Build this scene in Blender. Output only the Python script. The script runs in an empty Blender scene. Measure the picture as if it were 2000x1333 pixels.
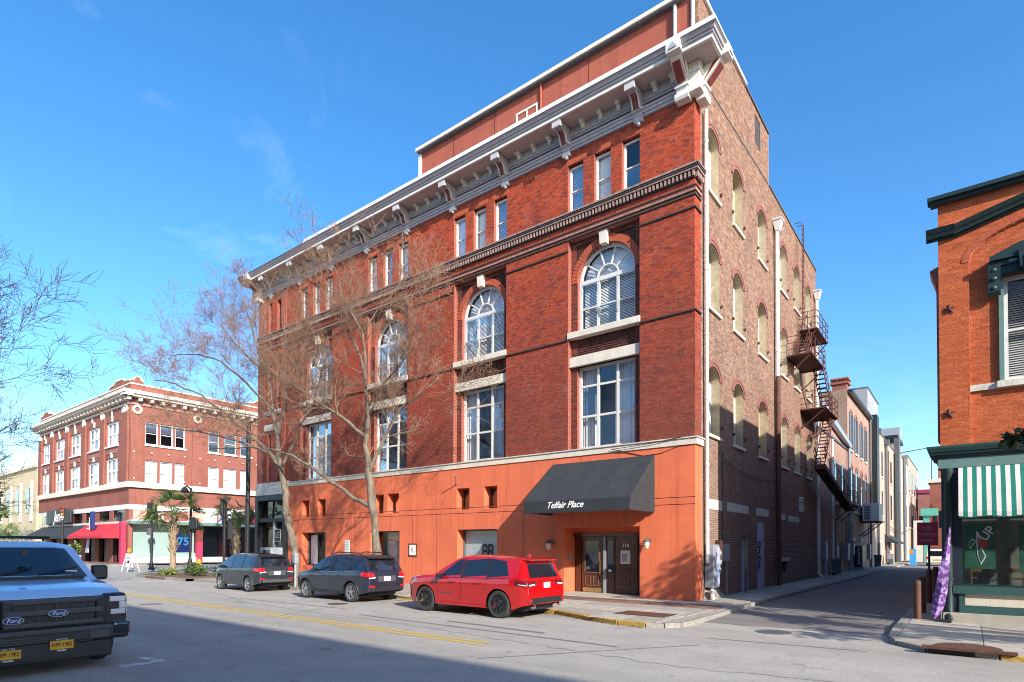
import bpy, bmesh, math, random
import numpy as np
from mathutils import Vector, Matrix
from mathutils.bvhtree import BVHTree

# ------------------------------------------------------------------ camera, sky, sun, exposure
SC = bpy.context.scene
COL = SC.collection
R = math.radians
rng = random.Random(7)

cam_d = bpy.data.cameras.new('camera')
cam = bpy.data.objects.new('camera', cam_d); COL.objects.link(cam)
cam_d.sensor_fit = 'HORIZONTAL'; cam_d.sensor_width = 36.0
cam_d.lens = 1148.845 / 2000 * 36.0
cam_d.shift_y = (1042.62 - 666.0) / 2000
cam_d.clip_start = 0.1; cam_d.clip_end = 3000
_yaw, _pit, _rol = 0.659367, 0.0205416, 0.00406948
_F = Vector((-math.sin(_yaw)*math.cos(_pit), math.cos(_yaw)*math.cos(_pit), math.sin(_pit)))
_r = Vector((math.cos(_yaw), math.sin(_yaw), 0)); _u = _r.cross(_F)
_rr = _r*math.cos(_rol) + _u*math.sin(_rol); _uu = _u*math.cos(_rol) - _r*math.sin(_rol)
CAM = Vector((7.5694, -20.168, 1.9))
_m = Matrix((_rr, _uu, -_F)).transposed().to_4x4(); _m.translation = CAM
cam.matrix_world = _m
SC.camera = cam

SUN = Vector((1.0, -0.43, 0.543)).normalized()          # towards the sun
sun_el = math.asin(SUN.z)
sun_rot = math.atan2(SUN.x, SUN.y)                      # clockwise from +Y
world = bpy.data.worlds.new('World'); SC.world = world; world.use_nodes = True
wn = world.node_tree; bg = wn.nodes['Background']
sky = wn.nodes.new('ShaderNodeTexSky'); sky.sky_type = 'NISHITA'; sky.sun_disc = False
sky.sun_elevation = sun_el; sky.sun_rotation = sun_rot
sky.air_density = 1.0; sky.dust_density = 1.0; sky.ozone_density = 3.0; sky.altitude = 20
# thin cirrus over the whole sky
wtc = wn.nodes.new('ShaderNodeTexCoord'); wmp = wn.nodes.new('ShaderNodeMapping')
wmp.inputs['Scale'].default_value = (1.1, 2.6, 5.0); wmp.inputs['Rotation'].default_value = (0.2, 0.5, 0.7)
wns = wn.nodes.new('ShaderNodeTexNoise'); wns.inputs['Scale'].default_value = 1.6
wns.inputs['Detail'].default_value = 7; wns.inputs['Roughness'].default_value = 0.6; wns.inputs['Distortion'].default_value = 0.7
wrp = wn.nodes.new('ShaderNodeValToRGB'); wrp.color_ramp.elements[0].position = 0.60; wrp.color_ramp.elements[1].position = 0.95
wrp.color_ramp.elements[1].color = (0.16, 0.16, 0.16, 1)
wmx = wn.nodes.new('ShaderNodeMix'); wmx.data_type = 'RGBA'
wl = wn.links
wl.new(wtc.outputs['Generated'], wmp.inputs['Vector']); wl.new(wmp.outputs[0], wns.inputs['Vector'])
wl.new(wns.outputs[0], wrp.inputs[0]); wl.new(wrp.outputs[0], wmx.inputs[0])
hsv = wn.nodes.new('ShaderNodeHueSaturation'); hsv.inputs['Saturation'].default_value = 1.28
gam = wn.nodes.new('ShaderNodeGamma'); gam.inputs['Gamma'].default_value = 1.0
wl.new(sky.outputs[0], gam.inputs['Color']); wl.new(gam.outputs[0], hsv.inputs['Color'])
wl.new(hsv.outputs[0], wmx.inputs[6]); wmx.inputs[7].default_value = (7.0, 7.4, 8.0, 1)
wl.new(wmx.outputs[2], bg.inputs['Color'])
bg.inputs['Strength'].default_value = 0.138

sl = bpy.data.lights.new('sun', 'SUN'); sl.energy = 3.55; sl.angle = R(0.55); sl.color = (1.0, 0.93, 0.82)
so = bpy.data.objects.new('sun', sl); COL.objects.link(so)
so.rotation_euler = SUN.to_track_quat('Z', 'Y').to_euler(); so.location = (20, -10, 40)

SC.view_settings.view_transform = 'Standard'; SC.view_settings.look = 'None'
SC.view_settings.gamma = 1.0; SC.view_settings.use_curve_mapping = False
SC.view_settings.exposure = 1.2
SC.render.engine = 'CYCLES'
SC.cycles.use_denoising = True; SC.cycles.pixel_filter_type = 'BLACKMAN_HARRIS'; SC.cycles.filter_width = 1.0
SC.cycles.max_bounces = 6; SC.cycles.transparent_max_bounces = 12
SC.cycles.sample_clamp_indirect = 6.0

# ------------------------------------------------------------------ helpers
LOC = {}                                             # world location of each thing's base

def thing(name, label, cat, loc=(0, 0, 0), group=None, rotz=0.0):
    o = bpy.data.objects.new(name, None); COL.objects.link(o)
    o.location = loc; o.rotation_euler = (0, 0, rotz); o.empty_display_size = 0.3
    o['label'] = label; o['category'] = cat
    if group: o['group'] = group
    LOC[o.name] = Vector(loc) if rotz == 0 else Vector((0, 0, 0))
    return o

def tag(o, label, cat, group=None):
    o['label'] = label; o['category'] = cat
    if group: o['group'] = group
    return o

def base_of(o):
    while o.parent: o = o.parent
    return LOC.get(o.name, Vector((0, 0, 0)))

class MB:
    """collects faces; build() links them as ONE mesh object"""
    def __init__(s): s.v = []; s.f = []
    def add(s, vs, fs):
        n = len(s.v); s.v.extend([tuple(p) for p in vs]); s.f.extend([tuple(i+n for i in f) for f in fs]); return s
    def quad(s, a, b, c, d): return s.add([a, b, c, d], [(0, 1, 2, 3)])
    def poly(s, pts): return s.add(pts, [tuple(range(len(pts)))])
    def box(s, x0, x1, y0, y1, z0, z1):
        if x0 > x1: x0, x1 = x1, x0
        if y0 > y1: y0, y1 = y1, y0
        if z0 > z1: z0, z1 = z1, z0
        return s.add([(x0,y0,z0),(x1,y0,z0),(x1,y1,z0),(x0,y1,z0),(x0,y0,z1),(x1,y0,z1),(x1,y1,z1),(x0,y1,z1)],
                     [(0,3,2,1),(4,5,6,7),(0,1,5,4),(1,2,6,5),(2,3,7,6),(3,0,4,7)])
    def pbox(s, P, u0, u1, d0, d1, z0, z1):
        """box in wall coordinates (along, outward, up)"""
        a = P(u0, d0, z0); b = P(u1, d1, z1)
        return s.box(a[0], b[0], a[1], b[1], a[2], b[2])
    def prism(s, pts, f0, f1):
        """2-D outline pts; f0/f1 map (p,q) to the two end faces"""
        n = len(pts)
        vs = [f0(*p) for p in pts] + [f1(*p) for p in pts]
        fs = [tuple(range(n-1, -1, -1)), tuple(range(n, 2*n))]
        fs += [(i, (i+1) % n, n+(i+1) % n, n+i) for i in range(n)]
        return s.add(vs, fs)
    def tube(s, pts, r, n=8, cap=True):
        pts = [Vector(p) for p in pts]
        rs = r if isinstance(r, (list, tuple)) else [r]*len(pts)
        rings = []; ref = None
        for i, p in enumerate(pts):
            t = (pts[min(i+1, len(pts)-1)] - pts[max(i-1, 0)])
            t = t.normalized() if t.length > 1e-9 else Vector((0, 0, 1))
            if ref is None:
                ref = Vector((1, 0, 0)) if abs(t.x) < .9 else Vector((0, 1, 0))
            a = (ref - t*ref.dot(t))
            a = a.normalized() if a.length > 1e-6 else t.orthogonal().normalized()
            ref = a; b = t.cross(a)
            rings.append([p + (a*math.cos(2*math.pi*k/n) + b*math.sin(2*math.pi*k/n))*rs[i] for k in range(n)])
        vs = [v for g in rings for v in g]; fs = []
        for i in range(len(pts)-1):
            for k in range(n):
                fs.append((i*n+k, i*n+(k+1) % n, (i+1)*n+(k+1) % n, (i+1)*n+k))
        if cap:
            fs.append(tuple(range(n-1, -1, -1))); m = (len(pts)-1)*n; fs.append(tuple(range(m, m+n)))
        return s.add(vs, fs)
    def lathe(s, c, prof, n=16, axis='z', cap=True):
        """prof: (radius, height) pairs about c"""
        vs = []; fs = []
        for (r, h) in prof:
            for k in range(n):
                a = 2*math.pi*k/n; p, q = r*math.cos(a), r*math.sin(a)
                if axis == 'z': vs.append((c[0]+p, c[1]+q, c[2]+h))
                elif axis == 'y': vs.append((c[0]+p, c[1]+h, c[2]+q))
                else: vs.append((c[0]+h, c[1]+p, c[2]+q))
        for i in range(len(prof)-1):
            for k in range(n):
                fs.append((i*n+k, i*n+(k+1) % n, (i+1)*n+(k+1) % n, (i+1)*n+k))
        if cap: fs.append(tuple(range(n-1, -1, -1))); m = (len(prof)-1)*n; fs.append(tuple(range(m, m+n)))
        return s.add(vs, fs)
    def mesh(s, name, m, off=(0, 0, 0), smooth=False):
        me = bpy.data.meshes.new(name)
        me.from_pydata([(p[0]-off[0], p[1]-off[1], p[2]-off[2]) for p in s.v], [], s.f)
        if m is not None: me.materials.append(M[m] if isinstance(m, str) else m)
        if smooth:
            me.polygons.foreach_set('use_smooth', [True]*len(me.polygons))
        me.update(); return me
    def build(s, name, m, parent=None, smooth=False, fixn=True):
        off = base_of(parent) if parent else Vector((0, 0, 0))
        me = s.mesh(name, m, off, smooth)
        if fixn:
            b = bmesh.new(); b.from_mesh(me); bmesh.ops.recalc_face_normals(b, faces=b.faces); b.to_mesh(me); b.free()
        o = bpy.data.objects.new(name, me); COL.objects.link(o)
        if parent: o.parent = parent
        return o

def inst(name, me, loc, parent, scale=None, rot=None):
    o = bpy.data.objects.new(name, me); COL.objects.link(o)
    o.location = Vector(loc) - (base_of(parent) if parent else Vector((0, 0, 0)))
    if scale: o.scale = scale
    if rot: o.rotation_euler = rot
    if parent: o.parent = parent
    return o

def struct(o): o['kind'] = 'structure'; return o
def stuff(o): o['kind'] = 'stuff'; return o
def bevel(o, w, seg=2, ang=40):
    b = o.modifiers.new('bevel', 'BEVEL'); b.width = w; b.segments = seg; b.limit_method = 'ANGLE'; b.angle_limit = R(ang); return o
def autosmooth(o, ang=35):
    me = o.data; b = bmesh.new(); b.from_mesh(me)
    for f in b.faces: f.smooth = True
    for e in b.edges:
        if len(e.link_faces) == 2 and e.calc_face_angle(0) > R(ang): e.smooth = False
    b.to_mesh(me); b.free(); return o

def text(name, s, size, m, parent, origin, ux, uz, extr=0.004, shear=0.0, bold=0.0, align='CENTER', sx=1.0, spacing=1.0):
    """lettering as flat mesh: ux = reading direction, uz = up direction (world)"""
    cu = bpy.data.curves.new('lettering', 'FONT'); cu.body = s; cu.size = size; cu.extrude = extr
    cu.shear = shear; cu.offset = bold; cu.align_x = align; cu.align_y = 'CENTER'; cu.resolution_u = 3; cu.space_character = spacing
    t = bpy.data.objects.new('lettering', cu); COL.objects.link(t)
    dg = bpy.context.evaluated_depsgraph_get()
    me = bpy.data.meshes.new_from_object(t.evaluated_get(dg))
    bpy.data.objects.remove(t); bpy.data.curves.remove(cu)
    ux = Vector(ux).normalized(); uz = Vector(uz).normalized(); un = ux.cross(uz)
    off = base_of(parent)
    mt = Matrix((ux*sx, uz, un)).transposed().to_4x4(); mt.translation = Vector(origin) - off
    me.transform(mt); me.materials.clear(); me.materials.append(M[m])
    o = bpy.data.objects.new(name, me); COL.objects.link(o); o.parent = parent
    return o
# ------------------------------------------------------------------ materials (all procedural)
M = {}
def nt(name):
    m = bpy.data.materials.new(name); m.use_nodes = True; M[name] = m
    return m, m.node_tree.nodes, m.node_tree.links, m.node_tree.nodes['Principled BSDF']
def rgb(c): return (c[0], c[1], c[2], 1.0)
def mixn(N, Lk, fac, a, b, mode='MIX'):
    x = N.new('ShaderNodeMix'); x.data_type = 'RGBA'; x.blend_type = mode
    for sock, v in ((0, fac), (6, a), (7, b)):
        if hasattr(v, 'is_output'): Lk.new(v, x.inputs[sock])
        elif sock == 0: x.inputs[0].default_value = v
        else: x.inputs[sock].default_value = rgb(v)
    return x.outputs[2]
def ramp(N, Lk, src, p0, p1, c0=(0, 0, 0), c1=(1, 1, 1)):
    r = N.new('ShaderNodeValToRGB'); r.color_ramp.elements[0].position = p0; r.color_ramp.elements[1].position = p1
    r.color_ramp.elements[0].color = rgb(c0); r.color_ramp.elements[1].color = rgb(c1)
    Lk.new(src, r.inputs[0]); return r.outputs[0]
def noise(N, Lk, scale, detail=5, rough=.55, vec=None, stretch=None):
    t = N.new('ShaderNodeTexNoise'); t.inputs['Scale'].default_value = scale
    t.inputs['Detail'].default_value = detail; t.inputs['Roughness'].default_value = rough
    if vec is None:
        c = N.new('ShaderNodeNewGeometry'); vec = c.outputs['Position']
    if stretch:
        mp = N.new('ShaderNodeMapping'); mp.inputs['Scale'].default_value = stretch; Lk.new(vec, mp.inputs[0]); vec = mp.outputs[0]
    Lk.new(vec, t.inputs['Vector']); return t.outputs[0]
def bump(N, Lk, B, h, strength, dist=.02):
    b = N.new('ShaderNodeBump'); b.inputs['Strength'].default_value = strength; b.inputs['Distance'].default_value = dist
    Lk.new(h, b.inputs['Height']); Lk.new(b.outputs[0], B.inputs['Normal'])
def matte(name, c, rough=.75, var=.18, scale=6.0, metal=0.0, bmp=0.0, bscale=60, stain=0.0, staincol=(.05, .04, .03), stretch=None, spec=.4, coat=0):
    m, N, Lk, B = nt(name)
    n1 = noise(N, Lk, scale, 6, .6, stretch=stretch)
    lo = tuple(x*(1-var) for x in c); hi = tuple(min(1, x*(1+var)) for x in c)
    col = mixn(N, Lk, ramp(N, Lk, n1, .3, .7), lo, hi)
    if stain:
        n2 = noise(N, Lk, scale*.35, 8, .72, stretch=(1, 1, .35))
        col = mixn(N, Lk, ramp(N, Lk, n2, .55, .8, (0,)*3, (stain,)*3), col, staincol)
    Lk.new(col, B.inputs['Base Color'])
    B.inputs['Roughness'].default_value = rough; B.inputs['Metallic'].default_value = metal
    B.inputs['Specular IOR Level'].default_value = spec
    if coat: B.inputs['Coat Weight'].default_value = coat; B.inputs['Coat Roughness'].default_value = .04
    if bmp: bump(N, Lk, B, noise(N, Lk, bscale, 4, .6), bmp)
    return m

def bricked(name, c0, c1, dark=(.10, .03, .02), dark_amt=.25, pale=None, pale_amt=0.0, zgrad=None, big=.45):
    """bricks as geometry: 'rnd' is a value per brick"""
    m, N, Lk, B = nt(name)
    a = N.new('ShaderNodeAttribute'); a.attribute_name = 'rnd'
    v = a.outputs['Fac']
    col = mixn(N, Lk, v, c0, c1)
    wn2 = N.new('ShaderNodeTexWhiteNoise'); wn2.noise_dimensions = '1D'; Lk.new(v, wn2.inputs['W'])
    col = mixn(N, Lk, ramp(N, Lk, wn2.outputs[0], .72, .95, (0,)*3, (dark_amt*2,)*3), col, dark)
    if zgrad:                                        # brick batch changes storey by storey
        g = N.new('ShaderNodeNewGeometry'); sx = N.new('ShaderNodeSeparateXYZ'); Lk.new(g.outputs['Position'], sx.inputs[0])
        zz, (z0, z1, cc) = sx.outputs['Z'], zgrad
        mr = N.new('ShaderNodeMapRange'); mr.inputs['From Min'].default_value = z0; mr.inputs['From Max'].default_value = z1
        nz = noise(N, Lk, .5, 4); ad = N.new('ShaderNodeMath'); ad.operation = 'MULTIPLY_ADD'
        Lk.new(nz, ad.inputs[0]); ad.inputs[1].default_value = 4.0; ad.inputs[2].default_value = -2.0
        ad2 = N.new('ShaderNodeMath'); ad2.operation = 'ADD'; Lk.new(ad.outputs[0], ad2.inputs[0]); Lk.new(zz, ad2.inputs[1])
        Lk.new(ad2.outputs[0], mr.inputs['Value']); col = mixn(N, Lk, mr.outputs[0], cc, col) if False else mixn(N, Lk, mr.outputs[0], mixn(N, Lk, .72, col, cc), col)
    n1 = noise(N, Lk, .55, 6, .62)
    col = mixn(N, Lk, ramp(N, Lk, n1, .45, .78, (0,)*3, (big,)*3), col, dark)
    if pale is not None:
        n2 = noise(N, Lk, .9, 8, .7)
        col = mixn(N, Lk, ramp(N, Lk, n2, .58, .74, (0,)*3, (pale_amt,)*3), col, pale)
    n3 = noise(N, Lk, 38, 3, .6)
    col = mixn(N, Lk, 1.0, col, ramp(N, Lk, n3, .25, .8, (.62,)*3, (1.0,)*3), 'MULTIPLY')
    Lk.new(col, B.inputs['Base Color']); B.inputs['Roughness'].default_value = .85; B.inputs['Specular IOR Level'].default_value = .25
    bump(N, Lk, B, noise(N, Lk, 120, 3), .25, .004)
    return m

def bricktex(name, c0, c1, mortar, axis='x', bw=.215, bh=.07, ms=.011, big=.35, pale=None, off=(0, 0)):
    """brickwork too far off to tell the bricks apart"""
    m, N, Lk, B = nt(name)
    g = N.new('ShaderNodeNewGeometry'); sx = N.new('ShaderNodeSeparateXYZ'); Lk.new(g.outputs['Position'], sx.inputs[0])
    ad = N.new('ShaderNodeMath'); ad.operation = 'ADD'; Lk.new(sx.outputs['X'], ad.inputs[0]); Lk.new(sx.outputs['Y'], ad.inputs[1])
    cb = N.new('ShaderNodeCombineXYZ'); Lk.new(ad.outputs[0], cb.inputs[0]); Lk.new(sx.outputs['Z'], cb.inputs[1])
    t = N.new('ShaderNodeTexBrick'); Lk.new(cb.outputs[0], t.inputs['Vector'])
    t.inputs['Scale'].default_value = 1.0; t.inputs['Brick Width'].default_value = bw; t.inputs['Row Height'].default_value = bh
    t.inputs['Mortar Size'].default_value = ms; t.inputs['Mortar Smooth'].default_value = .1
    t.inputs['Color1'].default_value = rgb(c0); t.inputs['Color2'].default_value = rgb(c1); t.inputs['Mortar'].default_value = rgb(mortar)
    col = t.outputs['Color']
    n1 = noise(N, Lk, .5, 7, .65)
    col = mixn(N, Lk, ramp(N, Lk, n1, .45, .8, (0,)*3, (big,)*3), col, tuple(x*.4 for x in c0))
    if pale is not None:
        col = mixn(N, Lk, ramp(N, Lk, noise(N, Lk, .8, 8, .7), .55, .75, (0,)*3, (.5,)*3), col, pale)
    Lk.new(col, B.inputs['Base Color']); B.inputs['Roughness'].default_value = .85; B.inputs['Specular IOR Level'].default_value = .25
    bump(N, Lk, B, t.outputs['Fac'], -.4, .01)
    return m

def glassy(name, tint=(.9, .95, 1.0), refl=1.0, ior=1.5, base=.06, rough=.02):
    """window glass: clear sheet with a mirror of what stands opposite"""
    m = bpy.data.materials.new(name); m.use_nodes = True; M[name] = m
    N, Lk = m.node_tree.nodes, m.node_tree.links; N.clear()
    o = N.new('ShaderNodeOutputMaterial'); t = N.new('ShaderNodeBsdfTransparent'); t.inputs[0].default_value = rgb(tint)
    g = N.new('ShaderNodeBsdfGlossy'); g.inputs['Roughness'].default_value = rough
    f = N.new('ShaderNodeFresnel'); f.inputs['IOR'].default_value = ior
    ad = N.new('ShaderNodeMath'); ad.operation = 'MULTIPLY_ADD'; ad.use_clamp = True
    Lk.new(f.outputs[0], ad.inputs[0]); ad.inputs[1].default_value = refl; ad.inputs[2].default_value = base
    b = N.new('ShaderNodeBump'); b.inputs['Strength'].default_value = .06; b.inputs['Distance'].default_value = .05
    Lk.new(noise(N, Lk, 1.4, 2), b.inputs['Height']); Lk.new(b.outputs[0], g.inputs['Normal'])
    mx = N.new('ShaderNodeMixShader'); Lk.new(ad.outputs[0], mx.inputs[0]); Lk.new(t.outputs[0], mx.inputs[1]); Lk.new(g.outputs[0], mx.inputs[2])
    Lk.new(mx.outputs[0], o.inputs[0]); return m

def paint(name, c, metal=0.0, rough=.28, coat=1.0, flake=0.0):
    m, N, Lk, B = nt(name)
    n1 = noise(N, Lk, 3, 4)
    Lk.new(mixn(N, Lk, n1, tuple(x*.92 for x in c), c), B.inputs['Base Color'])
    B.inputs['Metallic'].default_value = metal; B.inputs['Coat Weight'].default_value = coat; B.inputs['Coat Roughness'].default_value = .03
    Lk.new(ramp(N, Lk, noise(N, Lk, 9, 5), .3, .8, (rough*.9,)*3, (min(1, rough*1.3),)*3), B.inputs['Roughness'])
    return m

# brick families
bricked('brick_red', (.40, .052, .020), (.58, .088, .030), (.14, .040, .032), .36, (.44, .25, .20), .75, zgrad=(5.5, 14.0, (.185, .056, .045)), big=.52)
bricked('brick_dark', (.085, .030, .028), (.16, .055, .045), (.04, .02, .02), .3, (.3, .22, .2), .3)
bricked('brick_tan', (.245, .130, .085), (.41, .235, .155), (.11, .075, .062), .30, (.46, .405, .365), .8, zgrad=(.5, 8.5, (.215, .130, .108)), big=.36)
bricked('brick_orange', (.52, .105, .030), (.66, .15, .045), (.30, .06, .025), .18, None, 0, big=.16)
matte('mortar_red', (.34, .155, .115), .9, .35, 2)
matte('mortar_pale', (.50, .44, .38), .9, .3, 2.0)
matte('mortar_orange', (.50, .24, .16), .9, .25, 3)
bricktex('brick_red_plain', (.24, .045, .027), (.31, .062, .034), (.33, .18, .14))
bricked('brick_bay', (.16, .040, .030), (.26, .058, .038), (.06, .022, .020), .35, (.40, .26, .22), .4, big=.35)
bricktex('brick_reveal_dark', (.10, .03, .025), (.14, .04, .03), (.18, .10, .08))
bricktex('brick_far', (.215, .042, .028), (.29, .068, .044), (.31, .18, .14), big=.35)
bricktex('brick_far_dark', (.26, .07, .05), (.32, .09, .06), (.36, .25, .22), big=.3)
bricktex('brick_lane', (.25, .12, .085), (.36, .18, .125), (.44, .36, .31), pale=(.46, .40, .36))
bricktex('brick_lane_tan', (.30, .22, .165), (.40, .30, .23), (.44, .38, .33), pale=(.5, .45, .40))
bricktex('brick_lane_brown', (.20, .10, .06), (.28, .14, .085), (.40, .33, .28), pale=(.5, .47, .43))
bricktex('brick_grey', (.24, .25, .27), (.30, .31, .33), (.33, .34, .35))
matte('render_white', (.52, .49, .44), .85, .15, 2, stain=.6, staincol=(.25, .21, .17))
bricktex('brick_tan_far', (.52, .42, .25), (.60, .48, .30), (.58, .50, .36), big=.25)
matte('arch_brick', (.25, .10, .085), .85, .3, 20)
matte('voussoir', (.40, .085, .040), .85, .3, 14)
# stucco, stone, wood, metal
def stucco(name, c, dark, pale):
    m, N, Lk, B = nt(name)
    col = mixn(N, Lk, ramp(N, Lk, noise(N, Lk, .8, 7, .65), .3, .7), tuple(x*.86 for x in c), tuple(min(1, x*1.08) for x in c))
    col = mixn(N, Lk, ramp(N, Lk, noise(N, Lk, 1.0, 6, .6, stretch=(4.5, 4.5, .16)), .50, .72, (0,)*3, (.55,)*3), col, dark)      # rain streaks
    col = mixn(N, Lk, ramp(N, Lk, noise(N, Lk, 1.7, 8, .7, stretch=(1, 1, .6)), .60, .74, (0,)*3, (.5,)*3), col, pale)             # patched and faded areas
    col = mixn(N, Lk, ramp(N, Lk, noise(N, Lk, 3.1, 6, .7), .64, .74, (0,)*3, (.6,)*3), col, tuple(x*.7 for x in dark))            # scuffs
    vo = N.new('ShaderNodeTexVoronoi'); vo.feature = 'DISTANCE_TO_EDGE'; vo.inputs['Scale'].default_value = .55
    g = N.new('ShaderNodeNewGeometry'); nz = N.new('ShaderNodeTexNoise'); nz.inputs['Scale'].default_value = 2.5; nz.inputs['Detail'].default_value = 6
    Lk.new(g.outputs['Position'], nz.inputs['Vector']); ml = N.new('ShaderNodeVectorMath'); ml.operation = 'MULTIPLY_ADD'; Lk.new(nz.outputs['Color'], ml.inputs[0]); ml.inputs[1].default_value = (.8, .8, .8)
    Lk.new(g.outputs['Position'], ml.inputs[2]); Lk.new(ml.outputs[0], vo.inputs['Vector'])
    crack = mixn(N, Lk, 1.0, ramp(N, Lk, vo.outputs[0], .0, .006, (.6,)*3, (0,)*3), ramp(N, Lk, noise(N, Lk, .3, 3), .5, .58), 'MULTIPLY')
    col = mixn(N, Lk, crack, col, tuple(x*.4 for x in dark))
    Lk.new(col, B.inputs['Base Color']); B.inputs['Roughness'].default_value = .87; B.inputs['Specular IOR Level'].default_value = .25
    bump(N, Lk, B, noise(N, Lk, 30, 5, .65), .4, .01)
stucco('stucco_orange', (.70, .170, .082), (.44, .095, .050), (.74, .27, .165))
stucco('stucco_terracotta', (.36, .10, .065), (.23, .065, .045), (.40, .15, .11))
matte('stone_cream', (.66, .60, .50), .8, .10, 3, bmp=.2, stain=.35, staincol=(.34, .30, .25))
matte('stone_weathered', (.58, .54, .47), .85, .2, 5, bmp=.4, bscale=30, stain=.6, staincol=(.12, .11, .10))
matte('paint_white', (.66, .645, .60), .5, .07, 4, stain=.22, staincol=(.4, .38, .33))
matte('paint_cream', (.56, .535, .45), .6, .06, 4, stain=.25, staincol=(.42, .36, .24))
matte('board_pale', (.60, .60, .54), .7, .1, 4, stain=.3, staincol=(.40, .37, .28))
matte('board_tan', (.50, .43, .29), .75, .14, 4, stain=.35, staincol=(.30, .24, .15))
matte('head_shade', (.10, .085, .055), .9, .3, 5)  # shade under the arch heads, put into the colour
matte('reveal_tan_shade', (.36, .30, .205), .8, .2, 5, stain=.4, staincol=(.2, .15, .1))  # tan reveals; the jambs' weaker light is darkened into the colour
matte('paint_lavender_pale', (.50, .48, .49), .55, .1, 5, stain=.3, staincol=(.26, .24, .25))
matte('paint_lavender', (.36, .345, .375), .55, .08, 5, stain=.35, staincol=(.26, .24, .25))
matte('paint_maroon', (.18, .035, .028), .6, .15, 6)
matte('soffit_mauve', (.50, .40, .37), .7, .08, 4)
matte('soot', (.055, .045, .042), .85, .35, 8)
matte('soot_light', (.30, .20, .17), .85, .4, 8)
matte('wood_dark', (.085, .032, .020), .35, .35, 5, stretch=(9, 9, 1), coat=.3)
matte('wood_trim', (.20, .10, .045), .4, .3, 6, coat=.2)
matte('brass', (.72, .50, .22), .3, .1, 6, metal=1.0)
matte('canvas_black', (.030, .034, .040), .8, .18, 3, bmp=.15, bscale=90)
matte('canvas_red', (.50, .028, .045), .75, .12, 3)
matte('canvas_green', (.006, .165, .120), .75, .1, 4)
matte('canvas_cream', (.60, .56, .52), .8, .06, 4)
matte('metal_black', (.018, .020, .022), .4, .3, 8)
matte('metal_grey', (.26, .29, .33), .45, .12, 5, stain=.3, staincol=(.25, .2, .16))
matte('metal_dark', (.10, .105, .115), .5, .2, 6)
matte('metal_white', (.66, .66, .64), .4, .05, 4, stain=.12, staincol=(.5, .46, .4))
matte('rust', (.090, .030, .024), .8, .3, 10, bmp=.3, stain=.4, staincol=(.08, .03, .025))
matte('rust_brown', (.105, .045, .028), .75, .35, 6, bmp=.3, stretch=(1, 1, .3))
matte('paint_green', (.034, .088, .085), .45, .12, 5, stain=.2, staincol=(.03, .07, .06))
matte('paint_green_dark', (.012, .030, .032), .5, .2, 5)
matte('paint_green_pale', (.125, .22, .205), .5, .1, 5, stain=.2, staincol=(.1, .2, .18))
matte('paint_navy', (.022, .026, .050), .4, .2, 5)
matte('paint_lilac', (.42, .42, .62), .6, .08, 3)
matte('paint_teal', (.10, .38, .30), .5, .1, 3)
matte('paint_red', (.42, .03, .03), .5, .1, 3)
matte('paint_pink', (.72, .33, .27), .7, .06, 3)
matte('paint_magenta', (.36, .035, .085), .55, .1, 3)
matte('beadboard', (.60, .55, .44), .6, .1, 30, stretch=(1, 1, .02))
matte('concrete', (.33, .297, .248), .9, .16, 4, bmp=.3, bscale=70, stain=.4, staincol=(.20, .18, .155))
matte('concrete_pale', (.405, .37, .315), .9, .16, 3, bmp=.3, bscale=70, stain=.4, staincol=(.26, .235, .2))
matte('granite', (.27, .252, .225), .85, .3, 14, bmp=.5, bscale=30, stain=.5, staincol=(.14, .125, .11))
matte('kerb_yellow', (.40, .26, .06), .9, .5, 16, bmp=.6, bscale=40, stain=1.0, staincol=(.15, .13, .105))
matte('paver_red', (.215, .115, .085), .9, .3, 9, bmp=.3, stain=.35, staincol=(.10, .06, .05))
matte('roof_grey', (.22, .22, .22), .9, .15, 3)
matte('roof_metal', (.55, .57, .60), .35, .08, 3, metal=.6)
matte('interior_dark', (.045, .042, .045), .9, .3, 1.5)
matte('interior_room', (.22, .20, .17), .9, .4, 1.2)
matte('display_cyan', (.52, .68, .70), .85, .04, 1)
matte('interior_display', (.60, .64, .62), .85, .04, 1)
matte('blind_white', (.84, .84, .83), .6, .03, 4)
matte('blind_grey', (.46, .45, .44), .6, .1, 4)
matte('curtain', (.70, .70, .68), .9, .06, 3)
matte('paper', (.72, .71, .68), .8, .05, 8)
matte('ink_black', (.012, .012, .014), .6, .1, 8)
matte('ink_white', (.80, .80, .80), .6, .02, 8)
matte('ink_blue', (.012, .025, .16), .5, .1, 8)
matte('ink_sky', (.06, .33, .70), .5, .1, 8)
matte('ink_red', (.62, .03, .05), .5, .1, 8)
matte('ink_green', (.02, .20, .09), .5, .1, 8)
matte('sign_green', (.012, .060, .035), .5, .4, 3)
matte('sign_red', (.22, .02, .025), .5, .1, 8)
matte('ink_pale', (.36, .37, .38), .6, .05, 8)
matte('ink_grey', (.35, .36, .38), .6, .1, 8)
matte('graffiti', (.03, .035, .08), .7, .1, 8)
glassy('glass', (1, 1, 1), base=.02, refl=.5)
glassy('glass_sky', (.90, .94, 1.0), base=.07, refl=.75)
glassy('glass_dark', (.30, .33, .40), base=.10, refl=1.0)
glassy('glass_shop', (.75, .85, .85), base=.06, refl=.9)
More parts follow.
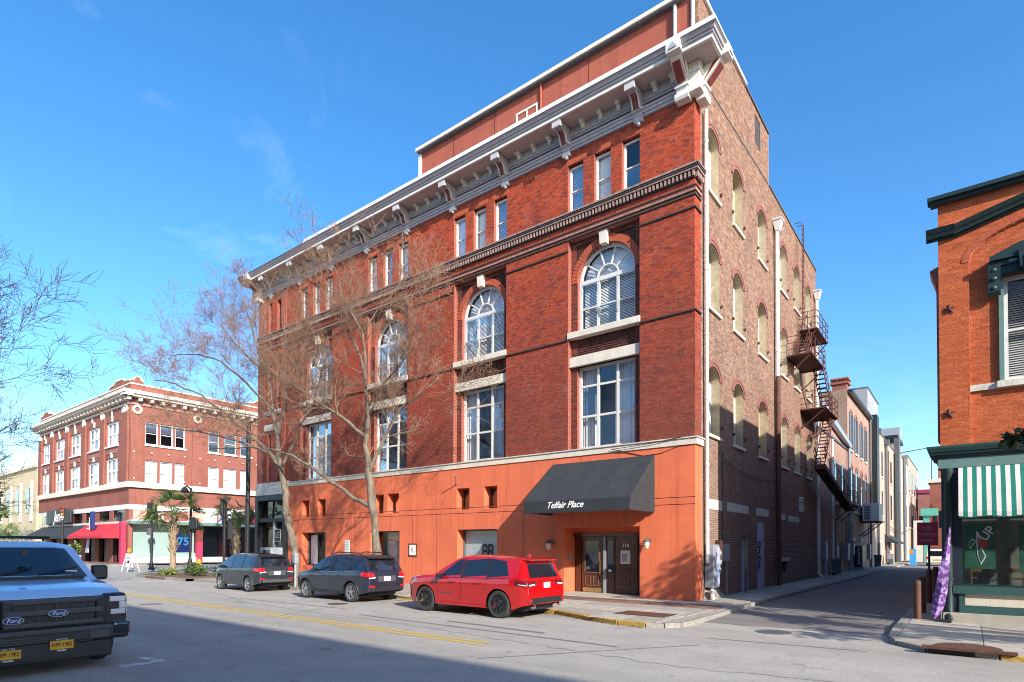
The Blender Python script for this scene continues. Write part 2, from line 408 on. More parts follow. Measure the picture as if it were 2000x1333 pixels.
# vegetation
matte('bark', (.165, .132, .098), .9, .55, 7, bmp=1.0, bscale=26, stretch=(1, 1, .3), stain=.5, staincol=(.10, .085, .06))
matte('bark_twig', (.27, .165, .11), .9, .35, 3)
matte('bark_dark', (.095, .066, .058), .9, .35, 3)
matte('palm_trunk', (.30, .225, .145), .9, .4, 12, bmp=.6, bscale=20)
matte('palm_leaf', (.085, .135, .040), .55, .45, 5)
matte('palm_leaf_pale', (.15, .20, .05), .55, .3, 5)
matte('leaf_dark', (.030, .055, .022), .4, .5, 6)
matte('leaf_mid', (.065, .11, .030), .6, .5, 5)
matte('mulch', (.16, .105, .06), .95, .5, 14, bmp=.8, bscale=30)
# vehicles
paint('paint_jeep', (.46, .004, .007), 0.0, .18)
paint('paint_slate', (.018, .026, .050), .3, .3)
paint('paint_graphite', (.030, .040, .052), .3, .3)
paint('paint_truck', (.46, .64, .86), .2, .3)  # white paint, with the blue of open shade mixed into the colour
paint('plastic_black', (.016, .016, .018), 0, .5, .1)
paint('plastic_grey', (.060, .060, .066), 0, .55, .1)
paint('car_glass', (.010, .013, .022), 0, .04, 1.0)
paint('chrome', (.75, .76, .78), 1.0, .12, .2)
paint('alloy', (.55, .55, .57), .9, .3, .3)
paint('rim_black', (.035, .035, .038), .5, .3, .5)
paint('lamp_red', (.48, .010, .015), 0, .15)
paint('lamp_dark', (.20, .004, .008), 0, .15)
paint('lamp_clear', (.72, .72, .72), .2, .12)
paint('lamp_amber', (.75, .30, .03), 0, .2)
matte('tyre', (.040, .040, .040), .85, .25, 20, bmp=.3)
matte('plate_yellow', (.72, .36, .02), .5, .04, 9)
matte('plate_white', (.72, .72, .70), .5, .04, 9)
def emissive(name, c, s):
    m, N, Lk, B = nt(name); B.inputs['Base Color'].default_value = rgb(c)
    B.inputs['Emission Color'].default_value = rgb(c); B.inputs['Emission Strength'].default_value = s; return m
emissive('signal_green', (.35, .95, .75), 1.6)
emissive('lamp_glow', (1.0, .75, .35), 2.0)

def asphalt(name, c, dark, crackamt=.6):
    m, N, Lk, B = nt(name)
    fine = noise(N, Lk, 26, 6, .85); mid = noise(N, Lk, 1.1, 6, .6); lanes = noise(N, Lk, .35, 5, .6, stretch=(.18, 1.6, 1))
    col = mixn(N, Lk, ramp(N, Lk, fine, .3, .7), tuple(x*.50 for x in c), tuple(x*1.42 for x in c))
    agg = noise(N, Lk, 14, 5, .8)
    col = mixn(N, Lk, ramp(N, Lk, agg, .35, .7, (0,)*3, (.35,)*3), col, tuple(min(1, x*1.35) for x in c))
    col = mixn(N, Lk, ramp(N, Lk, mid, .42, .72, (0,)*3, (.42,)*3), col, dark)
    spots = noise(N, Lk, 2.6, 3, .5)
    col = mixn(N, Lk, ramp(N, Lk, spots, .66, .74, (0,)*3, (.55,)*3), col, tuple(x*.55 for x in dark))
    col = mixn(N, Lk, ramp(N, Lk, lanes, .45, .68, (0,)*3, (.5,)*3), col, dark)
    vo = N.new('ShaderNodeTexVoronoi'); vo.feature = 'DISTANCE_TO_EDGE'; vo.inputs['Scale'].default_value = .33
    g = N.new('ShaderNodeNewGeometry'); nz = N.new('ShaderNodeTexNoise'); nz.inputs['Scale'].default_value = 1.5; nz.inputs['Detail'].default_value = 6
    Lk.new(g.outputs['Position'], nz.inputs['Vector'])
    ml = N.new('ShaderNodeVectorMath'); ml.operation = 'MULTIPLY_ADD'; Lk.new(nz.outputs['Color'], ml.inputs[0])
    ml.inputs[1].default_value = (1.4, 1.4, 0); Lk.new(g.outputs['Position'], ml.inputs[2]); Lk.new(ml.outputs[0], vo.inputs['Vector'])
    crack = ramp(N, Lk, vo.outputs[0], .0, .008, (crackamt*.75,)*3, (0,)*3)
    gate = ramp(N, Lk, noise(N, Lk, .22, 3), .50, .60)
    col = mixn(N, Lk, mixn(N, Lk, 1.0, crack, gate, 'MULTIPLY'), col, tuple(x*.35 for x in dark))
    Lk.new(col, B.inputs['Base Color']); B.inputs['Roughness'].default_value = .92; B.inputs['Specular IOR Level'].default_value = .3
    bump(N, Lk, B, fine, .6, .012); return m
asphalt('asphalt', (.375, .352, .312), (.235, .222, .202))
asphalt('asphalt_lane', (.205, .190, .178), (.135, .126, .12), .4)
matte('asphalt_patch', (.17, .163, .155), .92, .3, 30, bmp=.4, bscale=60)
def worn(name, c, under):
    m, N, Lk, B = nt(name)
    n = noise(N, Lk, 5, 9, .75)
    Lk.new(mixn(N, Lk, ramp(N, Lk, n, .50, .62), c, under), B.inputs['Base Color']); B.inputs['Roughness'].default_value = .8
worn('line_yellow', (.62, .40, .045), (.40, .31, .13))
worn('line_white', (.62, .62, .60), (.30, .30, .29))
# ------------------------------------------------------------------ ground, streets, pavements
RZ = -0.12                                               # road level; pavements lie at 0
g = MB().quad((-700, -300, RZ), (500, -300, RZ), (500, 700, RZ), (-700, 700, RZ)).build('ground', 'asphalt'); struct(g)
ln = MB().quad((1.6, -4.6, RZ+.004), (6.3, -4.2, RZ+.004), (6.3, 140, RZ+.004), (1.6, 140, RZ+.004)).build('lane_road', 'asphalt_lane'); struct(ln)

def strip(name, m, a, b, w, z):
    a = Vector((a[0], a[1], 0)); b = Vector((b[0], b[1], 0)); t = (b-a).normalized(); n = Vector((-t.y, t.x, 0))*w/2
    mb = MB(); k = max(1, int((b-a).length/3)); 
    mb.quad(*[tuple(p+Vector((0, 0, z))) for p in (a-n, b-n, b+n, a+n)])
    return struct(mb.build(name, m))
strip('road_marking', 'line_yellow', (-60, -10.74), (-.25, -10.78), .12, RZ+.006)
strip('road_marking', 'line_yellow', (-60, -10.98), (-.25, -11.02), .12, RZ+.006)
pm = MB(); pm.quad((-3.62, -16.42, RZ+.006), (-3.30, -16.42, RZ+.006), (-3.42, -15.78, RZ+.006), (-3.54, -15.70, RZ+.006))
pm.quad((-4.15, -15.86, RZ+.0064), (-4.05, -15.98, RZ+.0064), (-3.40, -15.86, RZ+.0064), (-3.48, -15.70, RZ+.0064))
struct(pm.build('parking_marking', 'line_white'))
strip('road_marking', 'line_white', (-27.6, -10.4), (-27.6, -5.2), .35, RZ+.006)
strip('road_marking', 'line_white', (-30.5, -10.6), (-30.5, -13.5), .3, RZ+.006)
# tar patches and seams in the street
for (a, b, w) in (((-6.5, -9.3), (2.0, -9.5), .10), ((.6, -12.2), (3.2, -8.2), .05), ((-3.5, -8.7), (-.2, -8.9), .16), ((-15, -8.9), (-8.0, -8.6), .07), ((3.0, -7.2), (6.0, -6.9), .06)):
    strip('road_seam', 'asphalt_patch', a, b, w, RZ+.0045)
def tar_line(pts, w, seed):
    r_ = random.Random(seed); P = []
    for a, b in zip(pts, pts[1:]):
        k = max(2, int(math.hypot(b[0]-a[0], b[1]-a[1])/.25))
        P += [(a[0]+(b[0]-a[0])*i/k+r_.gauss(0, .03), a[1]+(b[1]-a[1])*i/k+r_.gauss(0, .05)) for i in range(k)]
    mb = MB(); pr = None
    for i in range(len(P)-1):
        dx, dy = P[i+1][0]-P[i][0], P[i+1][1]-P[i][1]; l = math.hypot(dx, dy); ww = w*r_.uniform(.5, 1.4)/2
        cur = [(P[i][0]-dy/l*ww, P[i][1]+dx/l*ww, RZ+.005), (P[i][0]+dy/l*ww, P[i][1]-dx/l*ww, RZ+.005)]
        if pr: mb.quad(pr[0], pr[1], cur[1], cur[0])
        pr = cur
    struct(mb.build('road_seam', 'asphalt_patch', fixn=False))
for q, (pts, w) in enumerate((([(-9, -8.2), (-7.5, -12.4), (-8.2, -16)], .022), ([(-19, -7.9), (-12, -9.6), (-4, -9.9), (3, -10.6), (7, -10.2)], .02), ([(4.2, -3.0), (4.0, 4.0), (4.4, 12)], .03), ([(2.2, -4.4), (4.2, -4.9), (6.2, -4.5)], .03))): tar_line(pts, w, q)
for (x, y, r, m) in ((3.9, -5.3, .40, 'metal_dark'), (-9.6, -7.8, .35, 'rust_brown'), (-14.2, -11.9, .36, 'asphalt_patch')):
    o = MB().lathe((x, y, RZ), [(r, .001), (r, .007), (r*.86, .007), (r*.86, .004), (.01, .004)], 20).build('manhole_cover', m)
    tag(o, {3.9: 'round iron manhole cover at the mouth of the lane', -9.6: 'rust brown round cover by the parking strip', -14.2: 'dark round cover near the yellow centre lines'}[x], 'manhole cover')

# pavement of the main block: kerb outline (x,y)
KA = [(-26.5, -5.15), (-20, -5.2), (-9.5, -5.2), (-2.2, -5.5), (-.8, -6.1), (.4, -6.5), (1.2, -6.52), (1.62, -6.32), (1.9, -5.9), (2.0, -5.3), (1.95, -4.1), (1.8, 0), (1.76, 3), (1.8, 12), (2.0, 30), (2.1, 120)]
def resample(pts, step):
    out = [Vector(pts[0])]; 
    for a, b in zip(pts, pts[1:]):
        a, b = Vector(a), Vector(b); n = max(1, round((b-a).length/step))
        out += [a+(b-a)*k/n for k in range(1, n+1)]
    return out
def pavement(name, outline, z, mat):
    """slab with its top at z, sides down to the road"""
    n = len(outline)
    mb = MB(); mb.prism(outline, lambda x, y: (x, y, -.4), lambda x, y: (x, y, z))
    return struct(mb.build(name, mat))
inner = []
KW = .17
def offset_line(pts, w):
    out = []
    for i, p in enumerate(pts):
        a = Vector(pts[max(i-1, 0)]); b = Vector(pts[min(i+1, len(pts)-1)]); t = (b-a).normalized()
        out.append((p[0]-t.y*w, p[1]+t.x*w))
    return out
KA_in = offset_line(KA, KW)
pavement('pavement', KA_in + [(-28.6, 120), (-28.6, -1.0), (-26.5, -2)], -.004, 'concrete')
kerb = struct(MB().prism(KA_in[:2]+KA[1::-1], lambda x, y: (x, y, -.4), lambda x, y: (x, y, -.02)).build('kerb', 'granite'))
def kerb_stones(pts, parent, stonelen, yellow, zt=.0, w=KW, name='kerb_stone', lim=60):
    rp = resample(pts, stonelen); off = offset_line(rp, w)
    for i in range(len(rp)-1):
        a, b, c, d = rp[i], rp[i+1], off[i+1], off[i]
        t = (Vector(b)-Vector(a)).normalized()*.012
        dz = rng.uniform(-.012, .006); jy = rng.uniform(-.008, .008)
        q = [(a[0]+t.x, a[1]+t.y+jy), (b[0]-t.x, b[1]-t.y+jy), (c[0]-t.x, c[1]-t.y), (d[0]+t.x, d[1]+t.y)]
        mid = (Vector(a)+Vector(b))/2
        o = MB().prism(q, lambda x, y: (x, y, -.35), lambda x, y: (x, y, zt+dz)).build(name, 'kerb_yellow' if yellow(mid) else 'granite', parent)
        bevel(o, .018, 2)
kerb_stones(KA[:-1], kerb, 1.25, lambda m: -9.4 < m.x < 1.1 and m.y < -4)
# paving laid in bands between the kerb and the building
def slabs(parent, x0, x1, y0, y1, sx, sy, mats, name, h=.012, gap=.012, z=-.004, rowoff=True, clip=None):
    y = y0; r = 0
    me = {}
    while y < y1-.02:
        yy = min(y+sy, y1); x = x0 - (sx/2 if rowoff and r % 2 else 0)
        while x < x1-.02:
            xa, xb = max(x, x0), min(x+sx, x1)
            if xb-xa > .05 and (clip is None or clip((xa+xb)/2, (y+yy)/2)):
                key = (round(xb-xa, 3), round(yy-y, 3), rng.choice(mats))
                if key not in me:
                    w_, d_ = key[0]-gap, key[1]-gap
                    me[key] = MB().add([(-w_/2, -d_/2, 0), (w_/2, -d_/2, 0), (w_/2, d_/2, 0), (-w_/2, d_/2, 0), (-w_/2+.006, -d_/2+.006, h), (w_/2-.006, -d_/2+.006, h), (w_/2-.006, d_/2-.006, h), (-w_/2+.006, d_/2-.006, h)],
                                       [(4, 5, 6, 7), (0, 1, 5, 4), (1, 2, 6, 5), (2, 3, 7, 6), (3, 0, 4, 7)]).mesh(name, key[2])
                inst(name, me[key], ((xa+xb)/2, (y+yy)/2, z+rng.uniform(-.002, .002)), parent)
            x += sx
        y += sy; r += 1
pv = bpy.data.objects['pavement']
slabs(pv, -12.0, 1.55, -1.0, -.25, 1.5, .75, ['concrete_pale'], 'paving_slab', rowoff=False)
slabs(pv, -12.0, 1.5, -4.55, -2.35, 1.1, 1.1, ['concrete', 'concrete_pale', 'concrete'], 'paving_slab')
slabs(pv, -12.0, 1.45, -5.25, -4.6, 1.3, .65, ['concrete_pale', 'concrete'], 'paving_slab', clip=lambda x, y: y > -5.0+(.0 if x > -3 else 0))
slabs(pv, -1.6, 1.6, -6.3, -5.28, 1.0, 1.02, ['concrete_pale', 'concrete'], 'paving_slab', clip=lambda x, y: x > -.6 and x < 1.3)
slabs(pv, .3, 1.6, 0.2, 22, 1.3, 1.6, ['concrete', 'concrete_pale', 'concrete'], 'paving_slab', rowoff=False)
slabs(pv, -6.9, 1.5, -2.33, -1.02, .2, .1, ['paver_red'], 'brick_paver', gap=.008, clip=lambda x, y: x > -3.2 and y < -1.5)
bp = MB()
for i in range(13):                                     # the rest of the red brick band, too slanted to pick apart
    for j in range(120):
        x, y = -12.0+j*.2+(.1 if i % 2 else 0)*0, -2.33+i*.1
        if x > -3.3 and y < -1.52: continue
        if x > 1.3: continue
        bp.add([(x+.004, y+.004, .006), (x+.196, y+.004, .006), (x+.196, y+.096, .006), (x+.004, y+.096, .006)], [(0, 1, 2, 3)])
stuff(bp.build('brick_paving', 'paver_red', pv))
gr = MB(); gr.box(-.35, 1.15, -5.3, -4.35, .006, .014)
o = gr.build('pavement_grate', 'metal_black'); tag(o, 'dark iron grate set flush in the corner pavement', 'grate')
bars = MB()
for k in range(18): bars.box(-.33+k*.082, -.30+k*.082, -5.28, -4.37, .014, .022)
bars.build('bars', 'rust_brown', o)

# right-hand pavement in front of the green shop
KB = [(6.12, 120), (6.12, 20), (6.1, 5), (6.1, -2.4), (6.15, -4.8), (6.35, -5.6), (6.9, -6.25), (8.0, -6.42), (12, -6.42), (26, -6.42)]
KB_in = offset_line(KB, KW)
pavement('pavement', KB_in + [(26, -.6), (26, 120)], -.03, 'concrete')
kb = struct(MB().prism(KB_in[-2:]+KB[:-3:-1], lambda x, y: (x, y, -.4), lambda x, y: (x, y, -.04)).build('kerb', 'granite'))
kerb_stones(KB[1:-1], kb, 1.3, lambda m: m.x > 7.9 and m.y < -5, zt=-.02)
pv2 = [o for o in bpy.data.objects if o.name.startswith('pavement') and o.name != 'pavement' and 'grate' not in o.name][0]
slabs(pv2, 6.35, 13, -6.2, -1.2, 1.45, 1.25, ['concrete_pale', 'concrete', 'concrete_pale'], 'paving_slab', z=-.03, rowoff=False, clip=lambda x, y: not (x < 7.2 and y < -5.2) and not (7 < x < 8.4 and y < -5.3))
slabs(pv2, 6.35, 7.0, -1.0, 12, .65, 1.3, ['concrete'], 'paving_slab', z=-.03, rowoff=False)
# storm drain cut into the kerb
dr = thing('storm_drain', 'rusty storm drain inlet under the kerb before the green shop', 'drain', (7.5, -6.2, -.1))
MB().lathe((7.55, -5.86, -.02), [(.52, 0), (.52, .018), (.40, .022), (.02, .022)], 24).build('lid', 'rust_brown', dr)
MB().box(6.95, 8.15, -6.36, -6.2, -.115, -.01).build('opening', 'interior_dark', dr)
MB().box(6.85, 8.25, -6.47, -6.30, -.012, .035).build('frame', 'rust_brown', dr)

# planted island and pavement left of the parked cars, far pavements across the side street
KC = [(-34.6, -4.4), (-34.4, -5.0), (-33.2, -5.6), (-30, -5.75), (-26.4, -5.6), (-26.4, -5.1)]
pavement('planting_bed', KC+[(-26.5, -2.0), (-34.0, -1.2)], .03, 'mulch')
kerb_stones(KC, kerb, 1.4, lambda m: False, zt=.04)
pavement('pavement', [(-26.4, -2.0), (-34.0, -1.2), (-36, .5), (-35.5, 3.5), (-33, 60), (-28.8, 60), (-28.8, -1.0)], .0, 'concrete')
KD = [(-90, .6), (-57, .6), (-55.4, 1.6), (-55.0, 3.2), (-55.0, 60)]
pavement('pavement', KD+[(-90, 60)], .0, 'paver_red')
kd = struct(MB().prism(offset_line(KD, .01)[:2]+KD[1::-1], lambda x, y: (x, y, -.4), lambda x, y: (x, y, -.01)).build('kerb', 'concrete'))
kerb_stones(KD, kd, 3.0, lambda m: False, zt=.0, w=.3)
# opposite pavement, behind and beside the viewer
pavement('pavement', [(-90, -19.5), (60, -19.5), (60, -27), (-90, -27)], .0, 'concrete')
# ------------------------------------------------------------------ brick laying
def P_front(y0=0.0): return lambda u, d, z: (u, y0-d, z)         # wall facing -Y
def P_east(x0=0.0):  return lambda u, d, z: (x0+d, u, z)         # wall facing +X

def hole_span(h, z):
    """the stretch of wall a hole takes at height z"""
    if h[0] == 'r':
        _, a, b, z0, z1 = h
        return (a, b) if z0 <= z <= z1 else None
    _, a, b, z0, zs, rise = h                                     # arched head: semi-ellipse above zs
    if z < z0 or z > zs+rise: return None
    if z <= zs: return (a, b)
    t = math.sqrt(max(0, 1-((z-zs)/rise)**2)); c = (a+b)/2; hw = (b-a)/2*t
    return (c-hw, c+hw) if hw > .01 else None

def spans(u0, u1, z, holes):
    cuts = sorted(s for s in (hole_span(h, z) for h in holes) if s)
    out = []; u = u0
    for a, b in cuts:
        if a > u: out.append((u, min(a, u1)))
        u = max(u, b)
    if u < u1: out.append((u, u1))
    return [s for s in out if s[1]-s[0] > .012]

def brick_wall(parent, P, u0, u1, z0, z1, holes, bmat, mmat, d0=0.0, course=.068, blen=.215, joint=.0095, proud=.0035, single=None, header=7, seed=1):
    """each brick its own little block; mortar sheets behind. `single(u,z)` picks the bricks that become objects of their own."""
    rs = np.random.RandomState(seed)
    n = int(round((z1-z0)/course)); course = (z1-z0)/n
    bl = []; mo = MB(); singles = []
    for i in range(n):
        za, zb = z0+i*course, z0+(i+1)*course; zm = (za+zb)/2
        L_ = blen/2 if (header and i % header == header-1) else blen
        sh = (i % 2)*L_/2
        for (a, b) in spans(u0, u1, zm, holes):
            mo.quad(P(a, d0-proud, za), P(b, d0-proud, za), P(b, d0-proud, zb), P(a, d0-proud, zb))
            k = math.floor((a-u0-sh)/L_); p = u0+sh+k*L_
            while p < b:
                x0, x1 = max(p, a), min(p+L_, b)
                if x1-x0 > .03:
                    r = (x0+joint/2, x1-joint/2, za+joint/2, zb-joint/2)
                    if single and L_ == blen and x1-x0 > L_-.001 and len(singles) < 300 and single((x0+x1)/2, zm): singles.append(r)
                    else: bl.append(r)
                p += L_
    B = np.array(bl); k = len(B)
    wob = rs.uniform(-.0025, .0025, k)
    front = d0+wob; back = d0-proud-.002
    pf = lambda u, d, z: np.stack([np.broadcast_to(c, u.shape) for c in P(u, d, z)], -1)
    bk = np.full(k, back)
    V = np.stack([pf(B[:, 0], front, B[:, 2]), pf(B[:, 1], front, B[:, 2]), pf(B[:, 1], front, B[:, 3]), pf(B[:, 0], front, B[:, 3]),
                  pf(B[:, 0], bk, B[:, 2]), pf(B[:, 1], bk, B[:, 2]), pf(B[:, 1], bk, B[:, 3]), pf(B[:, 0], bk, B[:, 3])], 1)
    off = np.array(base_of(parent)); V = V - off
    Fq = np.array([[0, 1, 2, 3], [1, 5, 6, 2], [0, 3, 7, 4], [3, 2, 6, 7], [0, 4, 5, 1]])
    idx = (np.arange(k)[:, None, None]*8 + Fq[None]).reshape(-1, 4)
    me = bpy.data.meshes.new('brickwork'); nf = len(idx)
    me.vertices.add(k*8); me.vertices.foreach_set('co', V.reshape(-1).astype(np.float32))
    me.loops.add(nf*4); me.loops.foreach_set('vertex_index', idx.reshape(-1).astype(np.int32))
    me.polygons.add(nf); me.polygons.foreach_set('loop_start', (np.arange(nf)*4).astype(np.int32))
    me.update(calc_edges=True); me.polygons.foreach_set('use_smooth', [False]*nf)
    at = me.attributes.new('rnd', 'FLOAT', 'FACE'); at.data.foreach_set('value', np.repeat(rs.rand(k), 5).astype(np.float32))
    me.materials.append(M[bmat])
    o = bpy.data.objects.new('brickwork', me); COL.objects.link(o); o.parent = parent; stuff(o)
    mo.build('mortar', mmat, parent, fixn=False)
    if singles:
        var = []
        a, b, c, d = singles[0]; w, h = (b-a)/2, (d-c)/2; cen = Vector(P((a+b)/2, d0, (c+d)/2))
        for q in range(8):
            mb = MB(); vs = [Vector(P((a+b)/2+s*w, dd, (c+d)/2+t*h))-cen for dd in (d0, d0-proud-.002) for s, t in ((-1, -1), (1, -1), (1, 1), (-1, 1))]
            mb.add(vs, [tuple(f) for f in Fq]); m1 = mb.mesh('brick', bmat)
            a1 = m1.attributes.new('rnd', 'FLOAT', 'FACE'); a1.data.foreach_set('value', [q/8+.06]*5); var.append(m1)
        for s in singles:
            inst('brick', var[rs.randint(8)], P((s[0]+s[1])/2, d0+rs.uniform(-.002, .002), (s[2]+s[3])/2), parent)
    return o

def reveal(mb, P, h, d0, d1):
    """the inner faces of an opening"""
    if h[0] == 'r':
        _, a, b, z0, z1 = h; pts = [(a, z0), (a, z1), (b, z1), (b, z0)]; closed = True
    else:
        _, a, b, z0, zs, rise = h; c, hw = (a+b)/2, (b-a)/2
        pts = [(a, z0)] + [(c-hw*math.cos(t), zs+rise*math.sin(t)) for t in np.linspace(0, math.pi, 17)] + [(b, z0)]; closed = True
    n = len(pts)
    for i in range(n):
        p, q = pts[i], pts[(i+1) % n]
        mb.quad(P(p[0], d0, p[1]), P(q[0], d0, q[1]), P(q[0], d1, q[1]), P(p[0], d1, p[1]))

def arch_ring(mb, P, c, zs, rx, rz, th, d0, d1, a0=0, a1=math.pi, n=20):
    pr = None
    for t in np.linspace(a0, a1, n+1):
        ci, si = math.cos(t), math.sin(t)
        cur = [(c-rx*ci, zs+rz*si), (c-(rx+th)*ci, zs+(rz+th)*si)]
        if pr:
            a, b, e, f = pr[0], pr[1], cur[1], cur[0]
            vs = [P(p[0], d, p[1]) for d in (d0, d1) for p in (a, b, e, f)]
            mb.add(vs, [(4, 5, 6, 7), (0, 1, 5, 4), (1, 2, 6, 5), (2, 3, 7, 6), (3, 0, 4, 7)])
        pr = cur

def sash(parent, P, u0, u1, z0, z1, d, cols, rows, fm='paint_white', gm='glass', fw=.085, mw=.06, blind=None, back='interior_room', name='window', depth=.09, sillh=0, seed=0):
    """window: frame with mullions (cols) and rails (rows), one pane per light, blind or curtain behind"""
    mb = MB()
    mb.pbox(P, u0, u0+fw, d-depth, d, z0, z1); mb.pbox(P, u1-fw, u1, d-depth, d, z0, z1)
    mb.pbox(P, u0+fw, u1-fw, d-depth, d-.002, z1-fw, z1); mb.pbox(P, u0+fw, u1-fw, d-depth, d-.002, z0, z0+fw*1.1)
    cu = [u0+fw] + [u0+c*(u1-u0) for c in cols] + [u1-fw]; rz = [z0+fw] + [z0+r*(z1-z0) for r in rows] + [z1-fw]
    for c in cu[1:-1]: mb.pbox(P, c-mw/2, c+mw/2, d-depth, d-.004, z0+fw, z1-fw)
    for i in range(len(cu)-1):
        for r in rz[1:-1]: mb.pbox(P, cu[i]+mw/2*(i > 0), cu[i+1]-mw/2*(i < len(cu)-2), d-depth, d-.012, r-mw*.42, r+mw*.42)
    w = mb.build(name, fm, parent)
    for i in range(len(cu)-1):
        for j in range(len(rz)-1):
            MB().quad(P(cu[i], d-depth*.6, rz[j]), P(cu[i+1], d-depth*.6, rz[j]), P(cu[i+1], d-depth*.6, rz[j+1]), P(cu[i], d-depth*.6, rz[j+1])).build('pane', gm if isinstance(gm, str) else gm[(i+j*3+seed) % len(gm)], w)
    fill_behind(w, P, u0, u1, z0, z1, d-depth, blind, back, seed)
    return w

def fill_behind(w, P, u0, u1, z0, z1, d, blind, back, seed=0):
    rr = random.Random(seed)
    MB().quad(P(u0, d-.7, z0), P(u1, d-.7, z0), P(u1, d-.7, z1), P(u0, d-.7, z1)).build('room', back, w)
    if blind in ('slats', 'slats_grey'):
        mb = MB(); k = int((z1-z0)/.06)
        for i in range(k):
            z = z0+.02+i*.06; mb.quad(P(u0+.05, d-.10, z), P(u1-.05, d-.10, z), P(u1-.05, d-.135, z+.050), P(u0+.05, d-.135, z+.050))
        stuff(mb.build('blind', 'blind_grey' if blind == 'slats_grey' else 'blind_white', w))
    elif blind == 'shade':
        MB().quad(P(u0+.03, d-.08, z0), P(u1-.03, d-.08, z0), P(u1-.03, d-.08, z1), P(u0+.03, d-.08, z1)).build('blind', 'blind_white', w)
    elif blind == 'half':
        zz = z0+(z1-z0)*rr.uniform(.35, .6)
        MB().quad(P(u0+.03, d-.08, zz), P(u1-.03, d-.08, zz), P(u1-.03, d-.08, z1), P(u0+.03, d-.08, z1)).build('blind', 'blind_white', w)
    elif blind == 'curtain':
        for (a, b) in ((u0+.02, u0+(u1-u0)*.30), (u1-(u1-u0)*.42, u1-.02)):
            mb = MB(); k = 18; pr = None
            for i in range(k+1):
                u = a+(b-a)*i/k; dd = d-.16+.035*math.sin(i*1.9+seed)
                cur = (P(u, dd, z0), P(u, dd, z1))
                if pr: mb.quad(pr[0], cur[0], cur[1], pr[1])
                pr = cur
            mb.build('curtain', 'curtain', w, smooth=True)

def holed_wall(parent, P, u0, u1, z0, z1, holes, mat, d=0.0, name='wall', rev=.22, revmat=None):
    """plain wall sheet with real openings and their reveals"""
    zs = sorted({z0, z1} | {v for h in holes for v in (h[3], h[4]) if z0 < v < z1}); mb = MB()
    for a_, b_ in zip(zs, zs[1:]):
        for a, b in spans(u0, u1, (a_+b_)/2, holes): mb.quad(P(a, d, a_), P(b, d, a_), P(b, d, b_), P(a, d, b_))
    o = mb.build(name, mat, parent, fixn=False)
    rv = MB()
    for h in holes: reveal(rv, P, h, d, d-rev)
    if holes: stuff(rv.build('opening_reveals', revmat or mat, parent))
    return o
# ------------------------------------------------------------------ the four-storey brick building
MBD = thing('brick_building', 'large four-storey red brick building with orange stucco ground floor', 'building', (0, 0, 0))
PF = P_front(); PS = P_east()
XL = -29.15; XR = .05
BAYS = [-3.64, -10.02, -16.40, -22.78]
# core so that no light leaks through
MB().box(XL+.3, -1.2, 1.3, 21.0, -.3, 19.3).build('inner_core', 'interior_dark', MBD)
MB().quad((XL, -.5, 19.28), (-.02, -.5, 19.28), (-.02, 21.3, 19.28), (XL, 21.3, 19.28)).build('roof', 'roof_grey', MBD)
MB().quad((XL, 0, 0), (XL, 21.3, 0), (XL, 21.3, 19.3), (XL, 0, 19.3)).build('party_wall', 'brick_red_plain', MBD)
MB().quad((XL, 21.3, 0), (0, 21.3, 0), (0, 21.3, 19.6), (XL, 21.3, 19.6)).build('back_wall', 'brick_lane_brown', MBD)

# --- street front, storeys two to four
holes = []
for c in BAYS:
    holes.append(('r', c-1.575, c+1.575, 5.7, 14.34))
    for k in (-1.24, 0, 1.22): holes.append(('r', c+k-.365, c+k+.365, 15.45, 17.48))
SL = [(-28.05, -27.62), (-27.05, -26.6)]
for (a, b) in SL:
    for (z0, z1) in ((5.9, 9.1), (10.6, 13.6), (15.55, 17.45)): holes.append(('r', a, b, z0, z1))
brick_wall(MBD, PF, XL, XR, 5.74, 18.0, holes, 'brick_red', 'mortar_red', single=lambda u, z: u > -2.0, seed=3)
rv = MB()
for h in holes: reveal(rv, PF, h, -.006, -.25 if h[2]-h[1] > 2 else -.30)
rv.build('opening_reveals', 'brick_red_plain', MBD)
